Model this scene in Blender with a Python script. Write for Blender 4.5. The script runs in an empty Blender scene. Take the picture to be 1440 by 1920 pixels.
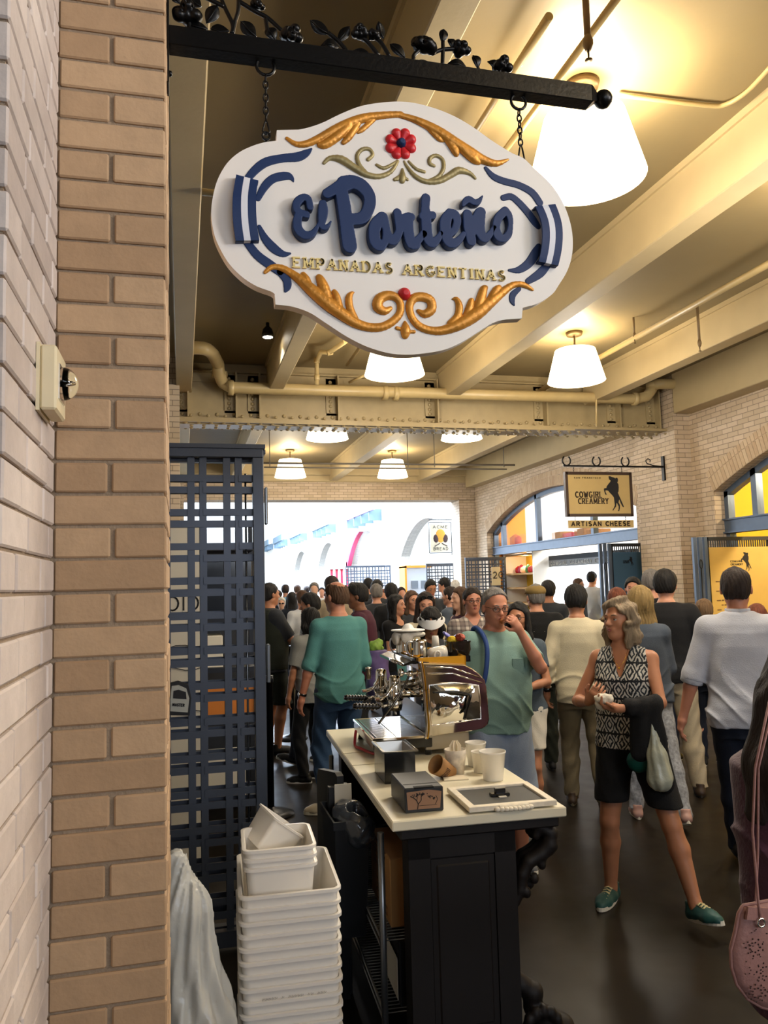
import bpy, math, random
import numpy as np
import openvdb
from mathutils import Vector, Matrix, Euler
R=random.Random(7)
pi=math.pi
sc=bpy.context.scene
COL=sc.collection

# ---------------------------------------------------------------- camera, world, light, exposure
CAM_H=1.65; FPX=1495.0; YAW=math.radians(14.3); PITCH=math.radians(5.16); ROLL=0.0266
_fh=Vector((math.sin(YAW),math.cos(YAW),0)); _rt=Vector((math.cos(YAW),-math.sin(YAW),0))
FW=_fh*math.cos(PITCH)+Vector((0,0,math.sin(PITCH)))
_up=-_fh*math.sin(PITCH)+Vector((0,0,math.cos(PITCH)))
RR=_rt*math.cos(ROLL)-_up*math.sin(ROLL); UU=_up*math.cos(ROLL)+_rt*math.sin(ROLL)
cd=bpy.data.cameras.new('camera'); cam=bpy.data.objects.new('camera',cd); COL.objects.link(cam)
cd.sensor_fit='VERTICAL'; cd.sensor_height=36; cd.lens=FPX/1920*36; cd.clip_start=0.05; cd.clip_end=400
m=Matrix((RR,UU,-FW)).transposed().to_4x4(); m.translation=(0,0,CAM_H); cam.matrix_world=m
sc.camera=cam
sc.view_settings.view_transform='Standard'; sc.view_settings.look='None'
sc.view_settings.gamma=1; sc.view_settings.use_curve_mapping=False
sc.view_settings.exposure=0.22
w=bpy.data.worlds.new('sky'); sc.world=w; w.use_nodes=True
w.node_tree.nodes['Background'].inputs[0].default_value=(0.80,0.90,1.0,1)
w.node_tree.nodes['Background'].inputs[1].default_value=2.2
sc.cycles.use_denoising=True
sc.cycles.max_bounces=7; sc.cycles.diffuse_bounces=4; sc.cycles.transparent_max_bounces=12
sc.cycles.sample_clamp_indirect=6.0
def area_light(name,loc,rot,sx,sy,power,col):
    l=bpy.data.lights.new(name,'AREA'); l.shape='RECTANGLE'; l.size=sx; l.size_y=sy; l.energy=power; l.color=col
    o=bpy.data.objects.new(name,l); o.location=loc; o.rotation_euler=rot; COL.objects.link(o); return o
# daylight falling through the glazed roof of the nave beyond the second lintel, plus an added fill light behind the photographer
area_light('nave_skylight',(1,38,9.5),(0,0,0),16,36,52000,(0.66,0.80,1.0))
area_light('rear_fill_light',(2.6,-5.2,2.85),(math.radians(84),0,0),5.5,1.1,95,(0.80,0.87,1.0))

_c=area_light('left_wall_fill',(6.7,-2.6,3.5),(0,0,0),1.6,1.0,17,(0.98,0.96,1.0)); _c.data.spread=math.radians(46)  # added fill aimed at the left brick wall; no window stands here
_c.rotation_euler=(Vector((-.25,1.5,3.1))-_c.location).to_track_quat('-Z','Y').to_euler()
def ray(x,y): return FW*FPX+RR*(x-720)-UU*(y-960)
def onY(x,y,Y):
    d=ray(x,y); return Vector((0,0,CAM_H))+d*(Y/d.y)
def onX(x,y,X):
    d=ray(x,y); return Vector((0,0,CAM_H))+d*(X/d.x)
def onZ(x,y,Z):
    d=ray(x,y); return Vector((0,0,CAM_H))+d*((Z-CAM_H)/d.z)

# ---------------------------------------------------------------- materials
def srgb(c):
    if isinstance(c,str): c=[int(c[i:i+2],16)/255 for i in (0,2,4)]
    return tuple((v/12.92 if v<=0.04045 else ((v+0.055)/1.055)**2.4) for v in c)+(1,)
MATS={}
def mat(name,col,rough=0.6,metal=0.0,var=0.0,vscale=8,bump=0.0,bscale=60,emit=None,estr=0,trans=0,alpha=1,ior=1.45,sheen=0,sss=0,coat=0,stretch=None):
    if name in MATS: return MATS[name]
    M=bpy.data.materials.new(name); M.use_nodes=True; nt=M.node_tree; N=nt.nodes; L=nt.links
    b=N['Principled BSDF']; c=srgb(col)
    b.inputs['Base Color'].default_value=c; b.inputs['Roughness'].default_value=rough; b.inputs['Metallic'].default_value=metal
    b.inputs['IOR'].default_value=ior
    if trans: b.inputs['Transmission Weight'].default_value=trans
    if alpha<1: b.inputs['Alpha'].default_value=alpha
    if sheen: b.inputs['Sheen Weight'].default_value=sheen
    if coat: b.inputs['Coat Weight'].default_value=coat; b.inputs['Coat Roughness'].default_value=0.1
    if sss:
        b.inputs['Subsurface Weight'].default_value=sss; b.inputs['Subsurface Radius'].default_value=(0.02,0.008,0.004); b.inputs['Subsurface Scale'].default_value=0.4
    if emit is not None:
        b.inputs['Emission Color'].default_value=srgb(emit); b.inputs['Emission Strength'].default_value=estr
    if var or bump:
        tc=N.new('ShaderNodeTexCoord'); src=tc.outputs['Object']
        if stretch:
            mp=N.new('ShaderNodeMapping'); mp.inputs['Scale'].default_value=stretch; L.new(src,mp.inputs[0]); src=mp.outputs[0]
    if var:
        n=N.new('ShaderNodeTexNoise'); n.inputs['Scale'].default_value=vscale; n.inputs['Detail'].default_value=5
        L.new(src,n.inputs['Vector'])
        r=N.new('ShaderNodeMapRange'); r.inputs[1].default_value=0.3; r.inputs[2].default_value=0.7
        r.inputs[3].default_value=1-var; r.inputs[4].default_value=1+var; L.new(n.outputs['Fac'],r.inputs[0])
        h=N.new('ShaderNodeHueSaturation'); h.inputs['Color'].default_value=c; L.new(r.outputs[0],h.inputs['Value']); L.new(h.outputs[0],b.inputs['Base Color'])
    if bump:
        n2=N.new('ShaderNodeTexNoise'); n2.inputs['Scale'].default_value=bscale; n2.inputs['Detail'].default_value=4; L.new(src,n2.inputs['Vector'])
        bp=N.new('ShaderNodeBump'); bp.inputs['Strength'].default_value=min(1,bump); bp.inputs['Distance'].default_value=0.01; L.new(n2.outputs['Fac'],bp.inputs['Height']); L.new(bp.outputs[0],b.inputs['Normal'])
    MATS[name]=M; return M
def island_mat(name,c1,c2,rough=0.8,bump=0.3,bscale=90):
    """each loose brick gets a tone between two fired colours, speckled"""
    M=bpy.data.materials.new(name); M.use_nodes=True; nt=M.node_tree; N=nt.nodes; L=nt.links; b=N['Principled BSDF']
    g=N.new('ShaderNodeNewGeometry'); cr=N.new('ShaderNodeMix'); cr.data_type='RGBA'
    cr.inputs[6].default_value=srgb(c1); cr.inputs[7].default_value=srgb(c2); L.new(g.outputs['Random Per Island'],cr.inputs[0])
    tc=N.new('ShaderNodeTexCoord'); n=N.new('ShaderNodeTexNoise'); n.inputs['Scale'].default_value=22; n.inputs['Detail'].default_value=6; L.new(tc.outputs['Object'],n.inputs['Vector'])
    r=N.new('ShaderNodeMapRange'); r.inputs[1].default_value=.3; r.inputs[2].default_value=.7; r.inputs[3].default_value=.93; r.inputs[4].default_value=1.06; L.new(n.outputs['Fac'],r.inputs[0])
    h=N.new('ShaderNodeHueSaturation'); L.new(cr.outputs[2],h.inputs['Color']); L.new(r.outputs[0],h.inputs['Value']); L.new(h.outputs[0],b.inputs['Base Color'])
    n2=N.new('ShaderNodeTexNoise'); n2.inputs['Scale'].default_value=bscale; L.new(tc.outputs['Object'],n2.inputs['Vector'])
    bp=N.new('ShaderNodeBump'); bp.inputs['Strength'].default_value=bump; bp.inputs['Distance'].default_value=0.004; L.new(n2.outputs['Fac'],bp.inputs['Height']); L.new(bp.outputs[0],b.inputs['Normal'])
    b.inputs['Roughness'].default_value=rough; MATS[name]=M; return M
def brick_mat(name,c1,c2,cm,bw=0.21,rh=0.067,ms=0.0045,rough=0.75):
    M=bpy.data.materials.new(name); M.use_nodes=True; nt=M.node_tree; N=nt.nodes; L=nt.links; b=N['Principled BSDF']
    g=N.new('ShaderNodeNewGeometry'); sp=N.new('ShaderNodeSeparateXYZ'); L.new(g.outputs['Position'],sp.inputs[0])
    sn=N.new('ShaderNodeSeparateXYZ'); L.new(g.outputs['True Normal'],sn.inputs[0])
    def absgt(out):
        a=N.new('ShaderNodeMath'); a.operation='ABSOLUTE'; L.new(out,a.inputs[0])
        q=N.new('ShaderNodeMath'); q.operation='GREATER_THAN'; q.inputs[1].default_value=0.6; L.new(a.outputs[0],q.inputs[0]); return q.outputs[0]
    fx=absgt(sn.outputs[0]); fz=absgt(sn.outputs[2])
    mu=N.new('ShaderNodeMix'); mu.data_type='FLOAT'; L.new(fx,mu.inputs[0]); L.new(sp.outputs[0],mu.inputs[2]); L.new(sp.outputs[1],mu.inputs[3])
    mv=N.new('ShaderNodeMix'); mv.data_type='FLOAT'; L.new(fz,mv.inputs[0]); L.new(sp.outputs[2],mv.inputs[2]); L.new(sp.outputs[1],mv.inputs[3])
    cb=N.new('ShaderNodeCombineXYZ'); L.new(mu.outputs[0],cb.inputs[0]); L.new(mv.outputs[0],cb.inputs[1])
    t=N.new('ShaderNodeTexBrick'); t.inputs['Scale'].default_value=1; t.inputs['Brick Width'].default_value=bw; t.inputs['Row Height'].default_value=rh
    t.inputs['Mortar Size'].default_value=ms; t.inputs['Mortar Smooth'].default_value=0.1; t.inputs['Bias'].default_value=0.0
    t.inputs['Color1'].default_value=srgb(c1); t.inputs['Color2'].default_value=srgb(c2); t.inputs['Mortar'].default_value=srgb(cm)
    L.new(cb.outputs[0],t.inputs['Vector']); L.new(t.outputs['Color'],b.inputs['Base Color'])
    bp=N.new('ShaderNodeBump'); bp.invert=True; bp.inputs['Strength'].default_value=0.6; bp.inputs['Distance'].default_value=0.006; L.new(t.outputs['Fac'],bp.inputs['Height']); L.new(bp.outputs[0],b.inputs['Normal'])
    b.inputs['Roughness'].default_value=rough; MATS[name]=M; return M

# ---------------------------------------------------------------- mesh builder
def tag(o,label=None,cat=None,group=None,kind=None):
    if label: o['label']=label
    if cat: o['category']=cat
    if group: o['group']=group
    if kind: o['kind']=kind
    return o
def empty(name,loc,label,cat,group=None,rz=0):
    o=bpy.data.objects.new(name,None); o.location=loc; o.rotation_euler=(0,0,rz); o.empty_display_size=0.1; COL.objects.link(o); return tag(o,label,cat,group)
class MB:
    def __init__(s,loc=(0,0,0)): s.v=[]; s.f=[]; s.mi=[]; s.sm=[]; s.o=Vector(loc); s.M=None
    def add(s,vs,fs,mi=0,smooth=False):
        n=len(s.v)
        for p in vs:
            p=Vector(p)
            if s.M is not None: p=s.M@p
            s.v.append(p-s.o)
        for f in fs: s.f.append([i+n for i in f]); s.mi.append(mi); s.sm.append(smooth)
    def box(s,lo,hi,mi=0,M=None,ch=0):
        (x0,y0,z0),(x1,y1,z1)=lo,hi
        if ch:
            c=ch; vs=[];
            # chamfered box: 24 verts
            for sx,xx in ((1,x0),(-1,x1)):
                for sy,yy in ((1,y0),(-1,y1)):
                    for sz,zz in ((1,z0),(-1,z1)):
                        vs+=[(xx,yy+sy*c,zz+sz*c),(xx+sx*c,yy,zz+sz*c),(xx+sx*c,yy+sy*c,zz)]
            def I(i,j,k,a): return ((i*2+j)*2+k)*3+a
            fs=[]
            for i in (0,1): fs.append([I(i,0,0,0),I(i,1,0,0),I(i,1,1,0),I(i,0,1,0)][::(-1 if i==0 else 1)])
            for j in (0,1): fs.append([I(0,j,0,1),I(1,j,0,1),I(1,j,1,1),I(0,j,1,1)][::(1 if j==0 else -1)])
            for k in (0,1): fs.append([I(0,0,k,2),I(1,0,k,2),I(1,1,k,2),I(0,1,k,2)][::(-1 if k==0 else 1)])
            for i in (0,1):
                for j in (0,1): fs.append([I(i,j,0,0),I(i,j,1,0),I(i,j,1,1),I(i,j,0,1)])
            for i in (0,1):
                for k in (0,1): fs.append([I(i,0,k,0),I(i,1,k,0),I(i,1,k,2),I(i,0,k,2)])
            for j in (0,1):
                for k in (0,1): fs.append([I(0,j,k,1),I(1,j,k,1),I(1,j,k,2),I(0,j,k,2)])
            for i in (0,1):
                for j in (0,1):
                    for k in (0,1): fs.append([I(i,j,k,0),I(i,j,k,1),I(i,j,k,2)])
        else:
            vs=[(x0,y0,z0),(x1,y0,z0),(x1,y1,z0),(x0,y1,z0),(x0,y0,z1),(x1,y0,z1),(x1,y1,z1),(x0,y1,z1)]
            fs=[(0,3,2,1),(4,5,6,7),(0,1,5,4),(1,2,6,5),(2,3,7,6),(3,0,4,7)]
        if M is not None: vs=[M@Vector(p) for p in vs]
        s.add(vs,fs,mi); return s
    def tube(s,pts,r,n=10,mi=0,caps=True,closed=False,smooth=True):
        pts=[Vector(p) for p in pts]; k=len(pts)
        rs=r if isinstance(r,(list,tuple)) else [r]*k
        vs=[];prev=None
        for i,p in enumerate(pts):
            if closed: t=(pts[(i+1)%k]-pts[i-1])
            else: t=(pts[min(i+1,k-1)]-pts[max(i-1,0)])
            if t.length<1e-9: t=Vector((0,0,1))
            t.normalize()
            if prev is None:
                a=Vector((0,0,1)) if abs(t.z)<0.9 else Vector((1,0,0))
                nn=t.cross(a).normalized()
            else:
                nn=prev-t*prev.dot(t)
                nn=nn.normalized() if nn.length>1e-6 else t.orthogonal().normalized()
            prev=nn; bb=t.cross(nn)
            for j in range(n):
                a=2*pi*j/n; vs.append(p+nn*(math.cos(a)*rs[i])+bb*(math.sin(a)*rs[i]))
        fs=[]
        for i in range(k if closed else k-1):
            i2=(i+1)%k
            for j in range(n): fs.append((i*n+j,i*n+(j+1)%n,i2*n+(j+1)%n,i2*n+j))
        s.add(vs,fs,mi,smooth)
        if caps and not closed:
            s.add(vs[:n],[tuple(range(n))[::-1]],mi); s.add(vs[-n:],[tuple(range(n))],mi)
        return s
    def lathe(s,prof,c=(0,0,0),n=24,mi=0,axis='z',M=None,smooth=True):
        vs=[]
        for r,z in prof:
            for j in range(n):
                a=2*pi*j/n; p=(r*math.cos(a),r*math.sin(a),z)
                if axis=='x': p=(p[2],p[0],p[1])
                elif axis=='y': p=(p[0],p[2],p[1])
                p=Vector(p)
                if M is not None: p=M@p
                vs.append(p+Vector(c))
        fs=[]
        for i in range(len(prof)-1):
            for j in range(n): fs.append((i*n+j,i*n+(j+1)%n,(i+1)*n+(j+1)%n,(i+1)*n+j))
        if prof[0][0]>1e-6: fs.append(tuple(range(n))[::-1])
        if prof[-1][0]>1e-6: fs.append(tuple((len(prof)-1)*n+j for j in range(n)))
        s.add(vs,fs,mi,smooth); return s
    def sphere(s,c,r,n=14,mi=0,sc3=(1,1,1),M=None):
        k=max(6,n//2); prof=[(math.sin(pi*i/k)*r,-math.cos(pi*i/k)*r) for i in range(k+1)]
        S=Matrix.Diagonal(sc3).to_4x4(); Mx=(M@S) if M is not None else S
        return s.lathe([(max(a,1e-7),b) for a,b in prof],c,n,mi,M=Mx)
    def prism(s,poly,o,u,v,w,mi=0,smooth=False):
        """poly in (u,v) coords, extruded by vector w"""
        o,u,v,w=Vector(o),Vector(u),Vector(v),Vector(w); n=len(poly)
        a=[o+u*p[0]+v*p[1] for p in poly]; b=[p+w for p in a]
        s.add(a+b,[tuple(range(n)),tuple(range(n,2*n))[::-1]],mi)
        s.add(a+b,[(i,i+n,(i+1)%n+n,(i+1)%n) for i in range(n)],mi,smooth); return s
    def build(s,name,mats,parent=None,fix=True):
        me=bpy.data.meshes.new(name); me.from_pydata([tuple(p) for p in s.v],[],s.f)
        for m_ in (mats if isinstance(mats,(list,tuple)) else [mats]): me.materials.append(m_)
        me.polygons.foreach_set('material_index',s.mi); me.polygons.foreach_set('use_smooth',s.sm)
        if fix:
            import bmesh
            bm=bmesh.new(); bm.from_mesh(me); bmesh.ops.remove_doubles(bm,verts=bm.verts,dist=1e-6); bmesh.ops.recalc_face_normals(bm,faces=bm.faces); bm.to_mesh(me); bm.free()
        me.update()
        o=bpy.data.objects.new(name,me); COL.objects.link(o)
        if parent is None: o.location=s.o
        else: o.parent=parent
        return o
def part(mb,name,m_,parent,label=None):
    o=mb.build(name,m_,parent)
    if label: o['label']=label
    return o
def struct(mb,name,m_): return tag(mb.build(name,m_),kind='structure')
def autosmooth(o,ang=35):
    me=o.data; 
    me.polygons.foreach_set('use_smooth',[True]*len(me.polygons))
    try: me.set_sharp_from_angle(angle=math.radians(ang))
    except Exception: pass
    return o
def spline(pts,n=6,closed=False):
    """Catmull-Rom through points of any dimension"""
    P=[np.array(p,float) for p in pts]; out=[]; k=len(P)
    for i in range(k if closed else k-1):
        p0=P[i-1] if (closed or i>0) else P[i]; p1=P[i]; p2=P[(i+1)%k]; p3=P[(i+2)%k] if (closed or i+2<k) else P[(i+1)%k]
        for j in range(n):
            t=j/n; out.append(0.5*((2*p1)+(-p0+p2)*t+(2*p0-5*p1+4*p2-p3)*t*t+(-p0+3*p1-3*p2+p3)*t**3))
    if not closed: out.append(P[-1])
    return out

# ---------------------------------------------------------------- signed-distance sculpting
def smin(a,b,k):
    if k<=0: return np.minimum(a,b)
    h=np.maximum(k-np.abs(a-b),0)/k
    return np.minimum(a,b)-h*h*k*0.25
class SDF:
    def __init__(s,lo,hi,v):
        s.lo=np.array(lo,float)-3*v; s.v=v; s.n=np.ceil((np.array(hi,float)+3*v-s.lo)/v).astype(int)+1
        s.g=np.full(s.n,0.25,dtype=np.float32)
        s.ax=[(s.lo[i]+np.arange(s.n[i])*v).astype(np.float32) for i in range(3)]
    def _box(s,lo,hi):
        a=np.clip(np.floor((np.array(lo)-s.lo)/s.v).astype(int),0,s.n-1); b=np.clip(np.ceil((np.array(hi)-s.lo)/s.v).astype(int)+1,1,s.n)
        if np.any(b<=a): return None
        sl=tuple(slice(a[i],b[i]) for i in range(3))
        X=s.ax[0][sl[0]][:,None,None]; Y=s.ax[1][sl[1]][None,:,None]; Z=s.ax[2][sl[2]][None,None,:]
        return sl,X,Y,Z
    def op(s,lo,hi,fn,k=0.0,mode='u'):
        pad=max(k,0)+2.5*s.v; q=s._box(np.array(lo)-pad,np.array(hi)+pad)
        if q is None: return s
        sl,X,Y,Z=q; d=fn(X,Y,Z).astype(np.float32)
        if mode=='u': s.g[sl]=smin(s.g[sl],d,k)
        elif mode=='s': s.g[sl]=-smin(-s.g[sl],d,k)
        return s
    def cap(s,a,b,ra,rb=None,k=0.0,mode='u',flat=None,clip=None):
        """tapered capsule; flat=(sx,sy,sz) squashes distances along an axis; clip=list of (point,normal) half-spaces removed beyond"""
        rb=ra if rb is None else rb; a=np.array(a,float); b=np.array(b,float); r=max(ra,rb)
        def fn(X,Y,Z):
            ab=b-a; L=float(ab@ab)+1e-12
            t=np.clip(((X-a[0])*ab[0]+(Y-a[1])*ab[1]+(Z-a[2])*ab[2])/L,0,1)
            dx=X-a[0]-ab[0]*t; dy=Y-a[1]-ab[1]*t; dz=Z-a[2]-ab[2]*t
            if flat: dx=dx/flat[0]; dy=dy/flat[1]; dz=dz/flat[2]
            d=np.sqrt(dx*dx+dy*dy+dz*dz)-(ra+(rb-ra)*t)
            if clip:
                for p,n in clip: d=np.maximum(d,(X-p[0])*n[0]+(Y-p[1])*n[1]+(Z-p[2])*n[2])
            return d
        return s.op(np.minimum(a,b)-r,np.maximum(a,b)+r,fn,k,mode)
    def ell(s,c,r,k=0.0,mode='u',R3=None,clip=None,noise=0,nf=60):
        c=np.array(c,float); r=np.array(r,float); m_=float(r.max())
        def fn(X,Y,Z):
            x=X-c[0]; y=Y-c[1]; z=Z-c[2]
            if R3 is not None: x,y,z=(R3[0][0]*x+R3[1][0]*y+R3[2][0]*z),(R3[0][1]*x+R3[1][1]*y+R3[2][1]*z),(R3[0][2]*x+R3[1][2]*y+R3[2][2]*z)
            q=np.sqrt((x/r[0])**2+(y/r[1])**2+(z/r[2])**2)+1e-6
            g=np.sqrt((x/r[0]**2)**2+(y/r[1]**2)**2+(z/r[2]**2)**2)+1e-6
            d=q*(q-1)/g
            d=np.where(q<0.3,(q-1)*r.min(),d)
            if noise: d=d+noise*np.sin(X*nf+1.3*np.sin(Z*nf*.7))*np.sin(Y*nf*1.1+2)*np.sin(Z*nf*.9+np.sin(X*nf))
            if clip:
                for p,n in clip: d=np.maximum(d,(X-p[0])*n[0]+(Y-p[1])*n[1]+(Z-p[2])*n[2])
            return d
        return s.op(c-m_-noise,c+m_+noise,fn,k,mode)
    def chain(s,pts,k=0.0,**kw):
        for p,q in zip(pts[:-1],pts[1:]): s.cap(p[:3],q[:3],p[3],q[3],k=k,**kw)
        return s
    def apply(s,fn):
        X,Y,Z=s.ax[0][:,None,None],s.ax[1][None,:,None],s.ax[2][None,None,:]; s.g=fn(s.g,X,Y,Z).astype(np.float32); return s
    def build(s,name,m_,parent=None,smooth_it=1,loc=None,adapt=0.0):
        g=openvdb.FloatGrid(0.25); g.copyFromArray(np.ascontiguousarray(s.g))
        if adapt>0:
            pts,tri,quads=g.convertToPolygons(0.0,adapt)
        else:
            pts,quads=g.convertToQuads(0.0); tri=np.zeros((0,3),dtype=np.uint32)
        pts=np.array(pts,dtype=np.float64)*s.v+s.lo
        me=bpy.data.meshes.new(name); nt,nq=len(tri),len(quads)
        me.vertices.add(len(pts)); me.vertices.foreach_set('co',pts.astype(np.float32).ravel())
        idx=np.concatenate([np.array(tri).ravel(),np.array(quads).ravel()]) if nt else np.array(quads).ravel()
        st=np.concatenate([np.arange(nt)*3,nt*3+np.arange(nq)*4])
        me.loops.add(len(idx)); me.loops.foreach_set('vertex_index',idx.astype(np.int32))
        me.polygons.add(nt+nq); me.polygons.foreach_set('loop_start',st.astype(np.int32))
        me.polygons.foreach_set('use_smooth',np.ones(nt+nq,dtype=bool))
        me.update(calc_edges=True); me.validate()
        if smooth_it and len(pts):
            ne=len(me.edges); e=np.zeros(ne*2,dtype=np.int32); me.edges.foreach_get('vertices',e); e=e.reshape(-1,2)
            deg=np.bincount(e.ravel(),minlength=len(pts))[:,None]+1e-9
            for lam in [0.5,-0.52]*smooth_it:
                acc=np.zeros_like(pts)
                for ax in range(3):
                    acc[:,ax]=np.bincount(e[:,0],pts[e[:,1],ax],minlength=len(pts))+np.bincount(e[:,1],pts[e[:,0],ax],minlength=len(pts))
                pts=pts+(acc/deg-pts)*lam
            me.vertices.foreach_set('co',pts.astype(np.float32).ravel()); me.update()
        for q in (m_ if isinstance(m_,(list,tuple)) else [m_]): me.materials.append(q)
        o=bpy.data.objects.new(name,me); COL.objects.link(o)
        if parent is not None: o.parent=parent
        if loc is not None: o.location=loc
        return o

# ---------------------------------------------------------------- lettering (single-stroke capitals, optional slab serifs)
def arc(cx,cy,rx,ry,a0,a1,n=8): return [(cx+rx*math.cos(math.radians(a0+(a1-a0)*i/n)),cy+ry*math.sin(math.radians(a0+(a1-a0)*i/n))) for i in range(n+1)]
GL={'A':[[(0,0),(.4,1),(.8,0)],[(.15,.35),(.65,.35)]],'B':[[(0,0),(0,1),(.45,1)]+arc(.45,.76,.22,.24,90,-90)+[(0,.52)],[(.45,.52)]+arc(.45,.26,.27,.26,90,-90)+[(0,0)]],
'C':[arc(.42,.5,.42,.5,50,310,12)],'D':[[(0,0),(0,1),(.3,1)]+arc(.3,.5,.42,.5,90,-90,10)+[(0,0)]],'E':[[(.6,0),(0,0),(0,1),(.6,1)],[(0,.52),(.45,.52)]],
'F':[[(0,0),(0,1),(.6,1)],[(0,.5),(.45,.5)]],'G':[arc(.42,.5,.42,.5,50,330,12)+[(.8,.42),(.5,.42)]],'H':[[(0,0),(0,1)],[(.65,0),(.65,1)],[(0,.5),(.65,.5)]],
'I':[[(.1,0),(.1,1)]],'J':[[(.5,1),(.5,.25)]+arc(.25,.25,.25,.25,0,-180)],'K':[[(0,0),(0,1)],[(.65,1),(0,.4)],[(.2,.6),(.68,0)]],'L':[[(0,1),(0,0),(.55,0)]],
'M':[[(0,0),(.05,1),(.45,.2),(.85,1),(.9,0)]],'N':[[(0,0),(0,1),(.68,0),(.68,1)]],'O':[arc(.42,.5,.42,.5,0,360,16)],'P':[[(0,0),(0,1),(.4,1)]+arc(.4,.74,.25,.26,90,-90)+[(0,.48)]],
'R':[[(0,0),(0,1),(.4,1)]+arc(.4,.75,.25,.25,90,-90)+[(0,.5)],[(.3,.5),(.7,0)]],'S':[arc(.32,.75,.28,.25,40,270,8)+arc(.32,.25,.3,.25,90,-140,8)],
'T':[[(.35,0),(.35,1)],[(0,1),(.7,1)]],'U':[[(0,1),(0,.3)]+arc(.33,.3,.33,.3,180,360)+[(.66,1)]],'V':[[(0,1),(.36,0),(.72,1)]],'W':[[(0,1),(.25,0),(.5,.8),(.75,0),(1,1)]],
'Y':[[(0,1),(.35,.5),(.7,1)],[(.35,.5),(.35,0)]],'2':[arc(.3,.7,.28,.3,160,-40,8)+[(0,0),(.6,0)]],'0':[arc(.32,.5,.32,.5,0,360,14)],'1':[[(0,.8),(.2,1),(.2,0)]],
'-':[[(0,.5),(.4,.5)]],'.':[[(0,0),(.05,0)]],'&':[[(.7,0),(.1,.8),(.3,1),(.45,.8),(0,.25),(.25,0),(.7,.4)]],' ':[]}
SERIF={'A':[(0,0),(.8,0)],'B':[(0,0),(0,1)],'D':[(0,0),(0,1)],'E':[(0,0),(0,1)],'F':[(0,0),(0,1)],'H':[(0,0),(0,1),(.65,0),(.65,1)],'I':[(.1,0),(.1,1)],'L':[(0,1),(0,0)],'M':[(0,0),(.9,0),(.02,1),(.88,1)],
'N':[(0,0),(0,1),(.68,1)],'P':[(0,0),(0,1)],'R':[(0,0),(0,1),(.72,0)],'T':[(.35,0)],'W':[(0,1),(1,1)],'Y':[(0,1),(.7,1),(.35,0)]}
def text_mb(mb,txt,o,u,v,depth,size,weight=0.16,serif=False,gap=0.28,xs=1.0,mi=0,fit=None):
    """o=start of baseline, u,v unit vectors along and up; depth = vector the letters stand off the surface"""
    o,u,v,depth=Vector(o),Vector(u),Vector(v),Vector(depth)
    adv=[(0.45 if c==' ' else max([p[0] for st in GL[c] for p in st]+[0.2]))+gap+(weight*.6 if c!=' ' else 0) for c in txt]
    if fit: xs=fit/(sum(adv)-gap)/size
    x=0
    for c,a in zip(txt,adv):
        for st in GL[c]:
            for (x0,y0),(x1,y1) in zip(st[:-1],st[1:]):
                p=Vector(((x+x0)*xs,y0)); q=Vector(((x+x1)*xs,y1)); d=q-p
                if d.length<1e-6: continue
                d.normalize(); nn=Vector((-d.y,d.x))*weight*.5; e=d*weight*.25
                if abs(d.y)<.3 and serif: nn=nn*.65
                poly=[p-e-nn,q+e-nn,q+e+nn,p-e+nn]
                mb.prism([(a_.x*size,a_.y*size) for a_ in poly],o,u,v,depth,mi)
        if serif:
            for sx,sy in SERIF.get(c,[]):
                cx=(x+sx)*xs; h=weight*.25; wv=weight*1.0
                mb.prism([((cx-wv)*size,(sy-h)*size),((cx+wv)*size,(sy-h)*size),((cx+wv)*size,(sy+h)*size),((cx-wv)*size,(sy+h)*size)],o,u,v,depth*1.02,mi)
        x+=a
    return x*xs*size
# ================================================================ STRUCTURE
Mmortar=mat('mortar_tan','8f7d68',0.9,var=.08,vscale=30,bump=.4,bscale=120)
Mbrick=island_mat('glazed_buff_brick','b89a78','a28464')
Mbrick_wall=brick_mat('buff_brick_pattern','cbb79e','b7a286','8a7a68')
Mbrick_white=brick_mat('white_brick_pattern','e8e4dc','dcd8d0','b8b4ac')
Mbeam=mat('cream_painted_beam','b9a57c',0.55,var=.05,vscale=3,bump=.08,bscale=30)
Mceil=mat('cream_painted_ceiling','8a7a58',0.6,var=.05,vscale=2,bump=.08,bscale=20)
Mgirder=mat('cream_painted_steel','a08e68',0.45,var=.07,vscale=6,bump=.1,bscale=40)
Mpipe=mat('cream_painted_pipe','b8a272',0.35,var=.05,vscale=8)
Msteel=mat('blue_grey_steel','59677a',0.4,metal=.3,var=.06)
Mwhitewall=mat('white_plaster','dcdcd8',0.8,var=.03)
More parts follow.
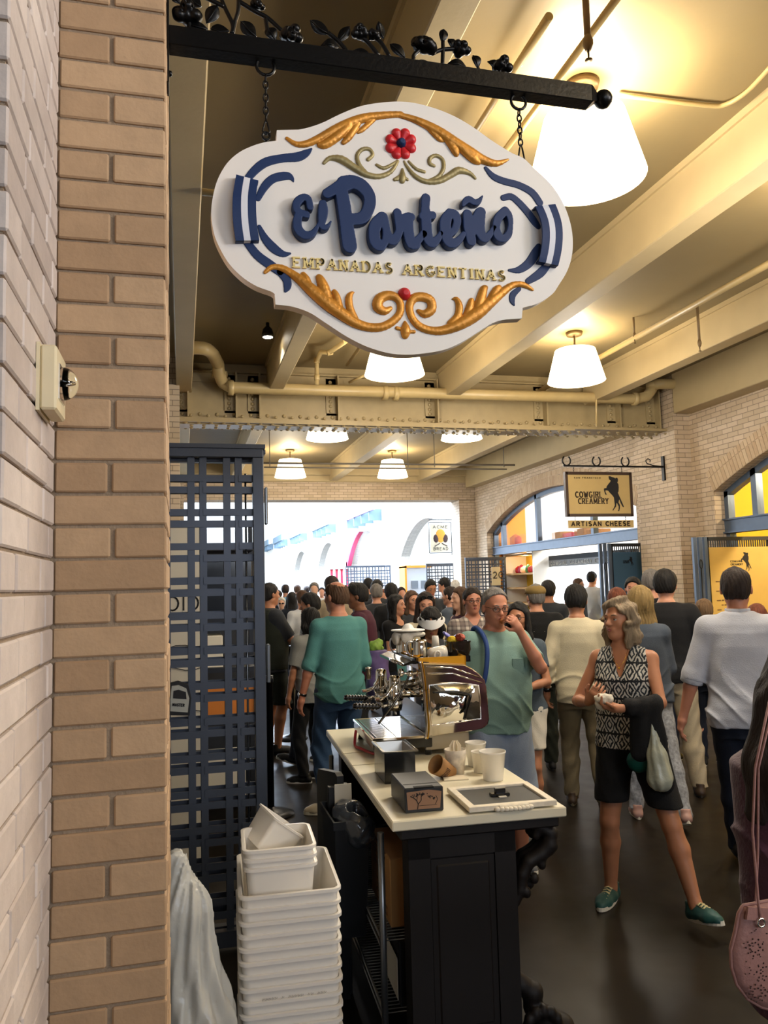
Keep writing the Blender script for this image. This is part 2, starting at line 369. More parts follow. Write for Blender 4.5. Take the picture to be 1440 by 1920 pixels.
# floor: polished dark concrete with faint stains and saw-cut joints
def floor_mat():
    M=bpy.data.materials.new('polished_concrete'); M.use_nodes=True; N=M.node_tree.nodes; L=M.node_tree.links; b=N['Principled BSDF']
    tc=N.new('ShaderNodeTexCoord'); n=N.new('ShaderNodeTexNoise'); n.inputs['Scale'].default_value=0.9; n.inputs['Detail'].default_value=8; n.inputs['Roughness'].default_value=.65; L.new(tc.outputs['Object'],n.inputs['Vector'])
    r=N.new('ShaderNodeValToRGB'); r.color_ramp.elements[0].position=.3; r.color_ramp.elements[0].color=srgb('120e09'); r.color_ramp.elements[1].position=.72; r.color_ramp.elements[1].color=srgb('1f1911'); L.new(n.outputs['Fac'],r.inputs[0])
    t=N.new('ShaderNodeTexBrick'); t.offset=0; t.inputs['Scale'].default_value=1; t.inputs['Brick Width'].default_value=2.4; t.inputs['Row Height'].default_value=2.4; t.inputs['Mortar Size'].default_value=.004
    t.inputs['Color1'].default_value=(1,1,1,1); t.inputs['Color2'].default_value=(1,1,1,1); t.inputs['Mortar'].default_value=(.3,.3,.3,1); L.new(tc.outputs['Object'],t.inputs['Vector'])
    mx=N.new('ShaderNodeMix'); mx.data_type='RGBA'; mx.blend_type='MULTIPLY'; mx.inputs[0].default_value=1; L.new(r.outputs[0],mx.inputs[6]); L.new(t.outputs[0],mx.inputs[7]); L.new(mx.outputs[2],b.inputs['Base Color'])
    b.inputs['Roughness'].default_value=.32; b.inputs['Specular IOR Level'].default_value=.27
    n2=N.new('ShaderNodeTexNoise'); n2.inputs['Scale'].default_value=5; L.new(tc.outputs['Object'],n2.inputs['Vector']); q=N.new('ShaderNodeMapRange'); q.inputs[3].default_value=.28; q.inputs[4].default_value=.5; L.new(n2.outputs[0],q.inputs[0]); L.new(q.outputs[0],b.inputs['Roughness'])
    return M
Mfloor=floor_mat()
struct(MB().box((-14,-6,-.1),(12,75,0)),'floor',Mfloor)
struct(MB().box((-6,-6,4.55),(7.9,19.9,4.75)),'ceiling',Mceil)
# longitudinal beams between the girders
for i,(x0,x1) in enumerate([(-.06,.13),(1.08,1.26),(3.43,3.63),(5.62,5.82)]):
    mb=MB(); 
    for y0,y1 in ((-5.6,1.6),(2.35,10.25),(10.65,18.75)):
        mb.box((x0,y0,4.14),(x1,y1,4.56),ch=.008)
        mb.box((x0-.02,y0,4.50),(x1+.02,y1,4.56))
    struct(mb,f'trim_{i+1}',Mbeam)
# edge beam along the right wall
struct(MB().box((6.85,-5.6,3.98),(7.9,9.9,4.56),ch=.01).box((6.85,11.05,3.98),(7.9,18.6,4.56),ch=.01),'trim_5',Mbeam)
# near concrete girder overhead
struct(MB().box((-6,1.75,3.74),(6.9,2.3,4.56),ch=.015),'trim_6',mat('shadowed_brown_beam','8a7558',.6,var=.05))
# riveted plate girder
def rivet(mb,x,y,z,ny=-1,nz=0,r=.027):
    M=Matrix.Translation((x,y,z))@(Matrix.Rotation(math.radians(90),4,'X') if ny<0 else Matrix.Rotation(pi,4,'X'))
    prof=[(r,0),(r*.85,r*.45),(r*.5,r*.75),(1e-6,r*.85)]
    vs=[];n=7
    for a,b_ in prof:
        for j in range(n):
            t=2*pi*j/n; vs.append(M@Vector((a*math.cos(t),a*math.sin(t),b_)))
    fs=[(i*n+j,i*n+(j+1)%n,(i+1)*n+(j+1)%n,(i+1)*n+j) for i in range(3) for j in range(n)]
    mb.add(vs,fs,0,True)
gb=MB()
gb.box((-.4,10.32,3.8),(6.95,10.36,4.56))                      # web
gb.box((-.4,10.12,3.765),(6.98,10.56,3.80)).box((-.4,10.12,3.74),(5.4,10.56,3.765)).box((-.1,10.20,3.725),(4.5,10.48,3.74))   # bottom flange plates
gb.box((-.4,10.30,3.80),(6.95,10.32,3.93)).box((-.4,10.24,3.80),(6.95,10.32,3.815))
gb.box((-.4,10.24,4.42),(6.95,10.32,4.44)).box((-.4,10.30,4.30),(6.95,10.32,4.44))
sx=[.02,.62,.92,1.95,3.33,4.95,6.1,6.75]
for x in sx:
    gb.box((x-.08,10.30,3.9),(x+.08,10.32,4.4)); gb.box((x+.055,10.17,3.815),(x+.075,10.32,4.42))
    for k in range(7): rivet(gb,x-.02,10.30,3.96+k*.065)
for k in range(34): rivet(gb,-.2+k*.215,10.30,3.875)
for k in range(34): rivet(gb,-.1+k*.215,10.24,3.845,r=.022)
for k in range(46):
    for yy in (10.16,10.26,10.42,10.52): rivet(gb,-.1+k*.155+(.07 if yy in(10.26,10.42) else 0),yy,3.725 if (.0<k*.155<4.4 and 10.2<yy<10.48) else 3.74,ny=1,r=.026)
struct(gb,'trim_7',Mgirder)
# second lintel, brick-faced, with soffit band, and the girder above it
struct(MB().box((-6,18.75,3.69),(7.9,19.35,4.12)),'wall_back',Mbrick_wall)
struct(MB().box((-6,18.65,4.12),(7.9,19.35,4.30),ch=.02).box((-6,18.5,4.26),(7.9,19.35,4.56),ch=.02),'trim_8',Mbeam)

# near pier on the left: real bricks
z0b=onY(210,1048,1.72).z
def brick(mb,lo,hi): mb.box(lo,hi,ch=.0035)
pb=MB(); H_=.067
pb.box((-.262,1.726,0),(-.036,2.18,4.56),mi=1)
kmin=-int(z0b/H_)-1
for k in range(kmin,45):
    zb=z0b+k*H_; za=zb+.0035; zt=zb+H_-.0035
    if zt<0.02 or za>4.5: continue
    x0,x1=-.25,-.031; j=lambda a: R.uniform(-a,a)
    if k%2==0:
        xm=-.141+j(.004)
        brick(pb,(x0+j(.002),1.7195+j(.0015),za+j(.001)),(xm-.0045,1.80,zt+j(.001))); brick(pb,(xm+.0045,1.7195+j(.0015),za+j(.001)),(x1+j(.0015),1.80,zt+j(.001)))
        ys=[(1.81,2.01),(2.02,2.19)]
    else:
        brick(pb,(x0+j(.002),1.7195+j(.0015),za+j(.001)),(x1+j(.0015),1.815,zt+j(.001)))
        ys=[(1.825,1.925),(1.935,2.135),(2.145,2.19)]
    for a_,b_ in ys: brick(pb,(-.09,a_,za),(x1+j(.0015),b_,zt))
struct(pb,'wall_left',[Mbrick,Mmortar])
# return wall coming towards the photographer, with its own corner further left
pb=MB(); pb.box((-.9,1.245,0),(-.257,1.80,4.56),mi=1)
Mbrick2=island_mat('pale_glazed_brick','d2c6be','bfb2aa')
for k in range(kmin,45):
    zb=z0b+k*H_; za=zb+.003; zt=zb+H_-.003
    if zt<0.02 or za>4.5: continue
    off=[0,.105,.05,.155][k%4]; y=1.2385
    first=True
    while y<1.716:
        L_=(.2-off*.62 if first else .205); e=min(y+L_,1.7165)
        if e-y>.02: brick(pb,(-.40 if first else -.33,y,za+R.uniform(-.001,.001)),(-.2495+R.uniform(-.0015,.0015),e,zt))
        y=e+.008; first=False
    x=-.41
    while x>-.9: brick(pb,(max(x-.2,-.9),1.2385,za),(x,1.32,zt)); x-=.21
struct(pb,'wall_side',[Mbrick2,Mmortar])
struct(MB().box((-6,2.0,0),(-5.9,75,4.56)),'wall_far_left',Mwhitewall)
# pier behind the gate, carrying the girder
struct(MB().box((-.55,9.9,0),(-.02,11.0,4.56)),'trim_9',Mbrick_wall)
struct(MB().box((-.55,18.4,0),(.05,19.5,4.56)),'trim_10',Mbrick_wall)

# right-hand wall: piers and segmental arches
def arch_z(y,y0,y1,zs,za):
    c=(y1-y0)/2; hgt=za-zs; rad=(c*c+hgt*hgt)/(2*hgt); ym=(y0+y1)/2
    return za-rad+math.sqrt(max(rad*rad-(y-ym)**2,0))
def arch_wall(name,m_,X0,X1,ya,yb,zt,arches,vm=None):
    mb=MB(); ys=ya
    for (y0,y1,zs,za) in arches:
        mb.box((X0,ys,0),(X1,y0,zt)); n=28
        for i in range(n):
            a=y0+(y1-y0)*i/n; b_=y0+(y1-y0)*(i+1)/n; z1=arch_z(a,y0,y1,zs,za); z2=arch_z(b_,y0,y1,zs,za)
            mb.add([(X0,a,z1),(X0,b_,z2),(X0,b_,zt),(X0,a,zt),(X1,a,z1),(X1,b_,z2),(X1,b_,zt),(X1,a,zt)],[(0,1,2,3),(4,7,6,5),(0,4,5,1)],0)
        if vm is not None:
            ym=(y0+y1)/2; c=(y1-y0)/2; rad=(c*c+(za-zs)**2)/(2*(za-zs)); zc=za-rad; amax=math.asin(c/rad); nb=int(2*amax*rad/.067)
            for ring,(r0,r1) in enumerate(((.004,.205),(.213,.31))):
                for i in range(nb):
                    t0=-amax+2*amax*(i+.06)/nb; t1=-amax+2*amax*(i+.94)/nb
                    P=[(ym+(rad+r)*math.sin(t),zc+(rad+r)*math.cos(t)) for t,r in ((t0,r0),(t1,r0),(t1,r1),(t0,r1))]
                    mb.prism(P,(X0-.006,0,0),(0,1,0),(0,0,1),(.05,0,0),1)
        ys=y1
    mb.box((X0,ys,0),(X1,yb,zt))
    struct(mb,name,[m_]+([vm] if vm else []))
Mvous=island_mat('arch_brick','c8b294','b49a7c')
arch_wall('wall_right',Mbrick_wall,7.13,7.44,-5.6,18.7,4.56,[(3.0,9.5,2.8,3.5),(11.45,18.0,2.8,3.5)],Mvous)
struct(MB().box((6.88,9.95,0),(7.14,10.98,4.56)),'trim_11',Mbrick_wall)
struct(MB().box((6.72,18.75,0),(7.9,19.35,3.70)),'trim_12',Mbrick_wall)
arch_wall('wall_nave',Mbrick_white,7.5,7.85,19.35,74,5.4,[(21.2,27.2,2.6,3.7),(29.5,36,2.6,3.9),(38.5,45,2.6,3.9),(48,55,2.6,3.9)])
struct(MB().box((-14,74,0),(12,74.3,7)),'wall_end',Mwhitewall)
# unseen rear wall, left open only in a high band to shape the daylight
struct(MB().box((-6,-5.6,0),(-.4,-5.4,4.56)).box((5.8,-5.6,0),(7.9,-5.4,4.56)).box((-.4,-5.6,3.5),(5.8,-5.4,4.56)).box((-.4,-5.6,0),(5.8,-5.4,2.2)),'wall_front',mat('rear_wall_paint','8c7a60',.8))
struct(MB().box((-3.0,6.3,0),(.56,6.38,1.95)),'wall_dark_screen',mat('dark_screen_paint','2d3036',.6))  # added dark screen, blocks the bright floor behind the gate like a dim stall
struct(MB().box((-6.1,-5.6,0),(-6,2.1,4.56)),'wall_rear_left',Mwhitewall)

# ================================================================ CEILING FITTINGS
Mshade=mat('lit_fabric_shade','fff4dc',.8,emit='ffe9bd',estr=5.5)
Mshade_b=mat('lit_shade_diffuser','fff6e4',.8,emit='ffeecb',estr=6.5)
Mbronze=mat('dull_bronze','6b5a40',.4,metal=.6)
def make_lamp(loc,label):
    t=empty('ceiling_lamp',loc,label,'ceiling lamp','drum shade lamps under the ceiling')
    rb,rt_,h=.335,.235,.37
    sh=MB(); prof=[(rb,0),(rt_,h),(rt_-.006,h),(rb-.006,0.004)]
    sh.lathe(prof,n=40); s=part(sh,'lamp_shade',Mshade,t)
    part(MB().lathe([(rb-.004,.012),(rb-.006,.018)],n=40),'diffuser',Mshade_b,t)
    part(MB().lathe([(.001,0.0),(.034,.0),(.034,.012),(.001,.012)],n=20),'finial',Mbronze,t)
    part(MB().lathe([(.012,.012),(.012,.59)],n=10).lathe([(.085,.40),(.085,.41),(.02,.425)],n=24).lathe([(.10,.585),(.09,.55),(.03,.545)],n=24),'stem',Mbronze,t)
    l=bpy.data.lights.new('lamp_bulb','POINT'); l.energy=150 if 1<loc[1]<6 else 80; l.color=(1.0,.84,.60); l.shadow_soft_size=.07
    o=bpy.data.objects.new('lamp_bulb',l); o.location=(0.0,0.0,.30); o.parent=t; COL.objects.link(o)
    l2=bpy.data.lights.new('lamp_glow','POINT'); l2.energy=50 if loc[1]<1 else (135 if loc[1]<6 else 62); l2.color=(1.0,.91,.78); l2.shadow_soft_size=.30
    o2=bpy.data.objects.new('lamp_glow',l2); o2.location=(0,0,-.34); o2.parent=t; COL.objects.link(o2)
    return t
lampsp=[(2.29,4.0,'large glowing drum ceiling lamp right of the hanging bar ball end'),(4.5,4.18,'drum ceiling lamp beyond the right edge of the frame'),
(2.3,8.38,'glowing drum lamp peeking out under the bottom edge of the big white sign'),(4.5,8.34,'glowing drum lamp hanging in front of the riveted girder at right'),
(2.24,12.3,'lamp with only its bottom rim showing under the girder, left one'),(4.42,12.1,'lamp with only its bottom rim showing under the girder, right one'),
(2.24,16.75,'hazy glowing lamp beyond the girder, left one near the gate top'),(4.46,16.65,'hazy glowing lamp beyond the girder, centre one behind the conduit')]
lampsp+=[(2.34,-.1,'drum ceiling lamp overhead behind the photographer, left one'),(4.5,-.1,'drum ceiling lamp overhead behind the photographer, right one')]
for x,y,lb in lampsp: make_lamp((x,y,3.96),lb)
def pipe(name,pts,r,label,cat='pipe',m_=None,group=None,joints=(),n=12):
    mb=MB(); mb.tube(pts,r,n)
    for j in joints:
        p=Vector(j[0]); d=Vector(j[1]).normalized(); mb.tube([p-d*.035,p-d*.03,p+d*.03,p+d*.035],[r*1.1,r*1.3,r*1.3,r*1.1],n)
    o=mb.build(name,m_ or Mpipe); return tag(o,label,cat,group)
# big drain pipe in front of the girder
Yp=9.98
pa=[onY(x,y,Yp) for x,y in ((433,727),(650,733),(900,740),(1190,748))]
pl=[onZ(358,652,4.36),onZ(388,655,4.36),onY(407,676,9.72),onY(411,700,9.86),onY(418,718,Yp)]
pr=[onY(1212,744,Yp),onY(1222,730,Yp),onY(1226,716,Yp)+Vector((0,.0,.02)),onY(1240,712,Yp-.1),onY(1285,717,Yp-.1)]
allp=spline([tuple(p) for p in pl],4)+[np.array(p) for p in pa]+spline([tuple(p) for p in pr],4)
pipe('drain_pipe',[Vector((p[0],p[1],min(p[2],4.40))) for p in allp],.075,'thick cream drain pipe running across the front of the riveted girder',joints=[(pa[0],(1,0,0)),(onY(412,702,Yp),(0,0,1)),(onY(722,737,Yp),(1,0,0)),(onY(742,738,Yp),(1,0,0)),(pa[3],(1,0,0)),(onY(1224,722,Yp),(0,0,1))],n=16)
def line_pipe(p,q,r,label,**k): return pipe('pipe',[p,q],r,label,**k)
line_pipe(onZ(1030,30,4.40),onZ(880,265,4.40),.022,'cream sprinkler pipe crossing the lit ceiling left of the large lamp')
line_pipe((2.02,2.4,4.40),(2.02,9.6,4.40),.02,'thin cream pipe running along the ceiling behind the sign')
line_pipe(Vector((4.93,2.4,4.32)),Vector((4.93,10.2,4.32)),.032,'long cream pipe along the right ceiling bay towards the girder elbow')
pp=[onY(x,y,9.8) for x,y in ((594,722),(594,676))]+[onZ(602,660,4.42),onZ(618,661,4.42),onZ(648,640,4.44)]
pipe('pipe',pp,.028,'cream riser pipe with elbow standing above the drain pipe',joints=[(pp[1],(0,0,1)),(pp[3],(1,0,.3)),(onY(594,708,9.8),(0,0,1))])
line_pipe(onY(655,717,9.85),onY(688,702,9.6),.018,'short slanting pipe stub left of the lamp under the sign')
line_pipe(onY(1118,640+80,9.9),onY(1118,800,9.9),.014,'thin vertical pipe crossing the girder below the right lamp')
line_pipe((.13,4.9,4.12),(1.08,4.9,4.12),.022,'pale conduit spanning the dark ceiling bay left of the sign')
# fluorescent conduit rails past the girder
pipe('conduit',[onY(470,868,14.2),onY(965,872,14.2)],.018,'thin dark conduit crossing in front of the far lamps, upper of the pair',cat='conduit',m_=mat('grey_conduit','6f675c',.5))
pipe('conduit',[onY(495,876,13.9),onY(950,880,13.9)],.014,'thin dark conduit crossing in front of the far lamps, lower of the pair',cat='conduit',m_=MATS['grey_conduit'])
for i,x in enumerate((506,765,815,945)): pipe('rod',[onY(x,876,14.1),Vector((onY(x,876,14.1).x,14.1,4.56))],.008,['ceiling hanger rod nearest the gate','ceiling hanger rod right of the far centre lamp','ceiling hanger rod beside the far beam','rightmost ceiling hanger rod of the conduit pair'][i],cat='rod',m_=MATS['grey_conduit'])
# sprinkler drops
def sprinkler(p,L_,label,s=1):
    t=empty('sprinkler_head',p,label,'sprinkler')
    part(MB().lathe([(.014*s,.05),(.014*s,L_)],n=10).lathe([(.012*s,-.0),(.022*s,.03),(.022*s,.05),(.014*s,.075)],n=12),'drop_pipe',mat('brown_pipe','7a6444',.5),t)
    part(MB().lathe([(.016*s,-.05),(.016*s,-.045),(.004,-.04),(.006,0)],n=12),'deflector',Mbronze,t)
p=onZ(1103,95,4.12); sprinkler(p,.43,'sprinkler drop hanging in front of the large lamp glow at top right',1.15)
p=onZ(1312,650,4.05); sprinkler(p,.50,'small sprinkler drop on the beam right of the second lamp')
p=onZ(1190,636,4.3); sprinkler(p,.25,'tiny sprinkler drop above the long pipe by the second lamp',.8)
# conduit curving to the big lamp
cp=[onZ(1160,178,4.52),onZ(1320,197,4.52),onZ(1360,196,4.52),onZ(1400,172,4.52),onZ(1445,125,4.52)]
pipe('conduit',[Vector(q) for q in spline([tuple(a) for a in cp],5)],.014,'cream cable conduit curving over the ceiling to the large lamp',cat='conduit')
# track spotlight
t=empty('spotlight',onY(502,632,8.6),'small bright spotlight in the dark ceiling bay under the sign','spotlight')
part(MB().lathe([(.062,0),(.066,.03),(.05,.09),(.02,.12),(.012,.5)],n=20),'housing',mat('black_metal','1c1b1a',.4),t)
part(MB().lathe([(.054,-.002),(.001,-.004)],n=20),'lens',mat('lit_lens','ffffff',emit='fff4e0',estr=40),t)
l=bpy.data.lights.new('spot_bulb','SPOT'); l.energy=25; l.spot_size=1.9; l.shadow_soft_size=.05; o=bpy.data.objects.new('spot_bulb',l); o.location=(0,0,-.02); o.parent=t; COL.objects.link(o)
# ================================================================ BRACKET AND BIG SIGN
YB=1.90
Miron=mat('black_wrought_iron','0b0b0c',.35,metal=.4,bump=.1,bscale=80)
Mboard=mat('white_sign_paint','e6e2dc',.5,var=.015,vscale=6)
Mnavy=mat('navy_sign_paint','0b2a58',.6,var=.04)
Mgold=mat('antique_gold_paint','c98a35',.38,metal=.35,var=.22,vscale=25,bump=.15,bscale=120)
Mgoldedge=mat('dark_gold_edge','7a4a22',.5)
Molive=mat('olive_gold_paint','988a5e',.42,metal=.3,var=.2,vscale=30)
Mcream=mat('cream_letter_paint','e2cd88',.5,var=.03)
Mred=mat('red_petal_paint','c8252c',.4,var=.12,vscale=40)
def cr(ox,oy,s): return lambda pts: [(ox+p[0]/s,oy+p[1]/s)+tuple(v/s for v in p[2:]) for p in pts]
cA=cr(400,200,4); cB=cr(740,200,4); cP=cr(530,310,5.76); cT=cr(740,340,6); cC=cr(480,470,4.8); cD=cr(740,470,4.8)
YF=YB-.016
PXM=(onY(760,420,YF)-onY(720,420,YF)).length/40
def s3(p,r=None,dy=0):
    q=onY(p[0],p[1],YF); return (q.x,q.y+dy,q.z)
brk_o=(-.03,YB,2.95); bb=MB(brk_o)
z1,z0=3.012,2.962
bb.box((-.027,YB-.023,z0),(1.105,YB+.023,z1),ch=.002)
bb.add([(1.105,YB-.023,z0),(1.105,YB+.023,z0),(1.105,YB+.023,z1),(1.105,YB-.023,z1),(1.128,YB-.009,z0+.014),(1.128,YB+.009,z0+.014),(1.128,YB+.009,z1-.014),(1.128,YB-.009,z1-.014)],[(0,1,5,4),(1,2,6,5),(2,3,7,6),(3,0,4,7)])
brk=empty('sign_bracket',(-.03,YB,2.95),'black wrought iron bar with roses and leaves projecting from the brick pier','sign bracket')
def loc(mb,o): mb.o=Vector(o); return mb
part(bb,'bar',Miron,brk)
mb=MB(brk_o); mb.sphere((1.15,YB,(z0+z1)/2),.026,20); part(mb,'ball_finial',Miron,brk)
mb=MB(brk_o); mb.box((-.0305,YB-.03,2.86),(-.0255,YB+.03,3.40),ch=.001)
for z in (2.9,3.25): mb.lathe([(.008,0),(.006,.006),(.0001,.008)],(-.0255,YB,z),10,axis='x')
part(mb,'wall_plate',Miron,brk)
def rose(c,r):
    s=SDF([c[i]-r*1.25 for i in range(3)],[c[i]+r*1.25 for i in range(3)],max(r/13,.0011))
    s.ell(c,(r*.62,)*3)
    for k in range(9):
        a=2*pi*k/9*1.62+c[0]*9; e=R.uniform(-.6,.8); d=(math.cos(a)*.55*r,math.sin(a)*.55*r*.8,e*r*.5)
        s.ell((c[0]+d[0],c[1]+d[1],c[2]+d[2]),(r*.44,r*.42,r*.4),k=r*.06)
    for k in range(4):
        a=2*pi*k/4+.5; s.cap((c[0]+math.cos(a)*r*.3,c[1]-r*.55,c[2]+math.sin(a)*r*.3),(c[0]+math.cos(a+1.3)*r*.35,c[1]-r*.8,c[2]+math.sin(a+1.3)*r*.35),r*.10,r*.06,k=r*.03,mode='s')
    s.g=s.g; o=s.build('rose',Miron,brk); 
    for v in o.data.vertices: v.co=v.co-Vector(brk_o)
    return o
g6=cr(310,0,4.364); g7=cr(560,20,3.273)
for (x,y,r),f in [((180,120,88),g6),((1030,292,72),g6),((755,35,45),g6),((375,140,44),g7),((770,212,62),g7),((1000,238,46),g7),((1250,335,52),g7),((455,150,36),g7)]:
    q=f([(x,y,r)])[0]; p=onY(q[0],q[1],YB); rose((p.x,p.y,p.z),q[2]*PXM*1.35)
def leaf(p,q,wd):
    a=onY(p[0],p[1],YB); b=onY(q[0],q[1],YB); d=b-a; L_=d.length; d.normalize(); side=d.cross(Vector((0,1,0))).normalized(); wv=wd*PXM*.62
    mb=MB(brk_o); n=10; rows=[]; curl=R.uniform(-.012,.012)
    for i in range(n+1):
        t=i/n; ww=wv*math.sin(pi*min(t*1.02,1))**.8*(1.15-.3*t); c=a+d*L_*t+Vector((0,math.sin(pi*t)*curl,0))
        rows.append([c-side*ww+Vector((0,-.004*math.sin(pi*t),0)),c+Vector((0,.003,0)),c+side*ww+Vector((0,-.004*math.sin(pi*t),0))])
    vs=[p_+Vector((0,-.0013,0)) for r_ in rows for p_ in r_]+[p_+Vector((0,.0013,0)) for r_ in rows for p_ in r_]; m_=3*(n+1); fs=[]
    for i in range(n):
        for j in range(2):
            A=i*3+j; fs+= [(A,A+1,A+4,A+3),(m_+A,m_+A+3,m_+A+4,m_+A+1)]
        for j in (0,2): A=i*3+j; fs.append((A,A+3,m_+A+3,m_+A))
    mb.add(vs,fs,0,True); mb.tube([a,a+d*L_*.5+Vector((0,curl-.002,0)),b],.0016,5); part(mb,'leaf',Miron,brk)
for f,ls in ((g7,[((70,60),(190,145),62),((312,98),(240,190),48),((245,225),(130,222),45),((490,66),(520,168),44),((430,262),(335,245),42),((560,205),(655,292),52),((720,315),(815,325),34),((890,115),(880,200),46),((920,175),(945,240),40),((905,335),(1030,350),46),((1070,275),(1100,360),46),((1160,312),(1205,372),40),((690,205),(735,240),36)]),
             (g6,[((200,-20),(295,55),70),((425,45),(335,190),85),((370,235),(525,255),85),((615,175),(745,300),90),((825,235),(905,340),80),((180,200),(350,240),60),((60,-30),(120,30),60)])):
    for p,q,wd in ls:
        P=f([p,q]); leaf(P[0],P[1],wd/(4.364 if f is g6 else 3.273))
for f,ls in ((g6,[[(460,0),(500,90),(550,200),(545,275)],[(600,-30),(595,90),(570,180),(550,275)],[(600,10),(730,90),(840,150),(960,260)],[(820,150),(835,240),(870,325)],[(330,-20),(400,15),(480,55)],[(200,130),(195,220),(210,260)]]),
             (g7,[[(180,135),(245,190),(300,255)],[(375,150),(430,200),(490,275)],[(440,150),(500,190),(560,285)],[(770,220),(710,270),(705,305)],[(885,190),(885,250),(882,335)],[(820,265),(880,240),(970,235)],[(1100,355),(1104,372)],[(1240,350),(1230,385)]])):
    for l in ls:
        mb=MB(brk_o); mb.tube([onY(q[0],q[1],YB) for q in spline(f(l),5)],.0055,8); part(mb,'stem',Miron,brk)
# hanging rings and chains
def link_pts(c,rx,rz,ax,n=14):
    c=Vector(c); return [c+(Vector((math.cos(2*pi*i/n)*rx,0,math.sin(2*pi*i/n)*rz)) if ax=='x' else Vector((0,math.cos(2*pi*i/n)*rx,math.sin(2*pi*i/n)*rz))) for i in range(n)]
def chain(top,bot,ringr,label):
    a=onY(*top,YB); b=onY(*bot,YB); t=empty('hanging_chain',a,label,'chain'); lo=tuple(a)
    mb=MB(lo); mb.tube(link_pts(a,ringr,ringr,'x',20),.0042,8,closed=True); part(mb,'ring',Miron,t)
    z=a.z-ringr; k=0; zb=b.z+.055; 
    while z>zb:
        L_=.011; c=(a.x+(b.x-a.x)*(a.z-z)/(a.z-b.z),YB,z-L_*.8); mb=MB(lo); mb.tube(link_pts(c,.0062,L_,'x' if k%2 else 'y',10),.0021,6,closed=True); part(mb,'link',Miron,t); z-=L_*1.55; k+=1
    mb=MB(lo); mb.tube([(b.x,YB,z+.004),(b.x-.004,YB,z-.01),(b.x-.009,YB,b.z+.012),(b.x,YB,b.z+.003),(b.x+.009,YB,b.z+.012),(b.x+.004,YB,z-.01)],.0024,6,closed=True); part(mb,'hook',Miron,t)
    mb=MB(lo); mb.tube(link_pts((b.x,YB,b.z),.0095,.0095,'x',12),.003,6,closed=True); mb.tube([(b.x,YB,b.z-.008),(b.x,YB,b.z-.035)],.0025,6); part(mb,'eye_screw',Miron,t)
chain((497.5,125),(499,255),.0225,'black chain holding the left shoulder of the white sign')
chain((972,191),(978,306),.0215,'black chain holding the right shoulder of the white sign')
# board
out=[(519,244),(560,243),(600,232),(640,213),(680,198),(730,191),(770,192),(812,202),(850,217),(885,237),(920,262),(945,278),(962,288),(982,297),(1003,317),(1030,342),(1049,368),(1064,400),(1073,437),(1073,475),(1064,507),(1048,534),(1035,552),(1012,567),(996,573),(980,577),(978.5,597),(948,599),(923,606),(894,624),(865,642),(832,656),(792,663),(760,665),(728,662),(688,650),(650,631),(613,607),(584,588),(559,578),(538,573),(516.5,571),(515,551),(492,541),(478,535),(455,520),(430,495),(412,465),(401,437),(396,402),(399,370),(408,337),(425,307),(448,286),(475,273),(500,266),(518,264)]
sharp={0,26,41}
def dens(o):
    n=len(o); res=[]
    for i in range(n):
        p0,p1,p2,p3=[np.array(o[(i+j)%n],float) for j in(-1,0,1,2)]
        if i in (0,25,26,41,55,56,40) or i in(24,): res.append(tuple(p1)); continue
        for j in range(4):
            t=j/4; res.append(tuple(0.5*((2*p1)+(-p0+p2)*t+(2*p0-5*p1+4*p2-p3)*t*t+(-p0+3*p1-3*p2+p3)*t**3)))
    return res
sg_o=(.54,YB,2.56)
sign=empty('hanging_sign',sg_o,'large white scalloped sign with blue raised lettering and gold scrolls hanging on two chains','sign')
pp_=[s3(p) for p in dens(out)]
mb=MB(sg_o); n=len(pp_)
mb.add([(p[0],YF,p[2]) for p in pp_]+[(p[0],YF+.032,p[2]) for p in pp_],[tuple(range(n)),tuple(range(2*n-1,n-1,-1))]+[(i,i+n,(i+1)%n+n,(i+1)%n) for i in range(n)])
part(mb,'board',Mboard,sign)
def slab(name,strokes,mt,h,vox=.0016,k=.0,subtract=()):
    """flat-faced raised shape: union of tapered strokes lying in the board plane"""
    P=[[s3(p)+(p[2]*PXM,) for p in (spline(st,4) if len(st)>2 else st)] for st in strokes]
    al=[p for st in P for p in st]; lo=[min(p[0]-p[3] for p in al),YF-h,min(p[2]-p[3] for p in al)]; hi=[max(p[0]+p[3] for p in al),YF,max(p[2]+p[3] for p in al)]
    s=SDF(lo,hi,vox); s.g[:]=.05
    for st in P:
        for a,b in zip(st[:-1],st[1:]):
            def fn(X,Y,Z,a=a,b=b):
                ax,az,r0=a[0],a[2],a[3]; bx,bz,r1=b[0],b[2],b[3]; dx,dz=bx-ax,bz-az; L_=dx*dx+dz*dz+1e-12
                t=np.clip(((X-ax)*dx+(Z-az)*dz)/L_,0,1); return np.sqrt((X-ax-dx*t)**2+(Z-az-dz*t)**2)-(r0+(r1-r0)*t)+0*Y
            r=max(a[3],b[3]); s.op((min(a[0],b[0])-r,lo[1]-.01,min(a[2],b[2])-r),(max(a[0],b[0])+r,hi[1]+.01,max(a[2],b[2])+r),fn,k)
    s.apply(lambda g,X,Y,Z: np.maximum(g,np.maximum(YF-h-Y,Y-YF-.001)))
    o=s.build(name,mt,sign,smooth_it=0)
    for v in o.data.vertices: v.co=v.co-Vector(sg_o)
    autosmooth(o,40); return o
E_=[(282,488,36),(264,405,35),(215,385,36),(155,425,42),(133,485,40),(165,545,38),(245,570,36)]
E2=[(165,550,38),(145,640,46),(155,725,48),(220,790,46),(300,778,34),(352,715,22),(370,665,10)]
l1=[(412,450,34),(400,560,34),(402,650,32),(425,705,34),(470,695,22),(505,645,9)]; l2=[(425,450,34),(448,520,27),(440,600,26),(418,660,26)]
slab('lettering',[cP(E_),cP(E2),cP(l1),cP(l2)],Mnavy,.022)
